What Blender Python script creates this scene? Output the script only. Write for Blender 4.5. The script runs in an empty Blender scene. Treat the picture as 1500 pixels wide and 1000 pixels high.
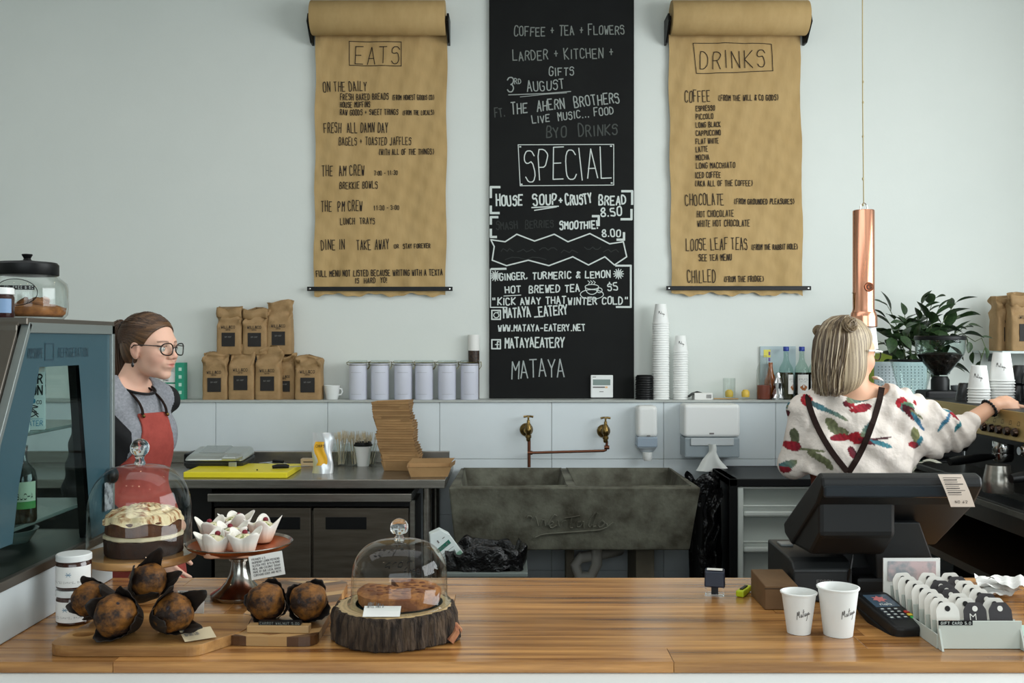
import bpy, math, random
import numpy as np
from mathutils import Matrix, Vector
PI = math.pi
S = bpy.context.scene
COL = S.collection
F = 1458.0; CZ = 1.55
# ---------------- camera, world, lights, exposure ----------------
cam = bpy.data.objects.new('camera', bpy.data.cameras.new('camera'))
COL.objects.link(cam); S.camera = cam
cam.location = (0, 0, CZ); cam.rotation_euler = (PI/2, 0, 0)
cam.data.lens = 35.0; cam.data.sensor_width = 36.0; cam.data.clip_start = 0.05
S.view_settings.view_transform = 'Standard'; S.view_settings.look = 'None'
S.view_settings.gamma = 1.0; S.view_settings.use_curve_mapping = False
S.view_settings.exposure = 0.0
w = bpy.data.worlds.new('world'); S.world = w; w.use_nodes = True
w.node_tree.nodes['Background'].inputs[0].default_value = (0.75, 0.9, 1.0, 1)
w.node_tree.nodes['Background'].inputs[1].default_value = 1.0

def area(name, loc, target, sx, sy, watts, col):
    l = bpy.data.lights.new(name, 'AREA'); l.shape = 'RECTANGLE'; l.size = sx; l.size_y = sy
    l.energy = watts; l.color = col
    o = bpy.data.objects.new(name, l); COL.objects.link(o); o.location = loc
    o.rotation_euler = (Vector(target)-Vector(loc)).to_track_quat('-Z', 'Y').to_euler()
    return o
area('window_daylight_right', (3.30, 2.3, 2.15), (0, 2.9, 1.75), 3.2, 1.7, 128, (0.95, 0.99, 1.0))
area('window_daylight_front', (0.4, -2.6, 1.9), (-0.6, 3, 1.4), 4.6, 2.2, 84, (0.91, 0.98, 1.0))
area('overhead_fill', (-0.9, 2.7, 3.42), (-0.9, 3.1, 0), 4.2, 1.6, 33, (0.94, 0.98, 1.0))  # added overhead fill standing in for ceiling bounce, no opening in the roof

# ---------------- helpers ----------------
def lin(c):
    return tuple((x/12.92 if x <= 0.04045 else ((x+0.055)/1.055)**2.4) for x in [v/255.0 for v in c])
MATS = {}
def mat(name, col=(128,128,128), rough=0.5, metal=0.0, noise=None, bump=None, coat=0.0, trans=0.0, ior=1.45,
        alpha=1.0, emis=None, stretch=(1,1,1), col2=None, spec=None, sss=0.0, attr=None, sheen=0.0, wave=None):
    if name in MATS: return MATS[name]
    m = bpy.data.materials.new(name); m.use_nodes = True; MATS[name] = m
    nt = m.node_tree; b = nt.nodes['Principled BSDF']; I = b.inputs
    c = lin(col)
    I['Base Color'].default_value = (*c, 1); I['Roughness'].default_value = rough; I['Metallic'].default_value = metal
    I['IOR'].default_value = ior
    if coat: I['Coat Weight'].default_value = coat; I['Coat Roughness'].default_value = 0.12
    if trans: I['Transmission Weight'].default_value = trans
    if spec is not None: I['Specular IOR Level'].default_value = spec
    if sss: I['Subsurface Weight'].default_value = sss; I['Subsurface Radius'].default_value = (0.01,0.004,0.002); I['Subsurface Scale'].default_value = 0.6
    if sheen: I['Sheen Weight'].default_value = sheen
    if alpha < 1: I['Alpha'].default_value = alpha
    if emis: I['Emission Color'].default_value = (*lin(emis[0]), 1); I['Emission Strength'].default_value = emis[1]
    base = None
    if noise or bump or wave:
        tc = nt.nodes.new('ShaderNodeTexCoord'); mp = nt.nodes.new('ShaderNodeMapping')
        mp.inputs['Scale'].default_value = stretch
        nt.links.new(tc.outputs['Object'], mp.inputs['Vector'])
    if attr:
        a = nt.nodes.new('ShaderNodeAttribute'); a.attribute_name = attr; base = a.outputs['Color']
    if noise:
        sc, lo, hi = noise[:3]
        n = nt.nodes.new('ShaderNodeTexNoise'); n.inputs['Scale'].default_value = sc; n.inputs['Detail'].default_value = 5
        n.inputs['Roughness'].default_value = 0.6
        nt.links.new(mp.outputs[0], n.inputs['Vector'])
        r = nt.nodes.new('ShaderNodeMapRange'); r.inputs['From Min'].default_value = lo; r.inputs['From Max'].default_value = hi
        nt.links.new(n.outputs['Fac'], r.inputs['Value'])
        mx = nt.nodes.new('ShaderNodeMix'); mx.data_type = 'RGBA'
        nt.links.new(r.outputs[0], mx.inputs['Factor'])
        c2 = lin(col2) if col2 else tuple(v*0.75 for v in c)
        if base is not None:
            mx.blend_type = 'MULTIPLY'; mx.clamp_factor = True
            nt.links.new(base, mx.inputs['A']); mx.inputs['B'].default_value = (*(lin(col2) if col2 else (.75,.75,.75)), 1)
        else:
            mx.inputs['A'].default_value = (*c, 1); mx.inputs['B'].default_value = (*c2, 1)
        base = mx.outputs['Result']
    if base is not None: nt.links.new(base, I['Base Color'])
    if bump:
        n = nt.nodes.new('ShaderNodeTexNoise'); n.inputs['Scale'].default_value = bump[0]; n.inputs['Detail'].default_value = 4
        nt.links.new(mp.outputs[0], n.inputs['Vector'])
        bp = nt.nodes.new('ShaderNodeBump'); bp.inputs['Strength'].default_value = bump[1]; bp.inputs['Distance'].default_value = bump[2] if len(bump) > 2 else 0.004
        nt.links.new(n.outputs['Fac'], bp.inputs['Height']); nt.links.new(bp.outputs[0], I['Normal'])
    return m
def thin_glass(name, tint=(235,242,240), refl=1.0, rough=0.02):
    if name in MATS: return MATS[name]
    m = bpy.data.materials.new(name); m.use_nodes = True; MATS[name] = m
    nt = m.node_tree; nt.nodes.remove(nt.nodes['Principled BSDF']); out = nt.nodes['Material Output']
    t = nt.nodes.new('ShaderNodeBsdfTransparent'); t.inputs[0].default_value = (*lin(tint), 1)
    g = nt.nodes.new('ShaderNodeBsdfGlossy'); g.inputs['Roughness'].default_value = rough
    lw = nt.nodes.new('ShaderNodeLayerWeight'); lw.inputs[0].default_value = 0.5
    pw = nt.nodes.new('ShaderNodeMath'); pw.operation = 'POWER'; pw.inputs[1].default_value = 4.0
    ad = nt.nodes.new('ShaderNodeMath'); ad.operation = 'ADD'; ad.inputs[1].default_value = 0.045
    nt.links.new(lw.outputs['Facing'], pw.inputs[0]); nt.links.new(pw.outputs[0], ad.inputs[0])
    mm = nt.nodes.new('ShaderNodeMath'); mm.operation = 'MULTIPLY'; mm.inputs[1].default_value = 0.75*refl
    mx = nt.nodes.new('ShaderNodeMixShader')
    nt.links.new(ad.outputs[0], mm.inputs[0]); nt.links.new(mm.outputs[0], mx.inputs[0])
    nt.links.new(t.outputs[0], mx.inputs[1]); nt.links.new(g.outputs[0], mx.inputs[2]); nt.links.new(mx.outputs[0], out.inputs[0])
    return m

class B:
    """mesh builder"""
    def __init__(s): s.v = []; s.f = []; s.m = None
    def add(s, vs, fs):
        o = len(s.v)
        if s.m is not None: vs = [tuple(s.m @ Vector(p)) for p in vs]
        s.v += [tuple(p) for p in vs]; s.f += [tuple(i+o for i in f) for f in fs]; return s
    def box(s, x0, x1, y0, y1, z0, z1):
        v = [(x,y,z) for z in (z0,z1) for y in (y0,y1) for x in (x0,x1)]
        return s.add(v, [(0,2,3,1),(4,5,7,6),(0,1,5,4),(2,6,7,3),(0,4,6,2),(1,3,7,5)])
    def cbox(s, c, d): return s.box(c[0]-d[0]/2,c[0]+d[0]/2,c[1]-d[1]/2,c[1]+d[1]/2,c[2]-d[2]/2,c[2]+d[2]/2)
    def hexa(s, p):  # 8 points: bottom 4 ccw, top 4 ccw
        return s.add(p, [(3,2,1,0),(4,5,6,7),(0,1,5,4),(1,2,6,5),(2,3,7,6),(3,0,4,7)])
    def lathe(s, prof, n=32, c=(0,0,0), a0=0, a1=2*PI, fn=None):
        vs = []; full = abs(a1-a0-2*PI) < 1e-6; m = n if full else n+1
        for r, z in prof:
            for k in range(m):
                a = a0+(a1-a0)*k/n; rr = r*(fn(a,z) if fn else 1)
                vs.append((c[0]+rr*math.cos(a), c[1]+rr*math.sin(a), c[2]+z))
        fs = []
        for i in range(len(prof)-1):
            for k in range(n):
                k2 = (k+1) % m
                fs.append((i*m+k, i*m+k2, (i+1)*m+k2, (i+1)*m+k))
        if full and prof[0][0] > 1e-5 and prof[0] != prof[-1]: fs.append(tuple(reversed(range(m))))
        if full and prof[-1][0] > 1e-5 and prof[0] != prof[-1]: fs.append(tuple((len(prof)-1)*m+k for k in range(m)))
        return s.add(vs, fs)
    def tube(s, pts, r, n=8, cap=True, flat=1.0):
        pts = [Vector(p) for p in pts]; N = len(pts)
        rs = r if isinstance(r, (list,tuple)) else [r]*N
        vs = []; up = None
        for i, p in enumerate(pts):
            t = (pts[min(i+1,N-1)]-pts[max(i-1,0)]).normalized()
            if up is None:
                up = Vector((0,0,1)) if abs(t.z) < 0.9 else Vector((1,0,0))
            a = t.cross(up)
            if a.length < 1e-4: a = t.cross(Vector((0,1,0)))
            a.normalize(); b = a.cross(t).normalized(); up = b
            for k in range(n):
                th = 2*PI*k/n
                vs.append(tuple(p+a*(rs[i]*math.cos(th))+b*(rs[i]*math.sin(th)*flat)))
        fs = [(i*n+k, i*n+(k+1)%n, (i+1)*n+(k+1)%n, (i+1)*n+k) for i in range(N-1) for k in range(n)]
        if cap: fs += [tuple(reversed(range(n))), tuple((N-1)*n+k for k in range(n))]
        return s.add(vs, fs)
    def prism(s, poly, a, b, ax='z'):
        n = len(poly)
        def P(u, v, h): return (u,v,h) if ax == 'z' else ((u,h,v) if ax == 'y' else (h,u,v))
        vs = [P(u,v,a) for u,v in poly]+[P(u,v,b) for u,v in poly]
        return s.add(vs, [tuple(reversed(range(n))), tuple(range(n,2*n))]+[(k,(k+1)%n,n+(k+1)%n,n+k) for k in range(n)])
    def grid(s, fn, nu, nv):
        vs = [fn(i/nu, j/nv) for j in range(nv+1) for i in range(nu+1)]
        return s.add(vs, [(j*(nu+1)+i, j*(nu+1)+i+1, (j+1)*(nu+1)+i+1, (j+1)*(nu+1)+i) for j in range(nv) for i in range(nu)])
    def sphere(s, c, r, nu=16, nv=10):
        r = r if isinstance(r,(tuple,list)) else (r,r,r)
        vs = [(c[0], c[1], c[2]-r[2])]
        for j in range(1,nv):
            ph = -PI/2+PI*j/nv
            for k in range(nu):
                a = 2*PI*k/nu; vs.append((c[0]+r[0]*math.cos(ph)*math.cos(a), c[1]+r[1]*math.cos(ph)*math.sin(a), c[2]+r[2]*math.sin(ph)))
        vs.append((c[0],c[1],c[2]+r[2])); L = len(vs)-1
        fs = [(0, 1+(k+1)%nu, 1+k) for k in range(nu)]
        for j in range(nv-2):
            for k in range(nu):
                a = 1+j*nu; fs.append((a+k, a+(k+1)%nu, a+nu+(k+1)%nu, a+nu+k))
        fs += [(L, 1+(nv-2)*nu+k, 1+(nv-2)*nu+(k+1)%nu) for k in range(nu)]
        return s.add(vs, fs)

def props(o, label=None, cat=None, group=None, kind=None):
    if label: o['label'] = label
    if cat: o['category'] = cat
    if group: o['group'] = group
    if kind: o['kind'] = kind
    return o
def mesh_from(name, b, m=None, smooth=False, off=None):
    me = bpy.data.meshes.new(name)
    v = b.v
    if off is not None: v = [(p[0]-off[0], p[1]-off[1], p[2]-off[2]) for p in v]
    me.from_pydata(v, [], b.f); me.validate(); 
    if smooth:
        me.polygons.foreach_set('use_smooth', [True]*len(me.polygons))
        try: me.set_sharp_from_angle(angle=math.radians(40 if smooth is True else smooth))
        except Exception: pass
    if m: me.materials.append(m)
    me.update(); return me
def part(name, b, m, parent=None, world=False, smooth=False, bev=0.0, seg=2, loc=None, rot=None, kind=None, label=None, data=None, sub=0, solid=0):
    off = None
    if world and parent is not None:
        p = parent; off = Vector((0,0,0))
        while p is not None: off += Vector(p.location); p = p.parent
    me = data or mesh_from(name, b, m, smooth, off)
    o = bpy.data.objects.new(name, me); COL.objects.link(o)
    if parent is not None: o.parent = parent
    if loc: o.location = loc
    if rot: o.rotation_euler = rot
    if solid:
        md = o.modifiers.new('solid','SOLIDIFY'); md.thickness = solid; md.offset = 0
    if bev:
        md = o.modifiers.new('bevel','BEVEL'); md.width = bev; md.segments = seg; md.limit_method = 'ANGLE'; md.angle_limit = 0.6
    if sub:
        md = o.modifiers.new('sub','SUBSURF'); md.levels = sub; md.render_levels = sub
    if kind: o['kind'] = kind
    elif parent is not None and 'writing' in name: o['kind'] = 'stuff'
    if label: o['label'] = label
    return o
def thing(name, label, cat, loc=(0,0,0), rz=0.0, group=None, rot=None):
    o = bpy.data.objects.new(name, None); COL.objects.link(o); o.empty_display_size = 0.05
    o.location = loc; o.rotation_euler = rot or (0,0,rz)
    return props(o, label, cat, group)
def single(name, label, cat, b, m, loc=(0,0,0), rz=0.0, group=None, rot=None, **k):
    o = part(name, b, m, None, loc=loc, rot=rot or (0,0,rz), **k)
    return props(o, label, cat, group)
def dup(root, loc, rz=None, label=None, group=None, rot=None):
    def cp(o, par):
        c = o.copy(); COL.objects.link(c)
        if par is not None: c.parent = par
        for ch in list(o.children): cp(ch, c)
        return c
    r = cp(root, None); r.location = loc
    if rz is not None: r.rotation_euler = (0,0,rz)
    if rot is not None: r.rotation_euler = rot
    if label: r['label'] = label
    if group: r['group'] = group
    return r
def X(px, Y): return (px-750)*Y/F
def Z(py, Y): return CZ-(py-500)*Y/F
def W(px, py, Y): return (X(px,Y), Y, Z(py,Y))
CT = 0.95     # counter top height
def YC(py, z=CT): return F*(CZ-z)/(py-500)

# ---- single stroke lettering ----
GL = {
'A':'004c80|1464','B':'000c5c7a785606|5683815000','C':'8a6c2c0902206082','D':'000c4c89834000','E':'80000c8c|0666','F':'000c8c|0666',
'G':'8a6c2c090220608286 56','H':'000c|808c|0686','I':'404c','J':'6c6240200 2','K':'000c|8c0680','L':'0c0080','M':'000c468c80','N':'000c808c',
'O':'4c1b0902204060828a6c4c','P':'000c5c8a785505','Q':'4c1b0902204060828a6c4c|5381','R':'000c5c8a785606|4680','S':'8a6c2c0a082768 83602002',
'T':'0c8c|4c40','U':'0c022060828c','V':'0c408c','W':'0c20476 08c','X':'008c|0c80','Y':'0c468c|4640','Z':'0c8c0080',
'0':'4c1b0902204060828a6c4c','1':'294c40','2':'0a2c6c8a870080','3':'0a2c6c8a77466683602002','4':'600 0|6c0484','5':'7c0c07578581600 1','6':'8c3b0602204060828566 2604',
'7':'0c8c30','8':'466879 6c2c090846|4684816020020446','9':'8663 2608092b6c8a8660','.':'4041','-':'1676','+':'4349|1676','&':'80199a3c1a8420010 44683','(':'6c33|3360',')':'2c55|5520',
'!':'4c44|4041',',':'4220','$':'8a6c2c0a082768 83602002|4d4f','_':'0080','"':'2c29|6c69','/':'008c',':':'4243|4748','*':'4349|1377|1773|1676','\'':'4c49',
'f':'20296b8c|0666','a':'87472501216086|8780','i':'4047|4a4b','r':'2027|245787','y':'0741|8720','d':'8c8060200 5277786','g':'8757250142 82|878 060','n':'0007|0427678680','e':'04848667270420 6082',
't':'4c4160|1878','w':'0720446087','l':'4c40','o':'47 270401206083664 7','c':'8667270401206082','h':'000c|0427678680','s':'8727156582 6001','m':'0007|0427454 0|4567878 0','k':'000c|07 | 046780','u':'07012060 8087','v':'074087','b':'0c00608187570 5','p':'0700|0767836303','x':'0780|0087','z':'07870080'}
STR = {}
def _glyph(ch):
    if ch in STR: return STR[ch]
    s = GL.get(ch, '')
    out = []
    for st in s.split('|'):
        h = st.replace(' ', '')
        if len(h) % 2: h = h[:-1]
        pts = [(int(h[i],16)/8.0, int(h[i+1],16)/12.0) for i in range(0,len(h),2)]
        if ch in 'BCDGJOPQRSU0235689&$abcdeghmnopqrsu' and len(pts) > 3:
            q = [pts[0]]
            for a, b in zip(pts[:-1], pts[1:]):
                if len(pts) > 5 or True:
                    q += [(a[0]*.78+b[0]*.22, a[1]*.78+b[1]*.22), (a[0]*.22+b[0]*.78, a[1]*.22+b[1]*.78)]
            q.append(pts[-1]); pts = q
        if len(pts) > 1: out.append(pts)
    STR[ch] = out; return out
_RC = [0]
def ribbon(b, pts, w, fn, seg=None):
    """one mitred strip; strokes are stacked by a hair so that crossings never coincide"""
    q = [pts[0]]
    for p in pts[1:]:
        if math.hypot(p[0]-q[-1][0], p[1]-q[-1][1]) > 1e-7: q.append(p)
    if len(q) < 2: return
    for i in range(1, len(q)-1):
        ax, ay = q[i][0]-q[i-1][0], q[i][1]-q[i-1][1]; bx_, by_ = q[i+1][0]-q[i][0], q[i+1][1]-q[i][1]
        if (ax*bx_+ay*by_) < .25*math.hypot(ax,ay)*math.hypot(bx_,by_):
            ribbon(b, q[:i+1], w, fn); ribbon(b, q[i:], w, fn); return
    closed = math.hypot(q[0][0]-q[-1][0], q[0][1]-q[-1][1]) < 1e-6
    ml = w*9
    p2 = [q[0]]
    for a, c in zip(q[:-1], q[1:]):
        n = max(1, min(40, int(math.hypot(c[0]-a[0], c[1]-a[1])/ml)))
        p2 += [(a[0]+(c[0]-a[0])*k/n, a[1]+(c[1]-a[1])*k/n) for k in range(1, n+1)]
    q = p2; N = len(q); L = []; R = []
    def nrm(a, c):
        dx, dy = c[0]-a[0], c[1]-a[1]; l = math.hypot(dx,dy) or 1; return (-dy/l, dx/l)
    for k in range(N):
        if closed and k in (0, N-1): n0 = nrm(q[N-2], q[0]); n1 = nrm(q[0], q[1])
        else: n0 = nrm(q[max(k-1,0)], q[max(k,1)]); n1 = nrm(q[min(k,N-2)], q[min(k+1,N-1)])
        mx, my = n0[0]+n1[0], n0[1]+n1[1]; l2 = mx*mx+my*my
        if l2 < .25: mx, my = n1; sc = 1.0
        else: sc = min(2.0/l2, 1.6/math.sqrt(l2)*1.0)
        e = w/2*sc; x, y = q[k]
        if not closed and k == 0: x -= n1[1]*w*.3; y += n1[0]*w*.3
        if not closed and k == N-1: x += n0[1]*w*.3; y -= n0[0]*w*.3
        L.append((x+mx*e, y+my*e)); R.append((x-mx*e, y-my*e))
    _RC[0] = (_RC[0]+1) % 6
    h = w*.1+1e-6; o = Vector(fn(*q[0])); nn = (Vector(fn(q[0][0]+h, q[0][1]))-o).cross(Vector(fn(q[0][0], q[0][1]+h))-o)
    nn = nn.normalized()*(_RC[0]*0.00010)
    vs = [tuple(Vector(fn(*p))+nn) for p in L]+[tuple(Vector(fn(*p))+nn) for p in R]
    b.add(vs, [(k, N+k, N+k+1, k+1) for k in range(N-1)])
def lettering(b, s, u0, v0, u1, v1, h, w, fn, jit=0.03, seed=0, cw=0.62, small=False):
    """write s between baseline points (u0,v0)-(u1,v1), height h, stroke w"""
    rnd = random.Random(seed+len(s)*7)
    adv = []
    for ch in s: adv.append(0.55 if ch in 'I.,!\'il:' else (0.7 if ch == ' ' else 1.0))
    tot = sum(adv); L = math.hypot(u1-u0, v1-v0); cwid = L/tot
    ex, ey = (u1-u0)/L, (v1-v0)/L
    p = 0
    for k, ch in enumerate(s):
        g = _glyph(ch); gw = cwid*adv[k]*cw
        if ch in 'Iil.,!\':': gw = cwid*0.9*cw; 
        x0 = p*cwid+(adv[k]*cwid-gw)/2; hh = h
        if small and ch.isupper() and k > 0 and s[k-1] != ' ': hh = h*0.86
        dy = rnd.uniform(-jit,jit)*h; hs = 1+rnd.uniform(-jit,jit)*1.5; sl = rnd.uniform(-jit,jit)*1.5
        for st in g:
            ribbon(b, [(u0+ex*(x0+x*gw+sl*y*hh)-ey*(y*hh*hs+dy), v0+ey*(x0+x*gw)+ex*(y*hh*hs+dy)) for x, y in st], w, fn)
        p += adv[k]
# ---------------- materials ----------------
WALL = mat('wall_paint', (222,226,221), 0.85, bump=(60,0.15,0.002), noise=(1.2,0.3,0.8), col2=(214,219,214))
TILE = mat('wall_tile', (219,227,230), 0.28, noise=(3,0.3,0.8), col2=(212,220,223))
GROUT = mat('grout', (150,152,148), 0.9)
WHITE = mat('white_plastic', (232,234,232), 0.35)
PAPERW = mat('white_paper', (232,231,227), 0.75)
BLACK = mat('black_plastic', (12,13,14), 0.42, spec=.3)
BLACKM = mat('black_metal', (14,14,15), 0.45, 0.3)
STEEL = mat('brushed_steel', (158,154,147), 0.27, .85, noise=(6,0.3,0.7), col2=(132,128,120), stretch=(1,12,12))
STEELD = mat('dark_fridge_steel', (112,104,93), 0.36, .75, noise=(5,0.3,0.7), col2=(92,85,75), stretch=(1,10,10))
CHROME = mat('chrome', (200,200,198), 0.12, 1.0)
SILVER = mat('aged_silver', (170,168,162), 0.2, 1.0, noise=(14,0.35,0.7), col2=(120,116,108))
COPPER = mat('copper', (240,178,148), 0.24, 1.0, noise=(3,0.35,0.7), col2=(222,150,118), stretch=(6,6,0.6))
COPPERP = mat('tarnished_copper', (120,78,60), 0.38, 1.0)
BRASS = mat('aged_brass', (150,125,75), 0.3, 1.0, noise=(40,0.3,0.7), col2=(85,68,38))
KRAFT = mat('kraft_paper', (188,158,108), 0.8, noise=(9,0.3,0.75), col2=(174,144,94), stretch=(1.5,1,0.5), bump=(5,0.5,0.02))
KRAFTB = mat('kraft_bag', (172,140,98), 0.7, noise=(14,0.3,0.75), col2=(150,119,80), bump=(30,0.7,0.006))
KRAFTC = None
KRAFTIN = mat('kraft_card_inside', (196,163,118), 0.8)
INK = mat('marker_ink', (38,28,20), 0.8)
INKB = mat('print_ink', (30,28,28), 0.8)
GREYINK = mat('grey_print', (120,118,116), 0.8)
CHALK = mat('chalk_marker', (205,212,208), 0.8)
CHALKM = mat('chalk_grey', (125,130,125), 0.9)
CHALKD = mat('chalk_faded', (72,76,73), 0.9)
CHALKG = mat('chalk_ghost', (42,45,43), 0.9)
BOARD = mat('blackboard', (17,18,18), 0.75, noise=(2.5,0.4,0.75), col2=(24,26,25), spec=.25)
CONC = mat('concrete', (116,116,102), 0.75, noise=(6,0.37,0.64), col2=(66,62,50), bump=(45,0.7,0.004))
GLASS = thin_glass('thin_glass',(250,252,251)); GLASSC = thin_glass('case_glass', (205,222,220), 0.9); GLASSL = thin_glass('clear_plastic', (244,249,248), .9, 0.05)
KNOBG = mat('solid_glass', (250,252,252), 0.02, trans=1.0, ior=1.45)
GREYP = mat('grey_plastic', (110,116,114), 0.5)
BINBAG = mat('black_bin_liner', (13,13,14), 0.22, bump=(22,0.9,0.02))

# ---------------- the room ----------------
YW = 5.36; YU = 5.52; ZL = 1.235
X0, X1R, YF, ZCE = -4.0, 3.45, -3.0, 3.5
def struct(name, b, m, **k):
    o = part(name, b, m, **k); o['kind'] = 'structure'; return o
FLOORM = mat('floor_vinyl', (70,68,64), 0.5, noise=(2,0.3,0.7), col2=(58,56,52))
struct('floor', B().box(X0-.2,X1R+.2,YF-.2,YU+.2,-0.1,0), FLOORM)
struct('ceiling', B().box(X0-.2,X1R+.2,YF-.2,YU+.2,ZCE,ZCE+.1), mat('ceiling_paint',(205,205,200),0.9))
wb = struct('wall_back', B().box(X0,X1R,YU,YU+.15,0,ZCE), WALL)
lw = B().box(X0,X1R,YW+.012,YU,0,ZL-.012)
hwl = struct('wall_back_lower', lw, GROUT)
part('ledge', B().box(X0,X1R,YW-.012,YU,ZL-.012,ZL), mat('ledge_trim',(176,180,176),0.4), hwl, bev=.002)
tm = None; joint0 = X(808,YW); tw = .603
zr = [(.9185,ZL-.0125),(.619,.9165),(.3195,.617),(.02,.3175)]
for (z0,z1) in zr:
    base = mesh_from('tile', B().box(0.0012,tw-.0012,0,.012,z0,z1), TILE)
    for k in range(-7,5):
        xx = joint0+k*tw
        if xx < X0-0.3 or xx+tw > X1R+.6: continue
        part('tile', None, None, hwl, data=base, loc=(xx,YW,0), bev=.0012, seg=1)
struct('wall_left', B().box(X0-.15,X0,YF,YU+.15,0,ZCE), WALL)
struct('wall_right', B().box(X1R,X1R+.15,YF,.55,0,ZCE).box(X1R,X1R+.15,4.1,YU+.15,0,ZCE).box(X1R,X1R+.15,.55,4.1,0,1.15).box(X1R,X1R+.15,.55,4.1,3.05,ZCE), WALL)
struct('wall_front', B().box(X0,-1.9,YF-.15,YF,0,ZCE).box(3.3,X1R,YF-.15,YF,0,ZCE).box(-1.9,3.3,YF-.15,YF,0,.7).box(-1.9,3.3,YF-.15,YF,3.1,ZCE), WALL)
WF = mat('window_frame_paint',(60,62,62),0.5)
wn = struct('window_1', B().box(X1R+.05,X1R+.1,.55,4.1,1.15,1.22).box(X1R+.05,X1R+.1,.55,4.1,2.98,3.05).box(X1R+.05,X1R+.1,.55,.62,1.15,3.05).box(X1R+.05,X1R+.1,4.03,4.1,1.15,3.05).box(X1R+.05,X1R+.1,2.3,2.36,1.15,3.05), WF)
part('pane', B().box(X1R+.07,X1R+.076,.6,4.05,1.2,3.0), GLASS, wn)
wn = struct('window_2', B().box(-1.9,3.3,YF-.1,YF-.05,.7,.78).box(-1.9,3.3,YF-.1,YF-.05,3.02,3.1).box(-1.9,-1.82,YF-.1,YF-.05,.7,3.1).box(3.22,3.3,YF-.1,YF-.05,.7,3.1).box(-.2,-.13,YF-.1,YF-.05,.7,3.1).box(1.5,1.57,YF-.1,YF-.05,.7,3.1), WF)
part('pane', B().box(-1.85,3.25,YF-.08,YF-.074,.75,3.05), GLASS, wn)

# ---------------- ceiling lights (reflected in the glass) ----------------
dl = thing('ceiling_light', 'small round white ceiling spotlight above the customers', 'ceiling light', (-1.6,.9,ZCE), group='ceiling spotlights')
part('housing', B().lathe([(.06,-.12),(.06,0),(.0,0)],20), WHITE, dl, smooth=True)
part('lamp_face', B().lathe([(0,-.121),(.048,-.121)],20), mat('lamp_glow',(255,235,205),0.5,emis=((255,225,185),35)), dl)
for k, (xx, yy) in enumerate([(-1.0,.9),(-.4,.9),(.2,.9),(.8,.9),(1.4,.9),(-1.3,3.6),(.3,3.6),(1.7,3.2)]): dup(dl, (xx,yy,ZCE), 0)

# ---------------- front counter ----------------
OAK = None
def wood(name, c1, c2, scale=3.0, st=(0.35,6,6), rough=0.35, coat=0.3, dark=None, bumpy=0.1):
    m = mat(name, c1, rough, noise=(scale,0.34,0.68), col2=c2, stretch=st, bump=(scale*6,bumpy,0.002), coat=coat)
    nt = m.node_tree
    # per object tint so neighbouring staves differ
    oi = nt.nodes.new('ShaderNodeObjectInfo'); hs = nt.nodes.new('ShaderNodeHueSaturation'); mr = nt.nodes.new('ShaderNodeMapRange')
    mr.inputs['To Min'].default_value = 0.80; mr.inputs['To Max'].default_value = 1.12
    bs = nt.nodes['Principled BSDF']; src = bs.inputs['Base Color'].links[0].from_socket
    nt.links.new(oi.outputs['Random'], mr.inputs['Value']); nt.links.new(mr.outputs[0], hs.inputs['Value'])
    nt.links.new(src, hs.inputs['Color']); nt.links.new(hs.outputs[0], bs.inputs['Base Color'])
    # fine grain lines and an offset per stave
    mp = [n for n in nt.nodes if n.type == 'MAPPING'][0]
    cm = nt.nodes.new('ShaderNodeCombineXYZ'); ml = nt.nodes.new('ShaderNodeMath'); ml.operation = 'MULTIPLY'; ml.inputs[1].default_value = 37.0
    nt.links.new(oi.outputs['Random'], ml.inputs[0]); nt.links.new(ml.outputs[0], cm.inputs[0]); nt.links.new(ml.outputs[0], cm.inputs[2])
    nt.links.new(cm.outputs[0], mp.inputs['Location'])
    return m
OAK = wood('oiled_oak', (206,150,86), (116,70,32), 2.2, (0.8,15,15), 0.27, 0.3)
KRAFTC = wood('kraft_card', (172,136,92), (154,119,78), 8, (1,1,1), .8, 0)
YB, YFc = 2.53, 1.865
cab = thing('service_counter', 'long white fronted service counter with an oiled timber top', 'counter', (0,(YB+YFc)/2,0))
part('cabinet', B().box(-2.3,2.4,YFc+.03,YB-.04,0.0,CT-.0215), mat('counter_white',(225,229,228),0.4), cab, world=True)
part('front_ledge', B().box(-2.3,2.4,YFc-.07,YFc+.035,.80,CT-.0215), MATS['counter_white'], cab, world=True, bev=.004)
rnd = random.Random(4); nr = 8; sw = (YB-YFc)/nr
for r in range(nr):
    x = -2.3-rnd.uniform(0,.6)
    while x < 2.4:
        L = rnd.uniform(.75,1.5); a = max(x,-2.3); b2 = min(x+L,2.4)
        if b2-a > .05:
            o = part('stave', B().box(-(b2-a)/2+.0004,(b2-a)/2-.0004,-sw/2+.0003,sw/2-.0003,-.0207,rnd.uniform(-.0003,0)), OAK, cab, loc=((a+b2)/2,YFc+sw*(r+.5)-(YB+YFc)/2,CT), bev=.0006, seg=1)
        x += L
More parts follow.
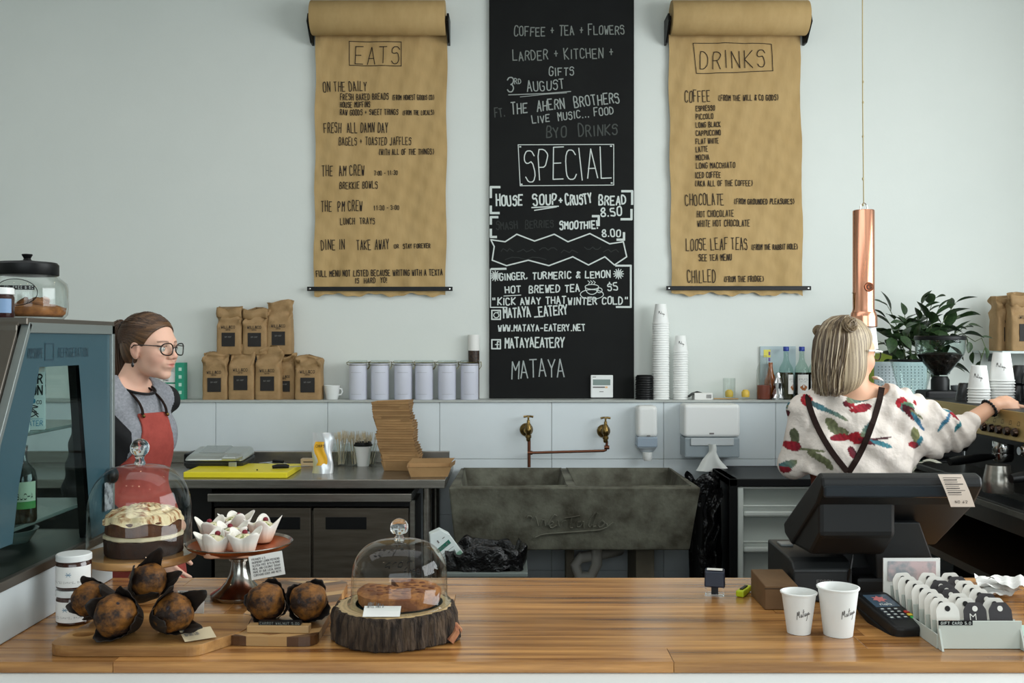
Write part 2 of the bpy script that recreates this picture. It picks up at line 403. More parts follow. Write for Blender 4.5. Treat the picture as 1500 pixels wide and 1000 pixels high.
# ---------------- writing surfaces: blackboard ----------------
bx0, bx1 = X(716.5,YU-.03), X(929,YU-.03)
bd = thing('menu_blackboard', 'tall narrow black chalkboard menu covered in white handwriting', 'blackboard', ((bx0+bx1)/2, YU-.01, ZL))
part('panel', B().box(bx0,bx1,YU-.022,YU-.0005,ZL+.001,3.495), BOARD, bd, world=True, bev=.001, seg=1)
YT = YU-.0228
def bfn(px, py): return (X(px,YT), YT, Z(py,YT))
def fpx(u, v): return bfn(u, -v)
def chalk(s, x0, y0, x1, y1, h, w, b, seed=1, small=True, cw=.66): lettering(b, s, x0, -y0, x1, -y1, h, w, fpx, 0.05, seed, cw, small)
b = B()
chalk('COFFEE + TEA + FLOWERS',752,53,916,50,15,1.5,b,1); chalk('LARDER + KITCHEN +',750,89,900,84,16,1.5,b,2); 
part('faint_writing', b, CHALKM, bd, world=True)
b = B()
chalk('GIFTS',803,111,842,110,13,1.4,b,3); chalk('3',741,135,755,134,21,1.7,b,4); chalk('RD',753,123,764,122,8,1.2,b,4); chalk('AUGUST',771,134,828,130,16,1.5,b,5)
ribbon(b,[(745,-139),(800,-137),(836,-134)],1.4,fpx); ribbon(b,[(762,-142),(800,-138),(830,-136)],1.0,fpx)
chalk('THE  AHERN  BROTHERS',748,167,909,150,17,1.7,b,6); chalk('LIVE  MUSIC... FOOD',779,181,900,167,12,1.5,b,7)
part('faint_writing', b, mat('chalk_mid',(150,156,152),0.9), bd, world=True)
b = B(); chalk('FT.',724,172,741,170,14,1.5,b,8); chalk('BYO  DRINKS',799,202,906,197,18,1.8,b,9); part('faded_writing', b, CHALKD, bd, world=True)
b = B(); chalk('SMASH  BERRIES',726,336,812,333,12,1.6,b,10)

for x_0, x_1, y_0 in ((734,752,366),(758,784,367),(790,816,364),(822,846,368),(856,880,364),(884,906,367),(740,800,378)): ribbon(b,[(x_0+(x_1-x_0)*k/6,-y_0+2.2*math.sin(k*2.1+x_0)) for k in range(7)],1.3,fpx)
part('rubbed_out_writing', b, CHALKG, bd, world=True)
b = B()
ribbon(b,[(759,-212),(899,-211.5),(899,-271),(762,-272),(759,-212)],1.1,fpx)
chalk('SPECIAL',768,266,898,261,45,1.5,b,11,False,.74)
for q in [(762,215),(895,214),(896,268),(764,270)]: ribbon(b,[(q[0]-.8,-q[1]),(q[0]+.8,-q[1])],2,fpx)
part('title_writing', b, CHALK, bd, world=True)
b = B()
chalk('HOUSE',726,301,766,300,17,2.3,b,12); chalk('SOUP',780,301,817,299,17,2.3,b,13); chalk('+',817,299,826,299,11,2.1,b,1); chalk('CRUSTY',828,301,868,297,16,2.2,b,14); chalk('BREAD',876,300,918,299,15,2.2,b,15)
chalk('8.50',879,317,912,315,12,2.1,b,16); chalk('SMOOTHIE!',819,336,877,334,12,2.1,b,17); chalk('8.00',881,347,910,346,10,1.9,b,18)
ribbon(b,[(779,-304),(818,-302)],1.8,fpx); ribbon(b,[(783,-308),(815,-303)],1.6,fpx)
for p in [[(719,289),(719,274),(732,274)],[(719,302),(719,312),(731,312)],[(911,280),(926,280),(926,299)],[(925,307),(925,321),(910,321)],
          [(719,328),(719,318),(729,318)],[(719,336),(719,347),(727,347)],[(868,316.5),(877,316.5),(877,330)],[(914,341),(914,351),(904,351)]]:
    ribbon(b,[(x,-y) for x,y in p],3.4,fpx)
zz = [(719,351),(740,354),(757,343),(783,353),(812,343),(832,354),(864,342),(893,357),(913,354),(918,376),(900,388),(886,376),(862,388),(839,376),(804,389),(774,381),(742,389),(721,381),(724,361),(719,351)]
ribbon(b,[(x,-y) for x,y in zz],1.9,fpx)
chalk('GINGER,',731,411,774,408,9.5,1.8,b,19,False); chalk('TURMERIC & LEMON',779,409,895,406,9.5,1.8,b,20,False)
chalk('HOT',739,429,764,428,9.5,1.8,b,21,False); chalk('BREWED TEA',774,429,850,427,10,1.8,b,22,False); chalk('$5',889,426,906,425,10.5,1.7,b,23,False)
chalk('"KICK AWAY THAT',720,447,830,444,10,1.8,b,24,False); chalk('WINTER COLD"',831,446,921,445,10,1.8,b,25,False)
ribbon(b,[(738,-433.5),(763,-432)],1.2,fpx)
for p,wd in [([(720,394),(741,393.5)],3),([(718.5,394),(718.5,450),(742,450)],1.6),([(902,389),(924,389),(924,449.5),(903,449.5)],2.8)]:
    ribbon(b,[(x,-y) for x,y in p],wd,fpx)
def ell(cx,cy,rx,ry,a0=0,a1=360,n=20): return [(cx+rx*math.cos(math.radians(a0+(a1-a0)*k/n)), -(cy+ry*math.sin(math.radians(a0+(a1-a0)*k/n)))) for k in range(n+1)]
ribbon(b,ell(867,420,10,3.5),1.1,fpx); ribbon(b,ell(867,421,9.5,10,0,180),1.1,fpx); ribbon(b,ell(867,431,17,7),1.1,fpx); ribbon(b,ell(878,425,4,3.5),1.1,fpx)
for dx in (-3,1,5): ribbon(b,[(865+dx,-416),(867+dx,-413.5),(864+dx,-411)],1.0,fpx)
for cx in (725.5,906):
    for a in range(0,180,30):
        c_, s_ = math.cos(math.radians(a)), math.sin(math.radians(a)); r_=7.5
        ribbon(b,[(cx-r_*c_,-(404-r_*s_)+ (3 if cx>800 else 0)),(cx+r_*c_,-(404+r_*s_)+(3 if cx>800 else 0))],1.3,fpx)
    for rr in (3,5): ribbon(b,ell(cx,401 if cx>800 else 404,rr,rr,n=8),.9,fpx)
part('marker_writing', b, CHALK, bd, world=True)
b = B()
chalk('MATAYA',737,466,778,463,14,2.0,b,26,False,.72); chalk('_EATERY',782,464,832,460,14,2.0,b,27,False,.72)
chalk('WWW.MATAYA-EATERY.NET',729,485,858,484,9,1.7,b,28,False); chalk('MATAYAEATERY',739,509,827,508,13.5,2.0,b,29,False,.72)
for (cy,) in [(461,),(504,)]: ribbon(b,[(720.5,-cy+6.5),(733,-cy+6.5),(733,-cy-6.5),(720.5,-cy-6.5),(720.5,-cy+6.5)],2.0,fpx)
ribbon(b,ell(727,461.5,3.8,3.8,n=14),1.3,fpx); ribbon(b,[(729,-457),(731,-457)],1.3,fpx)
ribbon(b,[(731,-500.5),(729,-500),(728.5,-502),(728.5,-509.5)],1.8,fpx); ribbon(b,[(725.5,-504.5),(731,-504.5)],1.4,fpx)
part('marker_writing', b, CHALK, bd, world=True)
b = B(); chalk('MATAYA',748,554,828,551,25,1.7,b,30,False,.74); part('thin_writing', b, mat('chalk_sig',(165,172,170),0.9), bd, world=True)
# thermostat
tx = (865,897,549,582)
th = thing('thermostat', 'small white wall controller with a grey screen on the blackboard', 'thermostat', (X(881,YT),YT,Z(582,YT)))
part('casing', B().box(X(865,YT),X(897.5,YT),YT-.018,YT,Z(582,YT),Z(549,YT)), WHITE, th, world=True, bev=.004)
yy = YT-.0186
part('screen', B().box(X(868.5,yy),X(894,yy),yy,yy+.002,Z(564,yy),Z(555.5,yy)), mat('lcd',(120,138,132),0.2), th, world=True)
b = B(); b.box(X(868.5,yy),X(886,yy),yy,yy+.002,Z(568,yy),Z(566,yy)).box(X(878,yy),X(884,yy),yy,yy+.002,Z(574,yy),Z(573,yy)).box(X(868,yy),X(873,yy),yy,yy+.002,Z(552.5,yy),Z(551.5,yy)); part('button', b, GREYINK, th, world=True)
part('indicator', B().box(X(886.5,yy),X(890,yy),yy-.001,yy+.002,Z(568.3,yy),Z(565.7,yy)), mat('amber',(235,190,140),.4), th, world=True)

# ---------------- paper roll menus ----------------
def scroll(label, xl, xr, xlb, xrb, rl, rr, ybar, barl, barr, texts, box, roll_dir, seed):
    YP = YU-.028; t = thing('paper_roll_menu', label, 'menu', (X((xlb+xrb)/2,YP), YU-.005, Z(ybar,YP)), group=None)
    def paper(u, v, off=0.0):   # px, py -> point
        d = 0.004*math.sin(u*.055+seed)*math.sin(v*.012+1)+0.003*math.sin(u*.13+v*.021+seed*2)+.0015*math.sin(u*.31+v*.1)+.0015*math.sin(v*.22-u*.17)
        edge = max(0, (v-340)/80.0); d += edge*0.003*math.sin(u*.2+seed)
        y = YP-d-off; return (X(u,YP), y, Z(v,YP))
    def sheet(a, c):
        v = 40+(ybar+9-40)*c; f = (v-50)/(ybar-50)
        l = xl+(xlb-xl)*f+.9*math.sin(v*.06+seed); r = xr+(xrb-xr)*f+.9*math.sin(v*.05+seed*3)
        u = l+(r-l)*a
        if c > .995: v += 2.2*math.sin(u*.11+seed)+1.2*math.sin(u*.3)
        return paper(u, v)
    part('paper_sheet', B().grid(sheet, 60, 90), KRAFT, t, world=True, smooth=80)
    b = B()
    def pf(u, v): return paper(u, -v, .0042)
    for (s, x0, y0, x1, y1, h, w) in texts: lettering(b, s, x0, -y0, x1, -y1, h, w*1.05, pf, .04, seed+len(s), .62, False)
    ribbon(b, [(x,-y) for x,y in box], 1.0, pf)
    part('marker_writing', b, INK, t, world=True)
    # roll
    yr = YU-.115; rad = .092
    zc = Z(24,yr-.04)+.004
    x0 = X(rl,yr-.03); x1 = X(rr,yr-.03)
    b = B(); vs=[]; n=40
    prof = [(0.02,x0),(rad-.002,x0),(rad,x0+.004),(rad,x1-.004),(rad-.002,x1),(.02,x1)]
    b.m = Matrix(((0,0,1,0),(1,0,0,yr),(0,1,0,zc),(0,0,0,1)))
    b.lathe(prof, 48)
    part('paper_roll', b, KRAFT, t, world=True, smooth=True)
    b = B(); b.m = Matrix(((0,0,1,0),(1,0,0,yr),(0,1,0,zc),(0,0,0,1)))
    b.lathe([(.012,x0-.02),(.012,x1+.02)],12)
    part('roll_rod', b, BLACKM, t, world=True, smooth=True)
    for xx, sg in ((x0-.014,-1),(x1+.014,1)):
        poly = [(yr-.045,zc-.03),(yr-.02,zc+.02),(yr+.03,zc+.02),(YU-.001,zc+.02),(YU-.001,zc-.118),(YU-.06,zc-.118),(yr-.0,zc-.07)]
        part('bracket', B().prism(poly, xx-.006, xx+.006, 'x'), BLACKM, t, world=True, bev=.002)
    yb = YP-.016
    part('bottom_bar', B().box(X(barl,yb),X(barr,yb),yb-.003,yb+.004,Z(ybar+3,yb),Z(ybar-3.2,yb)), BLACKM, t, world=True, bev=.001)
    for xx in (barl+4,barr-4):
        b = B(); b.m = Matrix(((1,0,0,X(xx,yb)),(0,0,1,0),(0,1,0,Z(ybar,yb)),(0,0,0,1))); b.lathe([(.0032,yb-.005),(.0055,yb-.003),(.0055,YU)],12)
        part('screw', b, CHROME, t, world=True, smooth=True)
    return t
ET = [('EATS',517,94,588,94,25,1.1),('ON THE DAILY',473,135,538,133,14,1.1),('FRESH BAKED BREADS',498,147,570,146,9,1.0),('(FROM HONEST GOODS CO)',574,147,637,146,7,.9),
('HOUSE MUFFINS',498,158,543,157,8,1.0),('RAW GOODS + SWEET THINGS',498,169,584,168,8,1.0),('(FROM THE LOCALS)',589,169,637,168,6.5,.9),('FRESH  ALL DAMN DAY',474,195,569,194,14,1.1),
('BAGELS + TOASTED JAFFLES',496,213,603,212,11,1.0),('(WITH ALL OF THE THINGS)',554,227,637,226,8,1.0),('THE  AM CREW',471,258,535,257,15,1.1),('7:00 - 11:30',548,257,583,256,6.5,.9),
('BREKKIE BOWLS',497,277,554,276,10,1.0),('THE  PM CREW',470,310,532,309,15,1.1),('11:30 - 3:00',547,308,585,307,6.5,.9),('LUNCH  TRAYS',498,329,550,328,9,1.0),
('DINE IN',470,366,506,365,14,1.1),('TAKE AWAY',522,366,571,365,14,1.1),('OR',577,364,585,363,5.5,.9),('STAY FOREVER',590,364,631,363,6.5,1.0),
('FULL MENU NOT LISTED BECAUSE WRITING WITH A TEXTA',463,405,649,403,8.5,1.1),('IS  HARD  YO!',520,415,568,414,7.5,1.0)]
scroll('kraft paper roll menu headed eats, left of the blackboard', 463,655,459.5,653,455,652,423,450,663,ET,[(512,61),(588,62),(588,97),(512,96),(512,61)],1,1.0)
DT = [('DRINKS',1022,101,1124,99,26,1.1),('COFFEE',1002,150,1041,149,17,1.1),('(FROM THE WILL & CO GODS)',1051,148,1141,147,8,1.0),('ESPRESSO',1019,163,1047,162,7.5,1.0),('PICCOLO',1019,175,1045,174,7.5,1.0),
('LONG BLACK',1019,187,1056,186,7.5,1.0),('CAPPUCCINO',1019,199,1056,198,7.5,1.0),('FLAT WHITE',1019,211,1053,210,7.5,1.0),('LATTE',1019,223,1037,222,7.5,1.0),('MOCHA',1019,235,1039,234,7.5,1.0),
('LONG MACCHIATO',1019,247,1077,246,8,1.0),('ICED COFFEE',1018,261,1056,260,8,1.0),('(AKA ALL OF THE COFFEE)',1017,273,1104,272,8,1.0),('CHOCOLATE',1003,301,1061,300,16,1.1),('(FROM GROUNDED PLEASURES)',1074,299,1164,299,7.5,1.0),
('HOT CHOCOLATE',1020,318,1075,317,9,1.0),('WHITE HOT CHOCOLATE',1021,332,1099,331,9,1.0),('LOOSE LEAF TEAS',1004,367,1096,365,17,1.1),('(FROM THE RABBIT HOLE)',1100,366,1169,365,7.5,1.0),
('SEE TEA MENU',1023,382,1072,381,9,1.1),('CHILLED',1006,414,1049,413,18,1.1),('(FROM THE FRIDGE)',1059,413,1120,412,8,1.0)]
scroll('kraft paper roll menu headed drinks, right of the blackboard', 979,1172,984,1176,984,1184,422,976,1188,DT,[(1015,64),(1062,63),(1130,65),(1132,104),(1090,106),(1020,108),(1015,64)],-1,3.3)
# ================= back wall ledge items =================
YL = 5.44
def lx(px): return X(px, YL)
# --- coffee bags ---
def coffee_bag(label, loc, rz, wd, dp, h, style, seed, group='kraft coffee bags', name='coffee_bag'):
    t = thing(name, label, 'coffee bag', loc, rz, group)
    r = random.Random(seed)
    prof = {'fold': [(0,1,1),(.02,1.03,1.04),(.3,1.03,1.1),(.6,1.0,1.05),(.74,.98,.9),(.82,1.02,.5),(.87,1.05,.28),(.93,1.05,.4),(1.0,.98,.34)],
            'tall': [(0,1,1),(.02,1.03,1.04),(.3,1.03,1.1),(.55,1.0,1.0),(.68,.92,.7),(.76,.96,.3),(.85,.98,.14),(1.0,1.0,.06)],
            'square':[(0,1,1),(.02,1.02,1.04),(.3,1.02,1.08),(.7,1.0,1.05),(.9,.99,1.0),(.97,.98,.8),(1.0,.95,.5)],
            'lean': [(0,1,1),(.02,1.03,1.04),(.3,1.03,1.1),(.58,1.0,1.0),(.7,.96,.75),(.8,1.04,.4),(.88,1.08,.3),(1.0,1.0,.16)]}[style]
    n = 40; vs = []; sk = {'fold':.0,'tall':0.0,'square':0,'lean':.14}[style]
    p2 = []
    for a, b_ in zip(prof[:-1], prof[1:]):
        for q in (0,.34,.67): p2.append(tuple(a[k]+(b_[k]-a[k])*q for k in range(3)))
    p2.append(prof[-1])
    ph = [r.uniform(0,6) for _ in range(6)]
    for z, sw_, sd in p2:
        for k in range(n):
            a = 2*PI*k/n; c_, s_ = math.cos(a), math.sin(a)
            e = .28
            ux = math.copysign(abs(c_)**e, c_); uy = math.copysign(abs(s_)**e, s_)
            cr = max(0, z-.45)*.03+.0015
            dx = cr*math.sin(uy*7+z*16+ph[0])*.4; dy = -cr*math.sin(ux*5+z*21+ph[1])+cr*.7*math.sin(ux*11-z*30+ph[2])
            zz = z*h+max(0,z-.8)*.05*math.sin(ux*2.5+ph[3])
            x = ux*wd/2*sw_+dx+sk*h*max(0,z-.72)*.6; y = uy*dp/2*sd+dy*(0.5+.5*sd)+ (.0 if style!='lean' else -.05*max(0,z-.7)*h)
            vs.append((x, y, zz))
    m = len(p2); fs = [(i*n+k,i*n+(k+1)%n,(i+1)*n+(k+1)%n,(i+1)*n+k) for i in range(m-1) for k in range(n)]
    fs += [tuple(reversed(range(n))), tuple((m-1)*n+k for k in range(n))]
    part('bag_body', B().add(vs, fs), KRAFTB, t, smooth=70)
    if style == 'fold':   # rolled flap folded forward
        part('folded_flap', B().grid(lambda u,v: ((u-.5)*wd*1.02, -dp*.30-.012*math.sin(v*3)-.005*math.sin(u*9+ph[4]), h*(.985-.2*v)-.01*abs(u-.5)*v+.006*math.sin(u*7+ph[5])), 14, 8), KRAFTB, t, smooth=80, solid=.002)
    yf = -dp/2*1.1-.0035
    part('label', B().box(-wd*.27,wd*.27,yf,yf+.004,h*.17,h*.17+wd*.56), mat('black_label',(34,30,28),.6), t)
    b = B(); fn = lambda u,v: (u, yf-.0035, v)
    lb = h*.17+wd*.56+wd*.17
    lettering(b, 'WILL&CO', -wd*.29, lb, wd*.29, lb, wd*.11, .0022, fn, .01, 1, .7)
    lettering(b, 'COFFEE', -wd*.1, lb-wd*.08, wd*.1, lb-wd*.08, wd*.04, .0012, fn, .01, 1, .7)
    part('lettering', b, INKB, t)
    b = B(); lettering(b, 'BR-NSF', -wd*.14, h*.17+wd*.36, wd*.14, h*.17+wd*.36, wd*.05, .0012, lambda u,v:(u,yf-.001,v), .03, 1, .7)
    part('label_print', b, GREYINK, t)
    return t
BW, BDP = .142, .086
for (px, py, hh, st, lb, yy, wd) in [
    (318.5,583,.253,'square','kraft coffee bag at the left end of the front row, plain creased top',YL-.01,BW*.95),
    (357,583,.308,'tall','kraft coffee bag second in front row, tall flap standing up',YL-.01,BW*.98),
    (396,583,.285,'lean','kraft coffee bag third in front row, crumpled top leaning right',YL-.012,BW*.98),
    (454,583,.236,'square','kraft coffee bag standing alone at the right end of the row',YL-.01,BW*1.0)]:
    coffee_bag(lb, (lx(px),yy,ZL), random.Random(px).uniform(-.05,.05), wd, BDP, hh, st, int(px))
coffee_bag('kraft coffee bag half hidden behind the third front bag', (lx(419),YL+.018,ZL), -.1, .105, .06, .245, 'square', 77)
zt = ZL+.245
for (px, hh, st, lb, dz) in [(337,.255,'fold','kraft coffee bag at the left of the upper row, folded top',0.0),(375,.25,'fold','kraft coffee bag in the middle of the upper row',0),(410,.292,'tall','tallest kraft coffee bag, right of the upper row, stiff square flap',-.0)]:
    coffee_bag(lb, (lx(px),YL+.015,zt), random.Random(px).uniform(-.04,.04), BW*.94, .078, hh, st, int(px)+3)
# boxes left of bags
tb = thing('tea_box','white tea box with green print behind the young woman','box',(lx(250),YL,ZL))
part('carton', B().box(-.045,.04,-.03,.03,0,.15), PAPERW, tb, bev=.001)
part('green_band', B().box(-.03,.035,-.0315,-.03,.085,.093), mat('green_print',(40,140,110),.6), tb)
b = B(); lettering(b,'CHAI',-.03,.1,.0,.1,.009,.0015,lambda u,v:(u,-.0312,v),.01,1); part('lettering', b, INKB, tb)
tb = thing('tea_box','slim bright green tea box beside the white one','box',(lx(266.5),YL-.01,ZL))
part('carton', B().box(-.024,.024,-.03,.03,0,.2), mat('green_carton',(45,150,120),.5), tb, bev=.001)
b = B()
for k in range(4): b.box(-.004,.012,-.0312,-.0302,.03+k*.042,.048+k*.042)
part('printed_panel', b, mat('pale_green',(190,225,210),.6), tb)
# mug
mg = thing('white_mug','small white mug beside the coffee bags','mug',(lx(487),YL-.01,ZL))
part('bowl', B().lathe([(0,0),(.03,0),(.033,.004),(.044,.076),(.041,.076),(.031,.008),(0,.006)],28), WHITE, mg, smooth=True)
part('handle', B().tube([(.038,0,.06),(.052,0,.056),(.056,0,.04),(.05,0,.026),(.035,0,.024)],.0045,8), WHITE, mg, smooth=True)
# canisters
cn = thing('canister','','canister',(0,0,0))
LAV = mat('canister_white',(212,214,226),.3)
part('body', B().lathe([(0,0),(.047,0),(.049,.003),(.049,.192),(.046,.195),(0,.195)],36), LAV, cn, smooth=True)
part('lid', B().lathe([(.047,.197),(.052,.199),(.053,.207),(.048,.213),(0,.213)],36), GLASSL, cn, smooth=True)
part('wire_clip', B().lathe([(.0515,.186),(.0535,.1875),(.0515,.189)],36).lathe([(.054,.2),(.0555,.2015),(.054,.203)],36)
     .tube([(.05,-.012,.2),(.062,-.012,.205),(.064,-.01,.18),(.054,-.01,.165),(.054,.01,.165),(.064,.01,.18),(.062,.012,.205),(.05,.012,.2)],.002,6)
     .tube([(-.05,-.01,.205),(-.062,-.006,.2),(-.062,.006,.19),(-.05,.01,.186)],.002,6), mat('clip_wire',(165,155,110),.25,1.0), cn, smooth=True)
b = B(); lettering(b,'NOVELTY TEA',-.4,.145,.4,.145,.004,.0009,lambda u,v:(.0495*math.sin(u),-.0495*math.cos(u),v),.01,1,.5)
b2 = B(); fnc = lambda u,v:(.0495*math.sin(u),-.0495*math.cos(u),v)
for v in (.147,.03): ribbon(b2,[(-.6+.1*k,v) for k in range(13)],.0008,fnc)
part('label_print', b2, GREYINK, cn)
ord_ = ['first','second','third','fourth','fifth','last']
pxs = [525,557,591,621.5,655,688]
for k, px in enumerate(pxs):
    lb = 'tall pale tea canister with wire clip, %s of six from the coffee bags' % ord_[k]
    if k == 0: cn.location = (lx(px),YL-.01,ZL); cn.rotation_euler=(0,0,-.1); cn['label']=lb; cn['group']='row of tea canisters'; 
    else: dup(cn,(lx(px),YL-.01,ZL),[-.1,.15,.05,-.2,.1,0][k],lb,'row of tea canisters')
jr = thing('tall_jar','tall narrow glass jar of beans with white lid and label behind the last canister','jar',(lx(691.5)+.008,YL+.048,ZL))
part('glass_body', B().lathe([(0,0),(.03,0),(.031,.28),(.029,.3),(0,.3)],24), mat('dark_beans',(70,48,34),.5,noise=(90,.4,.6),col2=(30,20,15)), jr, smooth=True)
part('paper_label', B().lathe([(.0315,.265),(.0315,.352)],24), PAPERW, jr, smooth=True)
part('lid', B().lathe([(.0,.352),(.031,.352),(.031,.3)],24), WHITE, jr, smooth=True)
# lids stack (black)
ld = single('cup_lid','black plastic cup lid in the stack against the blackboard','lid',B().lathe([(.0,.006),(.038,.006),(.043,.004),(.047,0),(.049,-.001),(.049,.003),(.044,.012),(.04,.016),(.035,.016),(.033,.012),(0,.012)],28),BLACK,smooth=True,group='stack of black cup lids')
ld.location=(lx(943.5),YL-.01,ZL+.001)
for k in range(1,10): dup(ld,(lx(943.5)+.001*math.sin(k*3),YL-.01,ZL+.001+k*.0128),k)
ld = None
# cup stacks
def cup_mesh(r_top, r_bot, h, wall=.0012):
    return B().lathe([(0,.006),(r_bot-.002,.006),(r_bot-.001,0),(r_bot,0),(r_top,h-.004),(r_top+.0025,h-.003),(r_top+.003,h),(r_top,h+.001),(r_top-wall,h-.002),(r_bot-wall,.008),(0,.0075)],32)
CUPW = mat('cup_white',(236,237,234),.55)
cup12 = cup_mesh(.0445,.030,.108); cup8 = cup_mesh(.039,.027,.090)
m12 = mesh_from('cup', cup12, CUPW, True); m8 = mesh_from('cup', cup8, CUPW, True)
def script_on_cup(parent, rt, rb, h, a0, flip=False, s='MATAYA', sc=1.0, wd=.0013):
    def fn(u, v):
        r = rb+(rt-rb)*v/h+.0006; return (r*math.sin(u), -r*math.cos(u), v)
    b = B(); def_ = []
    # loose script signature: M a t a y a
    sc *= 1.45
    pts = [[(0,0),(.6,8),(1.3,1.5),(2.2,8.5),(2.7,1),(3.3,2)],[(5.2,3.3),(4.4,3.6),(4.0,1.6),(4.7,.8),(5.4,3.2),(5.6,1)],[(6.6,7.5),(6.4,1.2),(7.1,1)],[(5.9,5),(7.6,5.4)],[(9.0,3.4),(8.2,3.6),(7.9,1.5),(8.6,.8),(9.2,3.2),(9.4,1)],[(10,3.4),(10.2,1.2),(11,1.4),(11.4,3.6),(11,-2.5),(10.2,-3.2)],[(12.9,3.3),(12.1,3.5),(11.9,1.4),(12.6,.9),(13.1,3.1),(13.4,1),(14.6,1.6)]]
    for st in pts:
        q = [(a0+(x-7)*.045*sc, h*.5+(y-2)*.0017*sc*(-1 if flip else 1)+(x-7)*.0006) for x,y in st]
        if flip: q = [(a0-(u-a0), v) for u,v in q]
        c = [q[0]]
        for a_, b_ in zip(q[:-1], q[1:]): c += [(a_[0]*.75+b_[0]*.25,a_[1]*.75+b_[1]*.25),(a_[0]*.25+b_[0]*.75,a_[1]*.25+b_[1]*.75)]
        c.append(q[-1])
        for (u0,v0),(u1,v1) in zip(c[:-1],c[1:]):
            du=(u1-u0)*(rt+rb)/2; dv=v1-v0; L=math.hypot(du,dv) or 1
            nu=-dv/L*wd/2/((rt+rb)/2); nv=du/L*wd/2
            b.add([fn(u0+nu,v0+nv),fn(u0-nu,v0-nv),fn(u1-nu,v1-nv),fn(u1+nu,v1+nv)],[(0,1,2,3)])
    part('handwritten_logo', b, mat('logo_ink',(95,92,90),.8), parent)
def cup_stack(x, y, z, n, sp, big, labtop, lab, group, name='paper_cup', lean=0.0):
    me = m12 if big else m8; h = .108 if big else .090
    c = props(bpy.data.objects.new(name, me), lab, 'cup', group); COL.objects.link(c)
    for k in range(n):
        o = c if k == 0 else c.copy()
        if k: COL.objects.link(o)
        o.location = (x+lean*k+.0006*math.sin(k*2.1), y, z+h+k*sp+.0015); o.rotation_euler = (PI,0,k*1.3)
        if k == n-1:
            o['label'] = labtop; del o['group']
            o.rotation_euler = (PI,0,0)
            script_on_cup(o, .0445 if big else .039, .03 if big else .027, h, PI, True, wd=.0016)
    return c
cup_stack(lx(967.5),YL-.01,ZL,33,.0128,True,'white paper cup topmost of the tall stack right of the blackboard','upturned white paper cup in the tall stack right of the blackboard','cups in the tall ledge stack')
cup_stack(lx(996.5),YL-.01,ZL,21,.0128,False,'smaller white paper cup topmost of the shorter ledge stack','small upturned white paper cup in the shorter ledge stack','cups in the shorter ledge stack')
# match-box like carton, stick, glasses
cb = thing('small_carton','small open white carton with a barcode on the ledge','box',(lx(1027),YL-.03,ZL),.1)
part('carton', B().box(-.05,.05,-.028,.028,0,.036), PAPERW, cb, bev=.001)
part('flap', B().add([(-.05,-.028,.036),(-.05,.028,.036),(-.08,.026,.014),(-.08,-.026,.012),(-.02,.028,.044),(.0,.0,.038)],[(0,1,2,3),(1,4,5)]), BLACK, cb, solid=.001)
b = B()
for k in range(7): b.box(.015+k*.0042,.017+k*.0042,-.0287,-.0282,.008,.028)
part('barcode', b, INKB, cb)
single('wooden_stick','thin wooden stirrer lying on the ledge beside the carton','stirrer',B().tube([(-.065,.0,.006),(.065,-.01,.006)],.006,8,flat=.6),wood('stick_wood',(196,160,108),(170,130,80)),loc=(lx(1060),YL-.055,ZL),smooth=True)
gmesh = B().lathe([(0,.0),(.032,0),(.034,.003),(.034,.115),(.0325,.115),(.031,.006),(0,.006)],28)
g1 = thing('drinking_glass','clear glass with a lemon slice on the ledge','glass',(lx(1068),YL+.0,ZL))
part('tumbler', gmesh, GLASS, g1, smooth=True)
part('lemon_slice', B().lathe([(0,.012),(.02,.012),(.022,.018),(.022,.04),(.012,.052),(0,.052)],16), mat('lemon',(225,190,80),.4), g1, smooth=True)
g2 = thing('drinking_glass','clear empty glass beside the plastic sauce bottle','glass',(lx(1092),YL,ZL)); part('tumbler', None, None, g2, data=g1.children[0].data)
sb = thing('squeeze_bottle','translucent plastic bottle part filled with red-brown syrup','bottle',(lx(1117),YL-.02,ZL))
part('plastic', B().lathe([(0,0),(.036,0),(.038,.004),(.038,.155),(.03,.18),(.02,.2),(.018,.235),(.016,.24)],28), thin_glass('cloudy_plastic',(240,242,240),.9,.3), sb, smooth=True)
part('syrup', B().lathe([(0,.003),(.0355,.003),(.0355,.078),(0,.078)],28), mat('red_syrup',(130,62,44),.3), sb, smooth=True)
fo = single('foil_wrapped_bottle','small object wrapped in crumpled silver foil','foil parcel',B().lathe([(0,0),(.032,0),(.036,.01),(.03,.03),(.022,.06),(.024,.09),(.014,.12),(.008,.145),(0,.15)],26,fn=lambda a,z:1+.13*math.sin(a*5+z*90)+.08*math.sin(a*9-z*150)),mat('foil',(205,206,208),.18,1.0),loc=(lx(1137),YL-.035,ZL),smooth=20)
ob = single('amber_bottle','amber glass bottle standing behind the foil parcel','bottle',B().lathe([(0,0),(.032,0),(.034,.004),(.033,.1),(.018,.14),(.012,.17),(.012,.2),(0,.2)],24),mat('amber_glass',(150,80,25),.15,coat=.5),loc=(lx(1131),YL+.035,ZL),smooth=True)
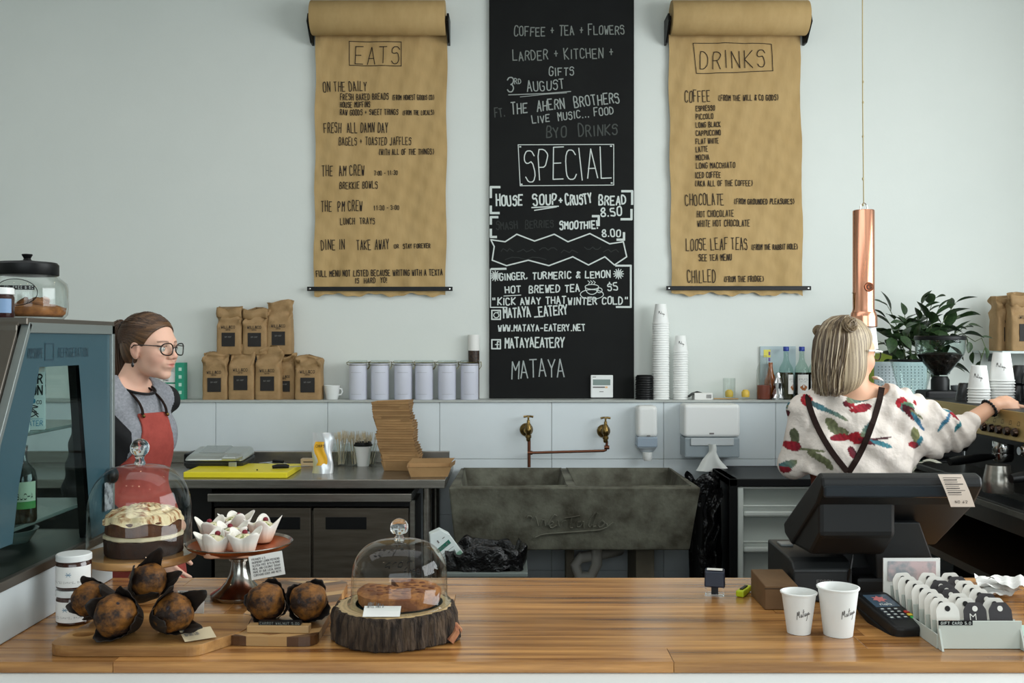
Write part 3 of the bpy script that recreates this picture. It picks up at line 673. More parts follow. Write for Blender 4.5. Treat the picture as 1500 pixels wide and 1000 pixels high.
# clip chart behind bottles
ch = thing('wall_card','pale blue laminated card propped against the wall behind the syrup bottles','card',(lx(1140),YU-.012,ZL))
part('sheet', B().box(X(1114,5.5),X(1166,5.5),5.506,5.51,ZL,Z(507,5.5)), mat('pale_blue_card',(175,192,196),.3), ch, world=True)
part('yellow_patch', B().box(X(1119,5.5),X(1129,5.5),5.5045,5.506,Z(523,5.5),Z(512,5.5)), mat('yellow_print',(225,215,90),.5), ch, world=True)
b = B()
for k in range(6): b.box(X(1126,5.5),X(1128.5,5.5),5.5035,5.505,Z(520+k*9,5.5),Z(515+k*9,5.5))
part('printed_dots', b, mat('purple_print',(120,90,160),.5), ch, world=True)
def syrup(label, px, fill, yy=YL-.005, rz=0):
    t = thing('syrup_bottle',label,'bottle',(lx(px),yy,ZL),rz,'blue capped syrup bottles')
    gl = [(0,0),(.036,0),(.038,.004),(.038,.155),(.034,.175),(.018,.205),(.0135,.225),(.0135,.27),(.0,.27)]
    part('glass_body', B().lathe(gl,28), thin_glass('pale_green_glass',(228,240,236),.8), t, smooth=True)
    part('syrup', B().lathe([(0,.003),(.036,.003),(.036,.146),(0,.146)],28), mat('syrup_'+fill,(62,50,26),.25) if fill=='olive' else mat('syrup_dark',(40,28,22),.25), t, smooth=True)
    part('cap', B().lathe([(.0148,.262),(.0155,.264),(.0155,.285),(.014,.287),(0,.287)],24), mat('blue_cap',(38,62,150),.35), t, smooth=True)
    part('paper_label', B().lathe([(.0385,.03),(.0385,.135)],20,a0=-PI/2-.85,a1=-PI/2+.85), PAPERW, t, smooth=True)
    fn = lambda u,v:(.039*math.sin(u),-.039*math.cos(u),v)
    b = B(); lettering(b,'SYRUP Co',-.7,.105,.7,.105,.008,.0012,fn,.01,1,.7); lettering(b,'NATURAL',-.5,.095,.5,.095,.004,.0008,fn,.01,1,.7); part('label_print', b, INKB, t)
    b = B()
    for (u,v,r_) in [(-.3,.066,.008),(.0,.072,.010),(.3,.066,.009),(.12,.056,.008),(-.12,.058,.008)]:
        b.add([fn(u+r_/.039*math.cos(k*PI/4),v+r_*math.sin(k*PI/4)) for k in range(8)],[tuple(range(8))])
    part('fruit_picture', b, mat('nut_print',(165,100,50),.5), t)
    return t
syrup('syrup bottle with blue cap and half turned label, left of three',1151,'olive',rz=.9)
syrup('syrup bottle with blue cap and nut picture label, middle of three',1174,'dark',rz=0)
syrup('syrup bottle with blue cap partly behind the blonde hair',1194,'dark',rz=-.1)
# things right of the barista, still on the ledge line
bx = thing('tea_box','lime green box with a round window beside the blonde woman','box',(lx(1291),YL,ZL))
part('carton', B().box(-.058,.058,-.03,.03,.0,.25), mat('lime_carton',(170,190,70),.5), bx, bev=.001)
part('white_panel', B().box(-.05,.05,-.0315,-.03,.03,.1), PAPERW, bx)
b = B(); b.m = Matrix(((1,0,0,0),(0,0,1,-.0318),(0,1,0,.165),(0,0,0,1))); b.lathe([(0,0),(.035,0)],24); part('round_picture', b, mat('grey_disc',(92,92,98),.5), bx)
tin = single('steel_tin','small steel tin beside the lime green box','tin',B().lathe([(0,0),(.035,0),(.035,.03),(.037,.032),(.037,.045),(0,.048)],24),CHROME,loc=(lx(1304),YL+.0,ZL),smooth=True)

# ================= steel bench, fridge =================
YBF = 4.69; zb = .90
bench = thing('steel_bench','long stainless steel workbench with upstand against the tiles','workbench',(-1.6,5.0,0))
xb1 = X(652,YBF)
part('bench_top', B().box(-3.2,xb1,YBF,YW-.002,zb-.043,zb), STEEL, bench, world=True, bev=.004)
part('upstand', B().box(-3.2,xb1-.02,YW-.03,YW-.002,zb,zb+.062), STEEL, bench, world=True, bev=.003)
for (xx,yy) in [(-.405,4.76),(-3.1,4.76),(-.405,5.28),(-3.1,5.28)]:
    b = B().lathe([(.02,0),(.024,.01),(.024,.04),(.0205,.05),(.0205,zb-.04)],20,(xx,yy,0)); part('leg', b, STEEL, bench, world=True, smooth=True)
part('under_bench_dark', B().box(-3.05,-1.46,4.84,5.3,.06,.85), mat('bench_shade_black',(22,22,21),.5), bench, world=True, bev=.003)  # added black box, its colour stands in for the darkness under the bench
uf = thing('undercounter_fridge','dark stainless two door fridge under the steel bench','fridge',(-.95,5.0,0))
fx0, fx1, fy = X(312,4.75), X(601,4.75), 4.75
zt = .79
part('carcass', B().box(fx0,fx1,fy+.03,5.32,.12,zt-.05), STEELD, uf, world=True, bev=.003)
part('fridge_top', B().box(fx0-.015,fx1+.01,fy-.04,5.32,zt,zt+.04), STEEL, uf, world=True, bev=.004)
part('vent_gap', B().box(fx0,fx1,fy+.02,fy+.05,zt-.03,zt), BLACK, uf, world=True)
mid = X(457,4.75)
for (a,b_,hx0,hx1) in [(fx0+.008,mid-.006,400,440),(mid+.006,fx1-.008,477,537)]:
    d = part('door', B().box(a,b_,fy,fy+.035,.13,zt-.035), STEELD, uf, world=True, bev=.004)
    h0, h1 = (X(477,4.75), X(537,4.75)) if hx0 == 477 else (mid-.006-.245,mid-.006-.05)
    h = part('handle_recess', B().box(h0,h1,fy-.003,fy+.02,Z(775,4.75),Z(757,4.75)), BLACK, d, world=True, bev=.002)
part('frame_post', B().box(fx1-.002,fx1+.02,fy+.01,fy+.04,.05,zt), STEEL, uf, world=True)
for xx in (fx0+.08,fx1-.08): part('foot', B().lathe([(.02,0),(.02,.12)],12,(xx,4.85,0)), BLACK, uf, world=True)
# sandwich press
def bz(py, z=zb): return F*(CZ-z)/(py-500)
px_, Yp = 326, 5.08
sp = thing('sandwich_press','silver grey sandwich press with a ribbed closed lid','sandwich press',(X(322,Yp),Yp,zb))
PRS = mat('press_silver',(182,187,184),.3,.6)
part('base', B().hexa([(-.14,-.1,.012),(.14,-.1,.012),(.145,.11,.012),(-.145,.11,.012),(-.15,-.12,.05),(.15,-.12,.05),(.155,.12,.06),(-.155,.12,.06)]), mat('press_dark',(48,50,50),.4), sp, bev=.01)
part('lid', B().hexa([(-.15,-.125,.052),(.155,-.125,.052),(.155,.12,.062),(-.155,.12,.062),(-.125,-.095,.085),(.13,-.095,.085),(.145,.1,.108),(-.135,.1,.108)]), PRS, sp, bev=.016, seg=3)
part('lid_panel', B().hexa([(-.095,-.07,.085),(.05,-.07,.085),(.05,.08,.106),(-.095,.08,.106),(-.085,-.06,.092),(.04,-.06,.092),(.04,.07,.113),(-.085,.07,.113)]), mat('press_panel',(175,180,178),.25,.7), sp, bev=.004)
part('handle', B().tube([(.06,-.1,.075),(.065,-.155,.07),(.12,-.155,.07),(.135,-.1,.075)],.011,10), PRS, sp, smooth=True)
part('hinge', B().box(-.165,-.14,-.06,.1,.02,.085), BLACK, sp, bev=.006)
for k in (-.11,.11): part('foot', B().lathe([(.018,0),(.015,.02)],14,(k,-.08,0)), BLACK, sp)
b = B(); b.box(.08,.12,-.126,-.12,.0,.05); part('front_leg', b, PRS, sp, bev=.003)
# chopping board
yc0, yc1 = bz(700), bz(682)
cbd = single('chopping_board','bright yellow plastic chopping board on the steel bench','chopping board',
  B().prism([(X(272,4.78),4.745),(X(420,4.72),4.73),(X(437,5.0),5.07),(X(292,5.0),5.1)],zb+.0005,zb+.028), mat('yellow_board',(242,224,46),.45), bev=.004)
kn = thing('knife','kitchen knife with a short black handle on the yellow board','knife',(X(412,4.86),4.87,zb+.034),.35)
part('handle', B().tube([(-.045,0,.004),(-.02,0,.007),(.02,0,.006),(.035,0,.004)],[.008,.011,.011,.008],10), BLACK, kn, smooth=True)
part('blade', B().add([(.033,-.008,.001),(.033,.01,.001),(.12,.008,.001),(.14,-.004,.001),(.033,-.008,.003),(.033,.01,.003),(.12,.008,.003),(.14,-.004,.003)],[(3,2,1,0),(4,5,6,7),(0,1,5,4),(1,2,6,5),(2,3,7,6),(3,0,4,7)]), CHROME, kn)
part('crumb', B().sphere((-.12,-.03,-.003),.004,6,4), BLACK, kn)
tg = thing('tongs','steel tongs lying behind the yellow board','tongs',(X(405,5.15),5.14,zb+.004),-.5)
for s_ in (-1,1): part('arm', B().tube([(-.11,0,.012),(-.04,.018*s_,.02),(.05,.026*s_,.014),(.1,.02*s_,.006)],[.006,.009,.009,.012],8,flat=.4), CHROME, tg, smooth=True)
part('grip', B().tube([(-.02,.0,.028),(.04,.01,.026)],.008,8), BLACK, tg, smooth=True)
wn = thing('small_wooden_block','small pale wooden block behind the white pouch','block',(X(454,5.2),5.2,zb))
part('block', B().box(-.045,.05,-.02,.03,0,.04), wood('pale_block',(205,180,140),(185,158,118)), wn, bev=.003)
part('slot', B().box(-.03,.035,-.0215,-.019,.022,.026), BLACK, wn)
# pouch
Yq = bz(693)
pc = thing('snack_pouch','white and yellow foil stand up pouch on the steel bench','pouch',(X(472,Yq),Yq+.01,zb))
def pouch(a, c, s_):
    wv = .052*(1-.05*math.sin(c*PI))
    x = (a-.5)*2*wv; th = .024*(1-c)**.7*(1-(2*a-1)**2)**.5+.0015
    return (x+.004*math.sin(c*9), s_*th+.003*math.sin(a*9+c*7), c*.2)
part('foil', B().grid(lambda a,c: pouch(a,c,-1),14,14).grid(lambda a,c: pouch(1-a,c,1),14,14), mat('pouch_foil',(215,218,220),.28,.55), pc, smooth=60)
part('yellow_print', B().grid(lambda a,c: (lambda q:(q[0]*.72-.006+.006*math.sin(c*6),q[1]-.002,q[2]))(pouch(.12+a*.76,.2+c*.58,-1)),10,10), mat('pouch_yellow',(235,178,40),.4), pc, smooth=60)
b = B(); lettering(b,'CHIPS',-.03,.13,.016,.13,.012,.002,lambda u,v:(u,-.026,v),.03,1); part('lettering', b, INKB, pc)
# jars of wooden cutlery
WH = wood('pale_cutlery',(228,216,190),(205,190,160))
def cutlery_jar(px, lab, seed):
    Yj = 5.22; t = thing('cutlery_jar',lab,'jar',(X(px,Yj),Yj,zb),group='glass jars of wooden cutlery')
    part('glass', B().lathe([(0,.002),(.034,.002),(.038,.008),(.038,.1),(.036,.115),(.035,.115),(.0365,.1),(.0365,.01),(0,.006)],24), GLASS, t, smooth=True)
    r = random.Random(seed)
    for k in range(13):
        a = r.uniform(0,6.28); q = r.uniform(.0,.02); l = r.uniform(.15,.185); a2 = a+r.uniform(-.4,.4); q2 = q+r.uniform(.012,.034)
        p0 = Vector((q*math.cos(a),q*math.sin(a),.008)); p1 = Vector((q2*math.cos(a2),q2*math.sin(a2)*.8,l))
        m_ = p0.lerp(p1,.72)
        f = part('wooden_fork', B().tube([p0,p0.lerp(p1,.5),m_,p0.lerp(p1,.8)],[.004,.003,.0045,.007],6,flat=.4), WH, t)
        b = B()
        for s_ in (-1,0,1): b.tube([p0.lerp(p1,.79)+Vector((s_*.0045,0,0)), p1+Vector((s_*.006,0,0))],[.0022,.0008],4)
        part('tine', b, WH, f)
cutlery_jar(499,'glass jar of pale wooden forks beside the pouch',3)
cutlery_jar(520,'glass jar of pale wooden forks behind the lidded cup, left one',5)
cutlery_jar(541,'glass jar of pale wooden forks between lidded cup and tray stack',8)
# lidded cup
Yk = bz(682)
kc = thing('takeaway_cup','white paper cup with a black lid on the steel bench','cup',(X(532,Yk),Yk,zb))
part('cup', None, None, kc, data=m12)
part('lid', B().lathe([(.046,.104),(.049,.106),(.049,.112),(.044,.117),(.043,.124),(.039,.125),(.037,.12),(0,.12)],28), BLACK, kc, smooth=True)
# kraft trays
def tray_mesh(w0=.092,d0=.06,w1=.118,d1=.085,h=.052,t=.0016):
    b = B(); o0=[(-w0,-d0),(w0,-d0),(w0,d0),(-w0,d0)]; o1=[(-w1,-d1),(w1,-d1),(w1,d1),(-w1,d1)]
    V = [(x,y,0) for x,y in o0]+[(x,y,h) for x,y in o1]
    V += [(x*(1-t/w1*1.0),y*(1-t/d1*1.6),h) for x,y in o1]+[(x*.97,y*.97,t) for x,y in o0]
    V[4:8] = [(x*1.02,y*1.025,h) for x,y in o1]; V += [(x*.995,y*.99,h-.0035) for x,y in o1]
    f = [(3,2,1,0)]+[(k,(k+1)%4,16+(k+1)%4,16+k) for k in range(4)]+[(16+k,16+(k+1)%4,4+(k+1)%4,4+k) for k in range(4)]+[(4+k,4+(k+1)%4,8+(k+1)%4,8+k) for k in range(4)]+[(8+k,8+(k+1)%4,12+(k+1)%4,12+k) for k in range(4)]+[(12,13,14,15)]
    return b.add(V,f)
Yt = 5.05
tr = single('kraft_food_tray','folded kraft food tray in the tall leaning stack','tray',tray_mesh(.082,.055,.095,.068,.05),KRAFTC,group='stack of kraft trays',loc=(X(589,Yt),Yt,zb+.001),rz=-.05)
r = random.Random(2)
for k in range(1,25):
    dx = -.0022*k+.006*math.sin(k*.55)+r.uniform(-.002,.002)
    o = dup(tr,(X(589,Yt)+dx,Yt+.0008*k,zb+.001+k*.0124),-.05+r.uniform(-.06,.06))
    if k == 24:
        o['label'] = 'kraft food tray topmost of the tall leaning stack, open end up'; o.rotation_euler=(0,-.04,-.1)
        del o['group']
Yo = 4.83
ot = thing('open_kraft_box','single open kraft box with a raised flap beside the tray stack','box',(X(629,Yo),Yo,zb+.001),.08)
part('tray', tray_mesh(.088,.06,.105,.075,.05), KRAFTC, ot)
part('lid_flap', B().add([(-.105,.075,.05),(.105,.075,.05),(.125,.11,.07),(-.085,.11,.07)],[(0,1,2,3)]), KRAFTC, ot, solid=.0016)
part('side_flap', B().add([(.105,-.075,.05),(.105,.075,.05),(.128,.07,.064),(.122,-.06,.06)],[(0,1,2,3)]), KRAFTC, ot, solid=.0016)

# ================= concrete sink =================
sk = thing('concrete_sink','old double concrete laundry trough under the brass taps','sink',(.29,4.95,0))
sx0,sx1,sy0,sy1 = X(657,4.61),X(1027,4.61),4.62,5.34
zt_,zb_ = .872,.565; cx_=.29
bx0_,bx1_ = X(667,4.7),X(1010,4.7)
wt=.045; dv=.275
b = B()
bot = [(bx0_,4.70),(bx1_,4.70),(bx1_,5.30),(bx0_,5.30)]; top=[(sx0,sy0),(sx1,sy0),(sx1-.02,sy1),(sx0+.02,sy1)]
V = [(x,y,zb_) for x,y in bot]+[(x,y,zt_) for x,y in top]
f = [(3,2,1,0)]+[(k,(k+1)%4,4+(k+1)%4,4+k) for k in range(4)]
# two bowls
bowls = []
for (a,c) in [(sx0+wt,dv-.02),(dv+.02,sx1-wt)]:
    V += [(a,sy0+wt,zt_),(c,sy0+wt,zt_),(c,sy1-wt,zt_),(a,sy1-wt,zt_),(a+.05,sy0+wt+.1,zb_+.04),(c-.05,sy0+wt+.1,zb_+.04),(c-.05,sy1-wt-.02,zb_+.04),(a+.05,sy1-wt-.02,zb_+.04)]
    o = len(V)-8; f += [(o+k,o+(k+1)%4,o+4+(k+1)%4,o+4+k)[::-1] for k in range(4)]+[(o+4,o+5,o+6,o+7)]
A,Bb = 8,16
f += [(4,5,Bb+1,Bb+0,A+1,A+0),(5,6,Bb+2,Bb+1),(6,7,A+3,A+2,Bb+3,Bb+2),(7,4,A+0,A+3),(A+1,Bb+0,Bb+3,A+2)]
b.add(V,f)
part('basin', b, CONC, sk, world=True, bev=.007)
fr = lambda u,v: (u, sy0+(4.70-sy0)*(zt_-v)/(zt_-zb_)-.004, v)
b = B(); q = lambda px,py: (X(px,4.63), Z(py,4.63))
def script(pts, w_=.008):
    c=[q(*p) for p in pts]; d=[c[0]]
    for a_,e_ in zip(c[:-1],c[1:]): d += [(a_[0]*.75+e_[0]*.25,a_[1]*.75+e_[1]*.25),(a_[0]*.25+e_[0]*.75,a_[1]*.25+e_[1]*.75)]
    d.append(c[-1]); b.tube([fr(*p) for p in d], w_/2, 5)
for pts in [[(772,760),(774,756),(780,758),(778,764)],[(785,758),(790,776),(797,758),(800,776),(812,754),(816,757)],[(806,772),(812,768),(808,764),(804,770),(808,776),(816,771)],[(818,764),(820,776),(824,765),(830,764)],[(828,760),(842,758),(850,756)],[(838,758),(834,775),(840,775)],
            [(852,765),(846,766),(845,774),(852,773),(855,762),(856,775)],[(872,752),(862,768),(864,775),(868,770)],[(876,752),(868,774),(874,772)],[(882,764),(876,770),(880,775),(888,768),(882,763)],[(889,768),(892,774),(902,764),(886,778),(860,780),(820,783),(795,785),(785,790)]]: script(pts)
part('embossed_name', b, CONC, sk, world=True, smooth=True)
for xx in (X(943,4.9),-.1): part('leg', B().box(xx-.045,xx+.045,4.85,5.2,0,zb_), mat('sink_leg',(120,112,96),.8,noise=(9,.3,.7)), sk, world=True, bev=.005)
part('leg', B().box(X(828,5.1),X(840,5.1),5.05,5.15,0,zb_), MATS['sink_leg'], sk, world=True, bev=.005)
PV = mat('pvc_pipe',(196,192,182),.4)
part('drain_trap', B().tube([(.43,5.05,.56),(.43,5.05,.42),(.40,5.05,.36),(.34,5.05,.36),(.32,5.05,.42),(.35,5.05,.455),(.45,5.1,.46),(.56,5.2,.46),(.56,5.35,.46)],.028,12), PV, sk, world=True, smooth=True)
# taps
tp = thing('wall_taps','pair of old brass wall taps joined by a copper pipe above the sink','taps',(.29,YW,1.0))
def TP(px,py,Y=5.30): return (X(px,Y),Y,Z(py,Y))
for (px,py,hd) in [(772,629,0),(885,631,1)]:
    c = TP(px-1,py,YW); b = B(); b.m = Matrix(((1,0,0,c[0]),(0,0,-1,c[1]),(0,1,0,c[2]),(0,0,0,1)))
    b.lathe([(0,0),(.036,0),(.036,.004),(.03,.012),(.018,.018),(.014,.06),(0,.06)],24); part('wall_flange', b, BRASS, tp, world=True, smooth=True)
    x,y,z = TP(px+2,py)
    bd_ = part('tap_body', B().lathe([(.009,-.062),(.012,-.055),(.012,-.046),(.016,-.042),(.016,-.03),(.012,-.026),(.018,-.01),(.019,.008),(.014,.016),(.014,.028),(.009,.034),(.008,.05),(.005,.052),(.005,.066)],20,(x,y,z)), BRASS, tp, world=True, smooth=True)
    part('tap_handle', B().tube([(x-.026,y-.004*hd,z+.068),(x-.01,y,z+.071),(x+.01,y,z+.071),(x+.026,y,z+.068)],[.006,.005,.005,.006],8).tube([(x,y-.024,z+.069),(x,y+.024,z+.069)],[.006,.006],8), BRASS, bd_, world=True, smooth=True)
a = TP(775,645); e = TP(775,684)
part('spout_pipe', B().tube([a,e],.0085,12), COPPERP, tp, world=True, smooth=True)
l = TP(776,663); r1 = TP(884,660); r2 = TP(888.5,655); r3=TP(889,646)
part('link_pipe', B().tube([l,r1,(r1[0]+.012,r1[1],r1[2]+.004),r2,r3],.007,12), COPPERP, tp, world=True, smooth=True)
for p,s_ in ((l,.012),(r2,.011)): part('pipe_joint', B().tube([(p[0]-.012,p[1],p[2]),(p[0]+.014,p[1],p[2])],.0105,12), COPPERP, tp, world=True, smooth=True)
# soap dispenser
def shell(x0,x1,y0,y1,z0,z1): return B().box(x0,x1,y0,y1,z0,z1)
sd = thing('soap_dispenser','slim white wall soap dispenser with a blue grey window','dispenser',(X(947,YW),YW,Z(670,YW)))
x0,x1 = X(933,5.27),X(963,5.27)
part('housing', shell(x0,x1,YW-.10,YW-.001,Z(641,5.26),Z(594,5.26)), WHITE, sd, world=True, bev=.022, seg=4)
part('window', shell(x0+.001,x1-.001,YW-.098,YW-.001,Z(655,5.26),Z(640,5.26)), mat('blue_grey_window',(150,164,178),.25), sd, world=True, bev=.005)
part('lower_cup', B().hexa([(x0+.02,YW-.07,Z(663,5.26)),(x1-.02,YW-.07,Z(663,5.26)),(x1-.02,YW-.01,Z(663,5.26)),(x0+.02,YW-.01,Z(663,5.26)),(x0+.002,YW-.097,Z(655,5.26)),(x1-.002,YW-.097,Z(655,5.26)),(x1-.002,YW-.002,Z(655,5.26)),(x0+.002,YW-.002,Z(655,5.26))]), mat('grey_window',(170,178,184),.3), sd, world=True, bev=.006)
part('nozzle', B().lathe([(.018,0),(.024,.01),(.026,.045)],20,(X(948,5.3),5.29,Z(674,5.3))), WHITE, sd, world=True, smooth=True)
b=B(); b.cbox((X(950,5.26),YW-.1005,Z(638,5.26)),(.018,.002,.007)); part('maker_mark', b, GREYINK, sd, world=True)
# towel dispenser
td = thing('paper_towel_dispenser','wide white wall towel dispenser with a sheet hanging out','dispenser',(X(1041,YW),YW,Z(670,YW)))
x0,x1 = X(1000,5.25),X(1082,5.25); 
part('cover', shell(x0,x1,YW-.15,YW-.001,Z(640,5.22),Z(592,5.22)), WHITE, td, world=True, bev=.018, seg=4)
GW = thin_glass('smoke_grey_plastic',(196,204,208),.7,.1)
part('lower_window', shell(x0+.003,x1-.003,YW-.148,YW-.001,Z(670,5.22),Z(640.5,5.22)), mat('grey_blue_cover',(162,174,180),.3,alpha=.75), td, world=True, bev=.008)
part('towel_tray', shell(x0+.035,x1-.035,YW-.156,YW-.146,Z(652,5.22),Z(641,5.22)), mat('inner_tray',(188,194,196),.4), td, world=True, bev=.003)
def towel(u,v):
    wd = .016+.072*max(0,(v-.25)/.75)**1.1 if v > .25 else .02
    return (X(1043,5.2)+(u-.5)*2*wd+.004*math.sin(v*8), YW-.159-.03*math.sin(u*PI*1.0)*(1-v*.6)-.012*math.sin(u*9)*v, Z(650,5.2)-v*.145+.012*abs(u-.5)*v)
part('paper_towel', B().grid(towel,16,16), mat('towel_paper',(225,228,224),.9), td, world=True, smooth=80)
b=B(); b.cbox((X(1043,5.2),YW-.151,Z(635,5.2)),(.024,.002,.008)); part('maker_mark', b, GREYINK, td, world=True)
# black bag right of sink
def blob(fn,nu,nv): return B().grid(fn,nu,nv)
bgx, bgy = .945, 4.94
def bagfn(u,v):
    a = 2*PI*u; rr = .082*(1-.12*v)*(1+.07*math.sin(a*5+v*9)+.05*math.sin(a*11-v*14)+.03*math.sin(v*20))
    return (bgx+rr*math.cos(a)*.98+.03*v, bgy+rr*math.sin(a)*.9, .875-v*.86+.03*math.sin(a*3)*(1-v))
bb = thing('rubbish_bin','tall bin in a black liner right of the concrete sink','bin',(bgx,bgy,0))
part('liner', blob(bagfn,40,40), BINBAG, bb, world=True, smooth=80)
part('bin_body', B().lathe([(0,.0),(.06,0),(.07,.8),(.065,.8),(.055,.01)],28), BLACK, bb, smooth=True)
part('liner_fold', B().grid(lambda u,v:(bgx+.085+.035*math.sin(v*3.1)+.02*math.sin(v*13+u*4),bgy-.13-.02*math.sin(u*6+v*7),.86-v*.42+.0*u if False else .86-v*.42) if False else (bgx+(-.01+u*.085)*(1-.4*v)+.010*math.sin(v*15),bgy-.085-.02*math.sin(u*7+v*9),.85-v*.4+.02*math.sin(u*6)),14,20), BINBAG, bb, world=True, smooth=80)
# bin left, with carton
bnY = 4.22; bcx = X(711,bnY); bz1 = Z(828,bnY)
bn = thing('waste_bin','grey plastic bin lined with a black bag in front of the sink','bin',(bcx,bnY,0))
hw = .168; hd_=.12
part('bin_body', B().hexa([(-hw*.8,-hd_*.8,0),(hw*.8,-hd_*.8,0),(hw*.8,hd_*.8,0),(-hw*.8,hd_*.8,0),(-hw,-hd_,bz1),(hw,-hd_,bz1),(hw,hd_,bz1),(-hw,hd_,bz1)]), mat('bin_grey',(112,120,116),.5), bn, bev=.012)
part('bin_rim', B().box(-hw-.01,hw+.01,-hd_-.01,hd_+.01,bz1-.02,bz1), MATS['bin_grey'], bn, bev=.005)
def lin_(u,v):
    a = 2*PI*u; c_,s_ = math.cos(a),math.sin(a); e=.45
    x = math.copysign(abs(c_)**e,c_)*(hw-.002); y = math.copysign(abs(s_)**e,s_)*(hd_+.0)
    k = 1+.05*math.sin(a*7+v*5)+.035*math.sin(a*13+v*9)
    zz = bz1-.006+.095*math.sin(min(1,v*1.3)*PI*.62)+.014*math.sin(a*4+1)+.012*math.sin(a*9+v*6)
    q_ = 1.0-.55*max(0,v-.45)
    return (x*k*q_, y*k*q_, zz-max(0,v-.6)*.2)
part('bin_liner', B().grid(lin_,72,14), BINBAG, bn, smooth=80)
mc = thing('milk_carton','empty white and green drink carton thrown in the bin','carton',(X(676,bnY)-.0,bnY-.05,bz1+.0),rot=(.05,-.62,.15))
part('carton_body', B().prism([(-.045,-.0),(.045,0),(.045,.15),(.026,.19),(-.02,.2),(-.045,.16)],-.02,.03,'y'), mat('carton_white',(222,232,230),.5), mc, bev=.002)
GP = mat('carton_green',(30,110,90),.5)
part('green_banner', B().prism([(-.036,.115),(.03,.118),(.03,.136),(-.036,.132)],-.0215,-.0195,'y'), GP, mc)
part('green_patch', B().prism([(.0,.02),(.044,.02),(.044,.07),(.01,.07)],-.0215,-.0195,'y'), mat('light_green_patch',(150,195,170),.5), mc)
b=B(); 
lettering(b,'MILK',-.03,.12,.024,.121,.01,.002,lambda u,v:(u,-.0222,v),.02,1)
for k in range(5): ribbon(b,[(-.034,.1-k*.012),(.03-.004*k,.1-k*.012)],.0015,lambda u,v:(u,-.0205,v))
ribbon(b,[(-.01,.15),(-.01,.16)],.006,lambda u,v:(u,-.0205,v)); ribbon(b,[(.012,.155),(.022,.155)],.003,lambda u,v:(u,-.0205,v))
part('lettering', b, GREYINK, mc)
# small open fridge
of = thing('open_fridge','small open fridge with black frame and white shelved liner','fridge',(X(1130,4.85),4.9,0))
ax0,ax1 = X(1068,4.8),1.66; zf = Z(701,4.8)
part('frame', B().box(ax0,ax0+.042,4.8,5.3,0,zf).box(ax1-.04,ax1,4.8,5.3,0,zf).box(ax0,ax1,4.8,5.3,zf-.038,zf).box(ax0,ax1,5.26,5.3,0,zf).box(ax0,ax1,4.8,5.3,0,.05), BLACK, of, world=True, bev=.004)
LN = mat('liner_white',(200,206,200),.35)
part('liner', B().box(ax0+.043,ax1-.041,4.9,4.94,.06,zf-.04), LN, of, world=True)
part('liner_edge', B().box(ax0+.043,ax0+.072,4.81,4.92,.06,zf-.045).box(ax1-.07,ax1-.041,4.81,4.92,.06,zf-.045).box(ax0+.043,ax1-.041,4.81,4.92,zf-.05,zf-.04), LN, of, world=True, bev=.008)
for py in (741,793.5):
    z_ = Z(py,4.82)
    s_ = part('door_shelf', B().box(ax0+.075,ax1-.072,4.82,4.9,z_-.052,z_-.024), LN, of, world=True, bev=.009)
    part('shelf_rail', B().tube([(ax0+.07,4.825,z_),(ax1-.07,4.825,z_)],.005,8), LN, s_, world=True)
# ================= display case (left) =================
XC = -1.01
dc = thing('display_case','glass fronted food display case with steel frame and teal side border','display case',(-1.5,2.25,CT))
FR = mat('case_frame',(112,106,98),.35,.8); ALU = mat('case_aluminium',(150,158,156),.35,.7)
TEAL = mat('teal_border',(52,84,98),.35)
xl = -2.25
# side profile (y,z): front bottom, front slope, top
prof = [(1.90,1.06),(1.955,1.345),(2.085,1.585),(2.52,1.585),(2.52,1.06)]
part('base_cabinet', B().prism([(1.88,CT+.0005),(1.88,1.055),(2.52,1.055),(2.52,CT+.0005)], xl, XC, 'x'), mat('case_base',(196,203,205),.4), dc, world=True, bev=.003)
part('floor_rail', B().box(xl,XC+.004,1.885,2.525,1.055,1.075), FR, dc, world=True, bev=.002)
part('top_panel', B().box(xl,XC+.002,2.07,2.525,1.585,1.6), FR, dc, world=True, bev=.002)
def bar(y0,z0,y1,z1,w_,x0,x1): 
    dy,dz=y1-y0,z1-z0; l=math.hypot(dy,dz); ny,nz=-dz/l*w_/2,dy/l*w_/2
    return B().prism([(y0+ny,z0+nz),(y0-ny,z0-nz),(y1-ny,z1-nz),(y1+ny,z1+nz)],x0,x1,'x')
for (a,b_) in [((1.905,1.06),(1.955,1.345)),((1.955,1.345),(2.085,1.588))]:
    part('side_trim', bar(*a,*b_,.012,XC-.014,XC+.003), ALU, dc, world=True, bev=.001)
    part('front_post', bar(*a,*b_,.03,XC-.06,XC-.015), FR, dc, world=True, bev=.002)
part('side_trim', bar(2.08,1.579,2.525,1.579,.022,XC-.014,XC+.003), ALU, dc, world=True, bev=.001)
part('rear_trim', bar(2.517,1.06,2.517,1.59,.016,XC-.014,XC+.003), ALU, dc, world=True, bev=.001)
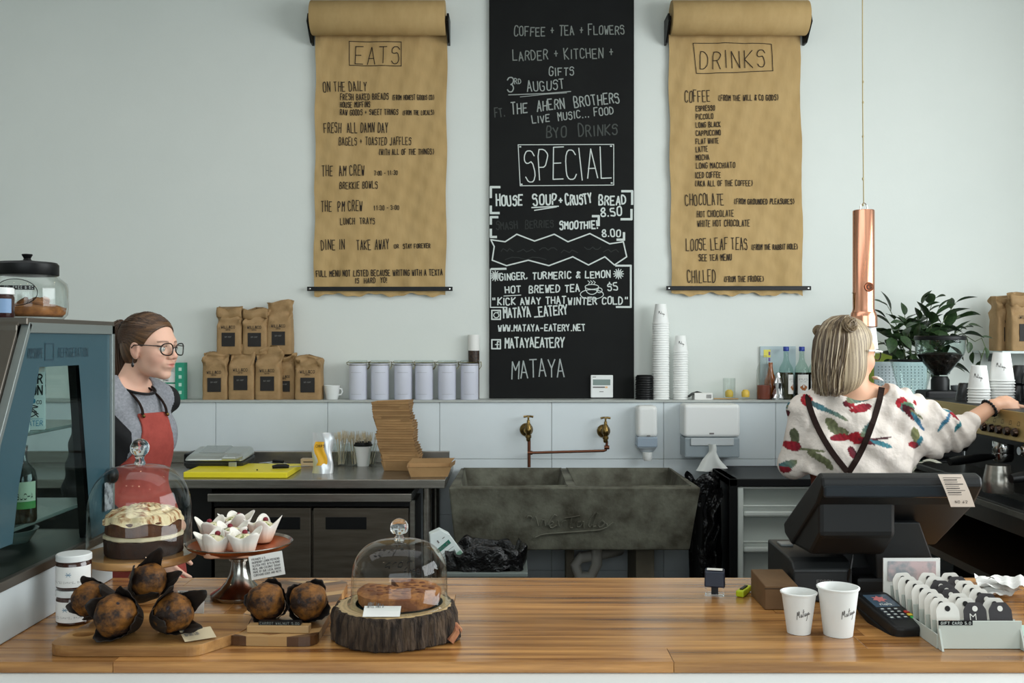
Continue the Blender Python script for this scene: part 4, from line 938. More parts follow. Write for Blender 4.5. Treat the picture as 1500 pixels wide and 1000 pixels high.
# side glass with printed teal border
outer = [(1.915,1.078),(1.96,1.343),(2.088,1.57),(2.508,1.57),(2.508,1.078)]
part('side_glass', B().prism(outer, XC-.008, XC-.004, 'x'), thin_glass('side_glass',(225,236,235),.22), dc, world=True)
inner = [(2.02,1.075),(2.075,1.30),(2.135,1.495),(2.33,1.495),(2.40,1.075)]
b = B(); x_ = XC-.0035
def strip(pts): b.add([(x_,y,z) for y,z in pts],[tuple(range(len(pts)))])
strip([outer[2],outer[3],inner[3],inner[2]]); strip([outer[3],(2.508,1.078),inner[4],inner[3]]); strip([outer[1],outer[2],inner[2],(2.045,1.25)]); strip([(1.925,1.14),outer[1],(2.045,1.25),(2.02,1.14)])
part('teal_border', b, mat('teal_film',(50,80,90),.3), dc, world=True)
b = B(); ribbon(b,[(2.16,1.51),(2.16,1.545),(2.20,1.545),(2.20,1.51),(2.16,1.51)],.003,lambda u,v:(x_+.001,u,v))
lettering(b,'ANYSHAPE',2.08-.0,1.515,2.15,1.515,.02,.002,lambda u,v:(x_+.001,u,v),.0,1)
lettering(b,'REFRIGERATION',2.22,1.515,2.38,1.515,.02,.002,lambda u,v:(x_+.001,u,v),.0,1)
part('maker_lettering', b, mat('teal_dark',(40,66,78),.5), dc, world=True)
part('rear_inner_frame', B().prism([(2.33,1.495),(2.36,1.495),(2.43,1.078),(2.395,1.078)],XC-.03,XC-.012,'x'), BLACK, dc, world=True)
for (py_,y_) in [(1.42,2.385)]:
    pass
# front glass, shelves, interior
part('front_glass', B().add([(xl,1.91,1.07),(XC-.03,1.91,1.07),(XC-.03,1.958,1.345),(xl,1.958,1.345),(XC-.03,2.085,1.583),(xl,2.085,1.583)],[(0,1,2,3),(3,2,4,5)]), GLASSC, dc, world=True)
part('header_frame', B().box(xl,XC-.015,2.06,2.10,1.545,1.585), FR, dc, world=True, bev=.002)
part('rear_door', B().box(xl,-1.62,2.5,2.506,1.075,1.585), GLASS, dc, world=True); part('rear_door', B().box(-1.66,XC-.02,2.508,2.514,1.075,1.585), GLASS, dc, world=True); part('door_frame', B().box(-1.66,-1.62,2.495,2.516,1.075,1.585).box(XC-.05,XC-.015,2.495,2.516,1.075,1.585), ALU, dc, world=True, bev=.002)
SH = mat('case_shelf',(150,158,154),.25,.5)
for z_,y0_ in ((1.16,1.99),(1.355,2.06)):
    part('shelf', B().box(xl,XC-.03,y0_,2.49,z_-.008,z_), SH, dc, world=True, bev=.002)
    part('shelf_lip', B().box(xl,XC-.03,y0_-.005,y0_,z_-.012,z_+.012), mat('shelf_lip_white',(205,208,200),.35), dc, world=True, bev=.001)
part('shelf_upright', B().box(XC-.06,XC-.04,2.46,2.48,1.075,1.58), SH, dc, world=True)
part('case_lamp', B().box(xl,XC-.08,2.12,2.15,1.555,1.575), mat('case_lamp_glow',(255,220,180),.5,emis=((255,205,160),3.0)), dc, world=True)
kb = part('door_knob', B().sphere((-.0,0,0),(.012,.02,.02),16,10), BLACK, dc, loc=(XC+.012+1.5,2.492-2.25,1.215-CT), smooth=True)
sticker = part('printed_sticker', B().box(XC+.003,XC+.004,2.46,2.51,1.13,1.2), mat('sticker_grey',(160,165,170),.5,noise=(60,.4,.6),col2=(80,84,90)), dc, world=True)
# cartons of water on the shelf
def carton(y, lab, x):
    t = thing('water_carton',lab,'carton',(x,y,1.3555),.4,'cartons of water in the display case')
    part('carton_body', B().box(-.036,.036,-.036,.036,0,.155).add([(-.036,-.036,.155),(.036,-.036,.155),(.036,.036,.155),(-.036,.036,.155),(-.036,0,.185),(.036,0,.185)],[(0,1,5,4),(2,3,4,5),(1,2,5),(3,0,4)]), mat('carton_paper',(222,226,224),.5), t, bev=.001)
    part('carton_crest', B().box(-.036,.036,-.003,.003,.183,.196), MATS['carton_paper'], t)
    fn = lambda u,v:(u,-.0365,v)
    b = B(); lettering(b,'CAR',-.03,.125,.03,.125,.024,.0045,fn,0,1,.7); lettering(b,'TON',-.03,.095,.03,.095,.024,.0045,fn,0,1,.7); lettering(b,'&',-.02,.035,.018,.035,.032,.003,fn,0,1,.8); lettering(b,'CO',.008,.07,.026,.07,.009,.0018,fn,0,1,.7); part('lettering', b, INKB, t)
    b = B(); lettering(b,'WATER',-.03,.012,.03,.012,.013,.002,fn,0,1,.7); b.add([fn(.006*math.cos(a),.078+.007*math.sin(a)) for a in [k*PI/4 for k in range(8)]],[tuple(range(8))]); ribbon(b,[(-.03,.03),(.03,.03)],.001,fn); part('blue_print', b, mat('water_blue',(40,130,165),.5), t)
    fn2 = lambda u,v:(.0365,u,v)
    b = B(); lettering(b,'CAR',-.03,.125,.03,.125,.024,.0045,fn2,0,1,.7); lettering(b,'TON',-.03,.095,.03,.095,.024,.0045,fn2,0,1,.7); part('side_lettering', b, INKB, t)
carton(2.14,'white water carton nearer the front glass of the display case',-1.062); carton(2.205,'white water carton second from the front glass in the display case',-1.058)
for o_ in list(bpy.data.objects):
    if o_.name.startswith('water_carton'): o_.scale = (.62,.62,.82)
kbh = thing('kombucha_bottle','dark bottle with pale green label standing inside the display case','bottle',(-1.058,2.15,1.1605),.3); kbh.scale = (.8,.8,1.05)
part('glass_body', B().lathe([(0,0),(.034,0),(.037,.004),(.037,.09),(.033,.105),(.015,.122),(.0125,.135),(.0125,.152),(0,.152)],28), mat('dark_bottle',(24,20,16),.12,coat=.6), kbh, smooth=True)
part('metal_cap', B().lathe([(.014,.148),(.0145,.15),(.0145,.157),(0,.159)],24), CHROME, kbh, smooth=True)
part('paper_label', B().lathe([(.0375,.03),(.0375,.085)],20,a0=-PI/2-1.2,a1=-PI/2+1.2), mat('kombucha_label',(196,205,180),.6), kbh, smooth=True)
part('green_band', B().lathe([(.0378,.03),(.0378,.045)],20,a0=-PI/2-1.2,a1=-PI/2+1.2), mat('label_green',(70,140,70),.6), kbh, smooth=True)
b = B(); fn = lambda u,v:(.038*math.sin(u),-.038*math.cos(u),v)
lettering(b,'KOMBUCHA',-.95,.05,.95,.05,.011,.002,fn,0,1,.75); part('lettering', b, INKB, kbh)
# dishes inside
for k,(xx,yy,zz,lb) in enumerate([(-1.25,2.2,1.0755,'round glass dish at the bottom of the display case'),(-1.2,2.36,1.0755,'second glass dish further back at the bottom of the display case'),(-1.2,2.35,1.1605,'shallow glass dish on the lower shelf of the display case')]):
    single('glass_dish',lb,'dish',B().lathe([(0,.002),(.05,.002),(.07,.03),(.072,.03),(.052,0),(0,0)],28),mat('dish',(120,128,124),.1,coat=.4),loc=(xx,yy,zz),smooth=True)
# food in front glass (warm glimpses)
single('pastry_tray','tray of pastries glimpsed through the slanted front glass','pastry tray',B().box(-.12,.12,-.08,.08,0,.012).sphere((-.05,0,.03),(.05,.04,.025)).sphere((.06,.01,.03),(.05,.04,.025)),mat('pastry',(190,125,70),.7,noise=(20,.3,.7),col2=(150,90,45)),loc=(-1.32,2.25,1.3555),smooth=True)
# jar on top with black lid
jy = 2.32; cj = thing('cookie_jar','wide glass cookie jar with a black knobbed lid on the display case','jar',(X(40,jy),jy,1.6005))
part('glass_body', B().lathe([(0,.002),(.078,.002),(.087,.012),(.089,.03),(.089,.07),(.086,.085),(.07,.098),(.066,.103),(.066,.112),(.063,.112),(.063,.1),(.066,.095),(.083,.082),(.086,.07),(.086,.03),(.076,.006),(0,.006)],48), GLASS, cj, smooth=60)
part('lid', B().lathe([(.067,.103),(.0685,.105),(.0685,.128),(.064,.133),(.02,.137),(.009,.139),(.0075,.143),(.012,.151),(.011,.153),(0,.154)],40), BLACK, cj, smooth=True)
b = B(); r = random.Random(9)
CK = mat('cookie_crumb',(170,112,60),.8,noise=(50,.3,.7),col2=(110,66,34))
part('biscuit_bed', B().lathe([(0,.007),(.074,.007),(.082,.014),(.084,.028),(.06,.036),(.03,.034),(0,.038)],36,fn=lambda a,z:1-.03*(z>.02)*abs(math.sin(a*6))), CK, cj, smooth=60)
for k in range(14):
    a = r.uniform(0,6.28); q = r.uniform(.0,.06)
    bb_ = B(); bb_.m = Matrix.Translation((q*math.cos(a),q*math.sin(a),.037+r.uniform(0,.006)))@Matrix.Rotation(r.uniform(-.6,.6),4,'X')@Matrix.Rotation(r.uniform(-.6,.6),4,'Y')
    bb_.lathe([(0,-.004),(.014,-.004),(.017,0),(.014,.005),(0,.006)],10); part('biscuit', bb_, CK, cj, smooth=True)
part('label_strip', B().lathe([(.0895,.066),(.0895,.0755)],20,a0=-PI/2-.3,a1=-PI/2+.62), BLACK, cj)
b = B(); lettering(b,'GLUTEN FREE BISC',-.28,.0685,.6,.0685,.005,.0009,lambda u,v:(.0899*math.sin(u),-.0899*math.cos(u),v),0,1); part('label_print', b, CHALK, cj)
part('oval_label', B().tube([(.0895*math.sin(.17+.52*math.cos(a)),-.0895*math.cos(.17+.52*math.cos(a)),.06+.03*math.sin(a)) for a in [k*2*PI/30 for k in range(31)]],.0009,5), BLACK, cj)
sj = thing('preserve_jar','small dark jar with a white lid at the frame edge on the display case','jar',(X(2,2.12),2.12,1.6005))
part('jar_body', B().lathe([(0,0),(.024,0),(.026,.004),(.026,.044),(.022,.05),(0,.05)],28), mat('dark_preserve',(46,20,20),.15,coat=.5), sj, smooth=True)
part('lid', B().lathe([(.024,.049),(.0255,.05),(.0255,.062),(.023,.064),(0,.064)],28), WHITE, sj, smooth=True)
part('label', B().lathe([(.0263,.01),(.0263,.04)],20,a0=-PI/2+.1,a1=-PI/2+1.3), mat('blue_label',(120,150,185),.5), sj)

# ================= items on the timber counter =================
def P(px, py, z=CT): y = YC(py, z); return (X(px,y), y, z)
# stacked preserve jars
jx, jy_ = X(108.5,2.13), 2.13
def pj(z,lab,rz):
    t = thing('preserve_jar',lab,'jar',(jx,jy_,z),rz,'stacked preserve jars')
    part('jar_body', B().lathe([(0,0),(.032,0),(.0355,.004),(.0355,.053),(.032,.06),(0,.06)],36), mat('caramel_jar',(58,30,20),.15,coat=.5), t, smooth=True)
    part('lid', B().lathe([(.034,.059),(.0362,.06),(.0362,.071),(.034,.073),(0,.0735)],36), mat('jar_lid',(222,224,222),.4), t, smooth=True)
    part('paper_label', B().lathe([(.0358,.007),(.0358,.05)],24,a0=-PI/2-1.5,a1=-PI/2+1.5), PAPERW, t, smooth=True)
    fn = lambda u,v:(.0362*math.sin(u),-.0362*math.cos(u),v)
    b = B(); lettering(b,'SALTED CARAMEL SAUCE',-1.0,.016,1.0,.016,.0035,.0007,fn,0,1); part('label_print', b, GREYINK, t)
    b = B()
    for a in range(8): ribbon(b,[(.0,.034),(.006/.0362*math.cos(a*PI/4),.034+.006*math.sin(a*PI/4))],.0016,fn)
    part('label_emblem', b, mat('emblem_blue',(120,150,170),.6), t)
pj(CT+.0005,'lower of two stacked brown preserve jars with white labels',-.1); pj(CT+.0745,'upper of two stacked brown preserve jars with white labels',.1)
# wood cake stand with cloche and cake
cs = thing('wooden_cake_stand','round wooden cake stand beside the display case','cake stand',(X(205.5,2.33),2.33,CT+.0005))
ACA = wood('acacia',(196,150,96),(160,112,64),2.2,(1,6,6),.4,.15)
part('plate', B().lathe([(0,.088),(.118,.088),(.126,.092),(.127,.102),(.124,.107),(0,.107)],56), ACA, cs, smooth=True)
part('pedestal', B().lathe([(0,0),(.07,0),(.072,.006),(.06,.016),(.03,.026),(.018,.036),(.026,.05),(.022,.06),(.016,.066),(.024,.078),(.04,.088),(0,.088)],36), ACA, cs, smooth=True)
def dome(name,label,cat,loc,R,H,th=.002,text=False,kr=.024,kh=.055):
    t = thing(name,label,cat,loc)
    pr = [(R,0),(R,H*.45)]
    for k in range(1,15):
        a = k/14*PI/2; pr.append((max(R*math.cos(a)**.64,.0) if k<14 else 0, H*.45+H*.55*math.sin(a)))
    outer_ = [(r_,z) for r_,z in pr]; 
    part('glass_bell', B().lathe([(R+.008,0),(R+.008,.003),(R+.001,.006)]+outer_[1:],64), GLASS, t, smooth=80)
    part('knob', B().lathe([(0,H-.002),(kr*.55,H-.001),(kr*.6,H+kh*.06),(kr*.42,H+kh*.2),(kr*.55,H+kh*.34)]+[(kr*math.cos(a),H+kh-kr+kr*math.sin(a)) for a in [(-50+k*14)*PI/180 for k in range(10)]]+[(0,H+kh)],36), KNOBG, t, smooth=80)
    return t
dome('glass_cloche','tall glass cloche over the frosted layer cake on the wooden stand','cloche',(X(205,2.33),2.33,CT+.108),.116,.205,kr=.0215,kh=.06)
ck = thing('layer_cake','two layer brown cake with caramel swirled cream under the tall cloche','cake',(X(211,2.33),2.33,CT+.1085)); ck.scale = (.93,.93,1.0)
SPO = mat('sponge',(104,62,32),.9,noise=(60,.3,.7),col2=(70,38,18),bump=(60,.8,.004))
SPD = mat('sponge_dark',(66,36,20),.9,noise=(60,.3,.7),col2=(42,22,12),bump=(60,.8,.004))
CRM = mat('cream_icing',(232,212,170),.5,noise=(30,.48,.62),col2=(150,88,34),stretch=(1,3,1),bump=(18,.9,.01))
CRE = mat('cream_plain',(228,214,180),.5,bump=(30,.6,.004))
wob = lambda a,z: 1+.012*math.sin(a*5+z*60)+.008*math.sin(a*11)
part('lower_sponge', B().lathe([(0,0),(.092,0),(.094,.004),(.094,.034),(.09,.037),(0,.037)],48,fn=wob), SPD, ck, smooth=True)
part('cream_filling', B().lathe([(0,.036),(.089,.036),(.094,.039),(.094,.0455),(.089,.047),(0,.047)],64,fn=lambda a,z:1+.02*math.sin(a*9)+.012*math.sin(a*23)), CRE, ck, smooth=True)
part('upper_sponge', B().lathe([(0,.046),(.088,.046),(.0905,.05),(.0905,.078),(.088,.081),(0,.081)],48,fn=wob), SPO, ck, smooth=True)
part('icing', B().grid(lambda u,v: (lambda a,r_: ((r_*(1+.02*math.sin(a*9)+.015*math.sin(a*17)))*math.cos(a), (r_*(1+.02*math.sin(a*9)))*math.sin(a), .079+ (0 if v>.95 else (.012+.022*(1-(r_/.096)**1.3)+.0022*math.sin(r_*260+a*2)+.001*math.sin(a*14+r_*90)))-(.008*max(0,v-.8)*5*(.5+.5*math.sin(a*7)))))(2*PI*u,.0965*v),96,26), CRM, ck, smooth=80)
# silver pedestal with cupcakes
ss = thing('silver_cake_stand','aged silver pedestal stand with a copper coloured plate','cake stand',(X(351,2.34),2.34,CT+.0005))
part('pedestal', B().lathe([(0,0),(.064,0),(.066,.003),(.066,.009),(.058,.014),(.045,.022),(.032,.036),(.023,.055),(.019,.075),(.019,.085),(.024,.087),(.024,.091),(.03,.094),(.034,.1),(0,.104)],48), SILVER, ss, smooth=True)
part('plate', B().lathe([(0,.1),(.034,.101),(.09,.108),(.118,.121),(.1225,.128),(.1215,.1285),(.116,.1235),(.088,.1115),(0,.105)],56), mat('copper_plate',(186,106,60),.3,.85,noise=(20,.3,.7),col2=(150,82,44)), ss, smooth=True)
part('plate_rim', B().lathe([(.117,.122),(.1235,.1285),(.122,.130),(.1165,.1245),(.117,.122)],56), SILVER, ss, smooth=True)
WRP = mat('white_wrapper',(232,226,216),.6)
nt = WRP.node_tree; tc_ = nt.nodes.new('ShaderNodeTexCoord'); sx_ = nt.nodes.new('ShaderNodeSeparateXYZ'); mr_ = nt.nodes.new('ShaderNodeMapRange'); mx_ = nt.nodes.new('ShaderNodeMix'); mx_.data_type='RGBA'
mr_.inputs['From Min'].default_value=.006; mr_.inputs['From Max'].default_value=.036
nt.links.new(tc_.outputs['Object'],sx_.inputs[0]); nt.links.new(sx_.outputs['Z'],mr_.inputs['Value']); nt.links.new(mr_.outputs[0],mx_.inputs['Factor'])
mx_.inputs['A'].default_value=(*lin((222,172,142)),1); mx_.inputs['B'].default_value=(*lin((238,233,224)),1); nt.links.new(mx_.outputs['Result'],nt.nodes['Principled BSDF'].inputs['Base Color'])

def tulip(t, R0, R1, H, m, seed, petal=.35, tilt=0):
    r = random.Random(seed); ph = r.uniform(0,6)
    def fn(u,v):
        a = 2*PI*u; sq = 1+.16*math.cos(4*a+ph)*v
        rr = (R0+(R1-R0)*v**1.2)*sq*(1+.03*math.sin(a*18)*v*(1-v)*2)
        z = H*v + (H*petal*(.5+.5*math.cos(4*a+ph))**1.2 + .08*H*math.sin(a*3+ph))*max(0,v-.55)/.45
        rr += .2*R1*max(0,v-.6)/.4*(.5+.5*math.cos(4*a+ph))
        return (rr*math.cos(a), rr*math.sin(a), z)
    return part('wrapper', B().grid(fn,64,12), m, t, smooth=60, solid=.0008)
def cupcake(px, py, lab, seed):
    # position on plate plane
    zp = CT+.1135; z_c = zp+.028; y = F*(CZ-z_c)/(py-500); 
    t = thing('cupcake',lab,'cupcake',(X(px,y),y,zp),seed*.7,'cupcakes on the silver stand')
    tulip(t,.021,.034,.042,WRP,seed,.42)
    part('sponge_body', B().lathe([(0,.001),(.018,.001),(.025,.034),(0,.034)],24), mat('cupcake_sponge',(205,150,115),.8), t, smooth=True)
    part('icing', B().lathe([(.0255,.033),(.027,.037),(.02,.045),(.008,.05),(0,.05)],24,fn=lambda a,z:1+.06*math.sin(a*6)), mat('lemon_cream',(235,226,190),.5,noise=(70,.55,.62),col2=(130,140,70)), t, smooth=60)
    part('raspberry', B().sphere((.004,-.008,.0525),(.0065,.0065,.006),10,7), mat('raspberry',(120,14,34),.4,bump=(400,.8,.002)), t, smooth=True)
    b = B()
    for k in range(4): b.sphere((.010+.003*k,-.004+.003*(k%2),.049-.001*k),(.0028,.0016,.001),6,4)
    part('chopped_pistachio', b, mat('pistachio',(90,110,50),.7), t, kind='stuff')
cupcake(346,768,'cupcake with white wrapper at the back of the silver stand',1)
cupcake(312,778,'cupcake behind the left front one on the silver stand',6)
cupcake(385,776,'cupcake with tall white wrapper at the right of the silver stand',3)
cupcake(340,786,'cupcake in the middle of the group on the silver stand',5)
cupcake(313,797,'cupcake at the left front of the silver stand',2)
cupcake(358,796,'cupcake at the right front of the silver stand, raspberry on top',4)
def note(lab, c, w_, h_, rot, lines, seed, script_=False, m=PAPERW, name='price_card'):
    t = thing(name,lab,'card',c,rot=rot)
    part('card', B().box(-w_/2,w_/2,-.0006,0,0,h_), m, t)
    b = B(); rr = random.Random(seed)
    for k,l in enumerate(lines):
        if not l: continue
        v = h_*(.8-.8*k/len(lines)); L = w_*.82*min(1,len(l)/22.0)
        lettering(b,l,-w_*.42,v,-w_*.42+L,v,h_*.62/len(lines)*.8,w_*.008+.0003,lambda u,q:(u,-.0012,q),.03,seed+k,.7)
    part('writing', b, GREYINK, t)
    return t
note('white recipe card leaning against the silver cake stand, dense small print',W(393.5,845,2.205)[:3],.074,.052,(-.12,-.16,.1),['FRIANDS 4.5','RASPBERRY LEMON PISTACHIO','GLUTEN FREE WITH ALMOND','MEAL AND COCONUT SUGAR','MADE BY OUR LOCAL BAKER','CONTAINS EGGS AND NUTS'],3)
note('white handwritten card behind the dark wrapped muffins',(X(279,2.20),2.2,CT+.0),.062,.048,(-.1,0,-.12),['MUFFINS','HOUSE BAKED','5.00'],8)
# first board with four dark wrapped muffins
CB = wood('acacia_board',(190,144,86),(108,68,32),2.2,(.9,9,9),.4,.15)
b1 = thing('serving_board','acacia serving board with a finger hole under four dark muffins','serving board',(-.70,2.0,CT+.0005),-.0)
def rounded(pts,r_,n=4):
    out=[]; N=len(pts)
    for k in range(N):
        p0,p1,p2 = Vector(pts[k-1]),Vector(pts[k]),Vector(pts[(k+1)%N])
        d0=(p0-p1).normalized(); d1=(p2-p1).normalized()
        rr = r_[k] if isinstance(r_,(list,tuple)) else r_
        a_=p1+d0*rr; c_=p1+d1*rr
        for q_ in range(n+1):
            s_=q_/n; out.append(tuple((a_*(1-s_)+p1*s_)*(1-s_)+(p1*(1-s_)+c_*s_)*s_))
    return out
def boardpoly(): 
    pts = [P(68,962)[:2],P(283,962)[:2],P(335,925,CT+.02)[:2],P(330,905,CT+.02)[:2],P(150,893,CT+.02)[:2]]
    return pts
poly = rounded([(-.895,1.895),(-.60,1.895),(-.535,2.0),(-.55,2.115),(-.86,2.125)],[.05,.02,.02,.03,.07],6)
# ring with hole at left
hole = [(-.848+.022*math.cos(a),1.972+.018*math.sin(a)) for a in [k*2*PI/20 for k in range(20)]]
import bmesh
def board_with_hole(poly, hole, z0, z1):
    from mathutils.geometry import delaunay_2d_cdt
    n, m = len(poly), len(hole)
    v2 = [Vector(p) for p in poly]+[Vector(p) for p in hole]
    ed = [(k,(k+1)%n) for k in range(n)]+[(n+k,n+(k+1)%m) for k in range(m)]
    r_ = delaunay_2d_cdt(v2, ed, [], 1, 1e-6)
    vv, ff = r_[0], r_[2]; hc = sum((Vector(h) for h in hole), Vector((0,0)))/m; rad = (Vector(hole[0])-hc).length
    def inhole(f):
        c = sum((vv[i] for i in f), Vector((0,0)))/len(f); 
        # inside polygon test
        x,y = c; ins=False
        for k in range(m):
            x1,y1=hole[k]; x2,y2=hole[k-1]
            if (y1>y)!=(y2>y) and x < (x2-x1)*(y-y1)/(y2-y1)+x1: ins = not ins
        return ins
    ff = [f for f in ff if not inhole(f)]
    N = len(vv); b = B(); V = [(p.x,p.y,z0) for p in vv]+[(p.x,p.y,z1) for p in vv]
    Fc = [tuple(reversed(f)) for f in ff]+[tuple(i+N for i in f) for f in ff]
    cnt = {}
    for f in ff:
        for k in range(len(f)):
            e = (f[k],f[(k+1)%len(f)]); cnt[e] = 1
    for (a_,c_) in list(cnt):
        if (c_,a_) not in cnt: Fc.append((a_,c_,c_+N,a_+N))
    return b.add(V,Fc)
part('board', board_with_hole(poly, hole, CT+.0005, CT+.021), CB, b1, world=True, bev=.002)
MUF = mat('muffin_crust',(134,84,26),.65,noise=(30,.38,.56),col2=(34,17,7),bump=(45,1.0,.006))
WRD = mat('dark_wrapper',(34,27,23),.65,bump=(20,.4,.003))
def muffin(lab, pos, rot, seed, R=.04, petal=.7, group='dark wrapped muffins on the left board', high=1.0):
    t = thing('muffin',lab,'muffin',pos,rot=rot,group=group)
    rr = random.Random(seed)
    part('muffin_top', B().lathe([(0,-.03),(R*.68,-.03),(R*.86,.01),(R*.98,.022),(R*.97,.036),(R*.78,.052),(R*.45,.064),(0,.068)],36,fn=lambda a,z:1+(.035*math.sin(a*3+seed)+.03*math.sin(a*7+z*60)+.015*math.sin(a*13))*(z>.0)), MUF, t, smooth=70)
    def fn(u,v):
        a = 2*PI*u; pk = (.5+.5*math.cos(4*a+seed*1.3))
        r_ = R*(.70+.34*v)+R*(.25*pk*max(0,v-.5)/.5)
        z = -.032+.055*v*high+ petal*R*1.5*pk**1.3*max(0,v-.5)/.5
        r_ *= 1+.03*math.sin(a*20)*v
        return (r_*math.cos(a), r_*math.sin(a), z)
    part('wrapper', B().grid(fn,72,12), WRD, t, smooth=55, solid=.001)
    b = B()
    for k in range(3):
        a = rr.uniform(0,6.28); q=rr.uniform(.2,.6)*R; b=B().sphere((q*math.cos(a),q*math.sin(a),.060-.2*q),(.006,.006,.004),8,5); part('berry', b, mat('dark_berry',(30,16,22),.5), t, smooth=True)
zb1 = CT+.021
def mpos(px,py,y): return W(px,py,y)
muffin('dark wrapped muffin at the front centre of the left board',(X(179,1.965),1.965,zb1+.036),(1.2,0,-.12),1,.0415,.5)
muffin('dark wrapped muffin leaning at the right of the left board, petals spread right',(X(247,1.975),1.975,zb1+.036),(1.2,.15,.65),2.9,.0385,1.25)
muffin('dark wrapped muffin lying at the left of the left board',(X(149,2.07),2.07,zb1+.037),(1.15,-.1,-.5),3.4,.036,.5)
muffin('dark wrapped muffin resting on top of the three others',(X(211,2.03),2.035,zb1+.080),(1.0,.3,.5),4.6,.036,1.25)
note('small cream card lying at the right end of the left board',(X(300,1.95),1.925,zb1+.003),.06,.045,(-1.35,0,.55),['BLUEBERRY','MUFFINS 5.00'],9,m=mat('cream_card',(205,188,155),.7))
# striped board with two muffins
b2 = thing('serving_board','striped end grain serving board beside the log slice','serving board',(-.475,2.2,CT+.0005))
SW = [wood('stripe_light',(196,158,108),(176,136,86)),wood('stripe_dark',(96,62,36),(70,44,24)),wood('stripe_mid',(150,104,60),(128,86,48))]
bp = rounded([(-.572,1.965),(-.385,1.955),(-.395,2.42),(-.575,2.42)],.035,5)
def clip(poly, a, c, d):   # keep a*x+c*y<=d
    out=[]
    for k in range(len(poly)):
        p,q_=poly[k-1],poly[k]; fp=a*p[0]+c*p[1]-d; fq=a*q_[0]+c*q_[1]-d
        if (fp<=0)!=(fq<=0):
            s_=fp/(fp-fq); out.append((p[0]+(q_[0]-p[0])*s_,p[1]+(q_[1]-p[1])*s_))
        if fq<=0: out.append(q_)
    return out
n_=0
for side in (0,1):
    half = clip(bp,1 if side==0 else -1,0,(-.48) if side==0 else .48)
    dx = .6 if side==0 else -.6
    for k in range(-4,22):
        y0=1.80+k*.034; 
        # stripes: y + dx*(x+.48) between y0,y0+.034
        s1 = clip(half,-dx,-1,-(y0-dx*.48)); s1 = clip(s1,dx,1,(y0+.034)-dx*.48) if len(s1)>2 else s1
        if len(s1)>2:
            part('wood_strip', B().prism(s1,CT+.0005,CT+.019+.0002*(k%2)), SW[(k*2+side*0+(k//3))%3], b2, world=True); n_+=1
muffin('dark wrapped muffin on the striped board, left one',(X(393,2.07),2.078,CT+.0195+.034),(1.15,0,-.05),5.3,.0385,.1,'dark muffins on the striped board',.8)
muffin('dark wrapped muffin on the striped board, right one',(X(448,2.07),2.078,CT+.0195+.034),(1.15,.1,.3),6.4,.0385,.3,'dark muffins on the striped board',.8)
hd = thing('wooden_card_holder','pale wooden card holder lying across the striped board','card holder',(X(409,1.995),1.995,CT+.0195),-.03)
part('block', B().box(-.062,.062,-.012,.012,0,.014), SW[0], hd, bev=.001)
part('card_slot', B().box(-.04,.045,-.006,.006,.0135,.0215), BLACK, hd)
b = B(); lettering(b,'CARROT WALNUT 5.00',-.038,.0155,.043,.0155,.0045,.0007,lambda u,v:(u,-.0067,v),0,1); part('writing', b, CHALKM, hd)
# log slice
lgx, lgy = X(577,2.03), 2.035
lg = thing('log_slice','thick bark edged log slice used as a cake stand','log slice',(lgx,lgy,CT+.0005))
BARK = mat('bark',(96,78,62),.95,noise=(26,.35,.62),col2=(38,29,24),stretch=(3.2,3.2,.45),bump=(55,1.0,.02))
def barkr(a,z):
    s_ = 1+.03*math.sin(a*2+1)+.02*math.sin(a*3)+.013*math.sin(a*17+z*40)+.016*math.sin(a*31+math.sin(z*60)*1.2)+.009*math.sin(a*53-z*50)
    d = abs(((a-5.98+PI)%(2*PI))-PI); s_ += .13*math.exp(-(d/.25)**2)*(1.1-max(0,z)*12)
    return s_
part('bark', B().lathe([(0,0),(.118,0),(.124,.004),(.1245,.015),(.122,.03),(.1225,.045),(.119,.058),(.116,.063),(.108,.0635)],220,fn=barkr), BARK, lg, smooth=30)
topm = mat('log_face',(206,180,136),.6,noise=(5,.3,.7),col2=(188,158,112),bump=(30,.3,.003))
nt = topm.node_tree; wv = nt.nodes.new('ShaderNodeTexWave'); wv.wave_type='RINGS'; wv.rings_direction='Z'; wv.inputs['Scale'].default_value=34; wv.inputs['Distortion'].default_value=3
tc_ = [n for n in nt.nodes if n.type=='TEX_COORD'][0]; nt.links.new(tc_.outputs['Object'],wv.inputs['Vector'])
mx_ = nt.nodes.new('ShaderNodeMix'); mx_.data_type='RGBA'; mx_.blend_type='MULTIPLY'; mx_.inputs['Factor'].default_value=.22
bs_ = nt.nodes['Principled BSDF']; nt.links.new(bs_.inputs['Base Color'].links[0].from_socket,mx_.inputs['A']); nt.links.new(wv.outputs['Color'],mx_.inputs['B']); nt.links.new(mx_.outputs['Result'],bs_.inputs['Base Color'])
part('cut_face', B().lathe([(0,.065),(.105,.065),(.112,.0635),(.113,.05)],120,fn=lambda a,z:barkr(a,.06)*.995), topm, lg, smooth=True)
part('broken_bark', B().tube([(.118,-.058,.004),(.13,-.052,.02),(.125,-.03,.028),(.136,-.018,.014)],[.008,.007,.008,.006],7), mat('torn_bark',(196,140,100),.9,noise=(30,.3,.7),col2=(120,60,40)), lg, smooth=True)
zl_ = CT+.066
d2 = dome('glass_cloche','low glass cloche marked dairy and grain free on the log slice','cloche',(X(585,2.04),2.04,zl_),.0975,.128,kr=.0185,kh=.044)
def domefn(u,v):
    # (angle, height) on the bell
    H=.128; R=.0975
    if v<H*.45: r_=R
    else:
        s_=min(.999,(v-H*.45)/(H*.55)); r_=R*max(.02,math.cos(math.asin(s_)))**.64
    r_+=.0012; return (r_*math.sin(u),-r_*math.cos(u),v)
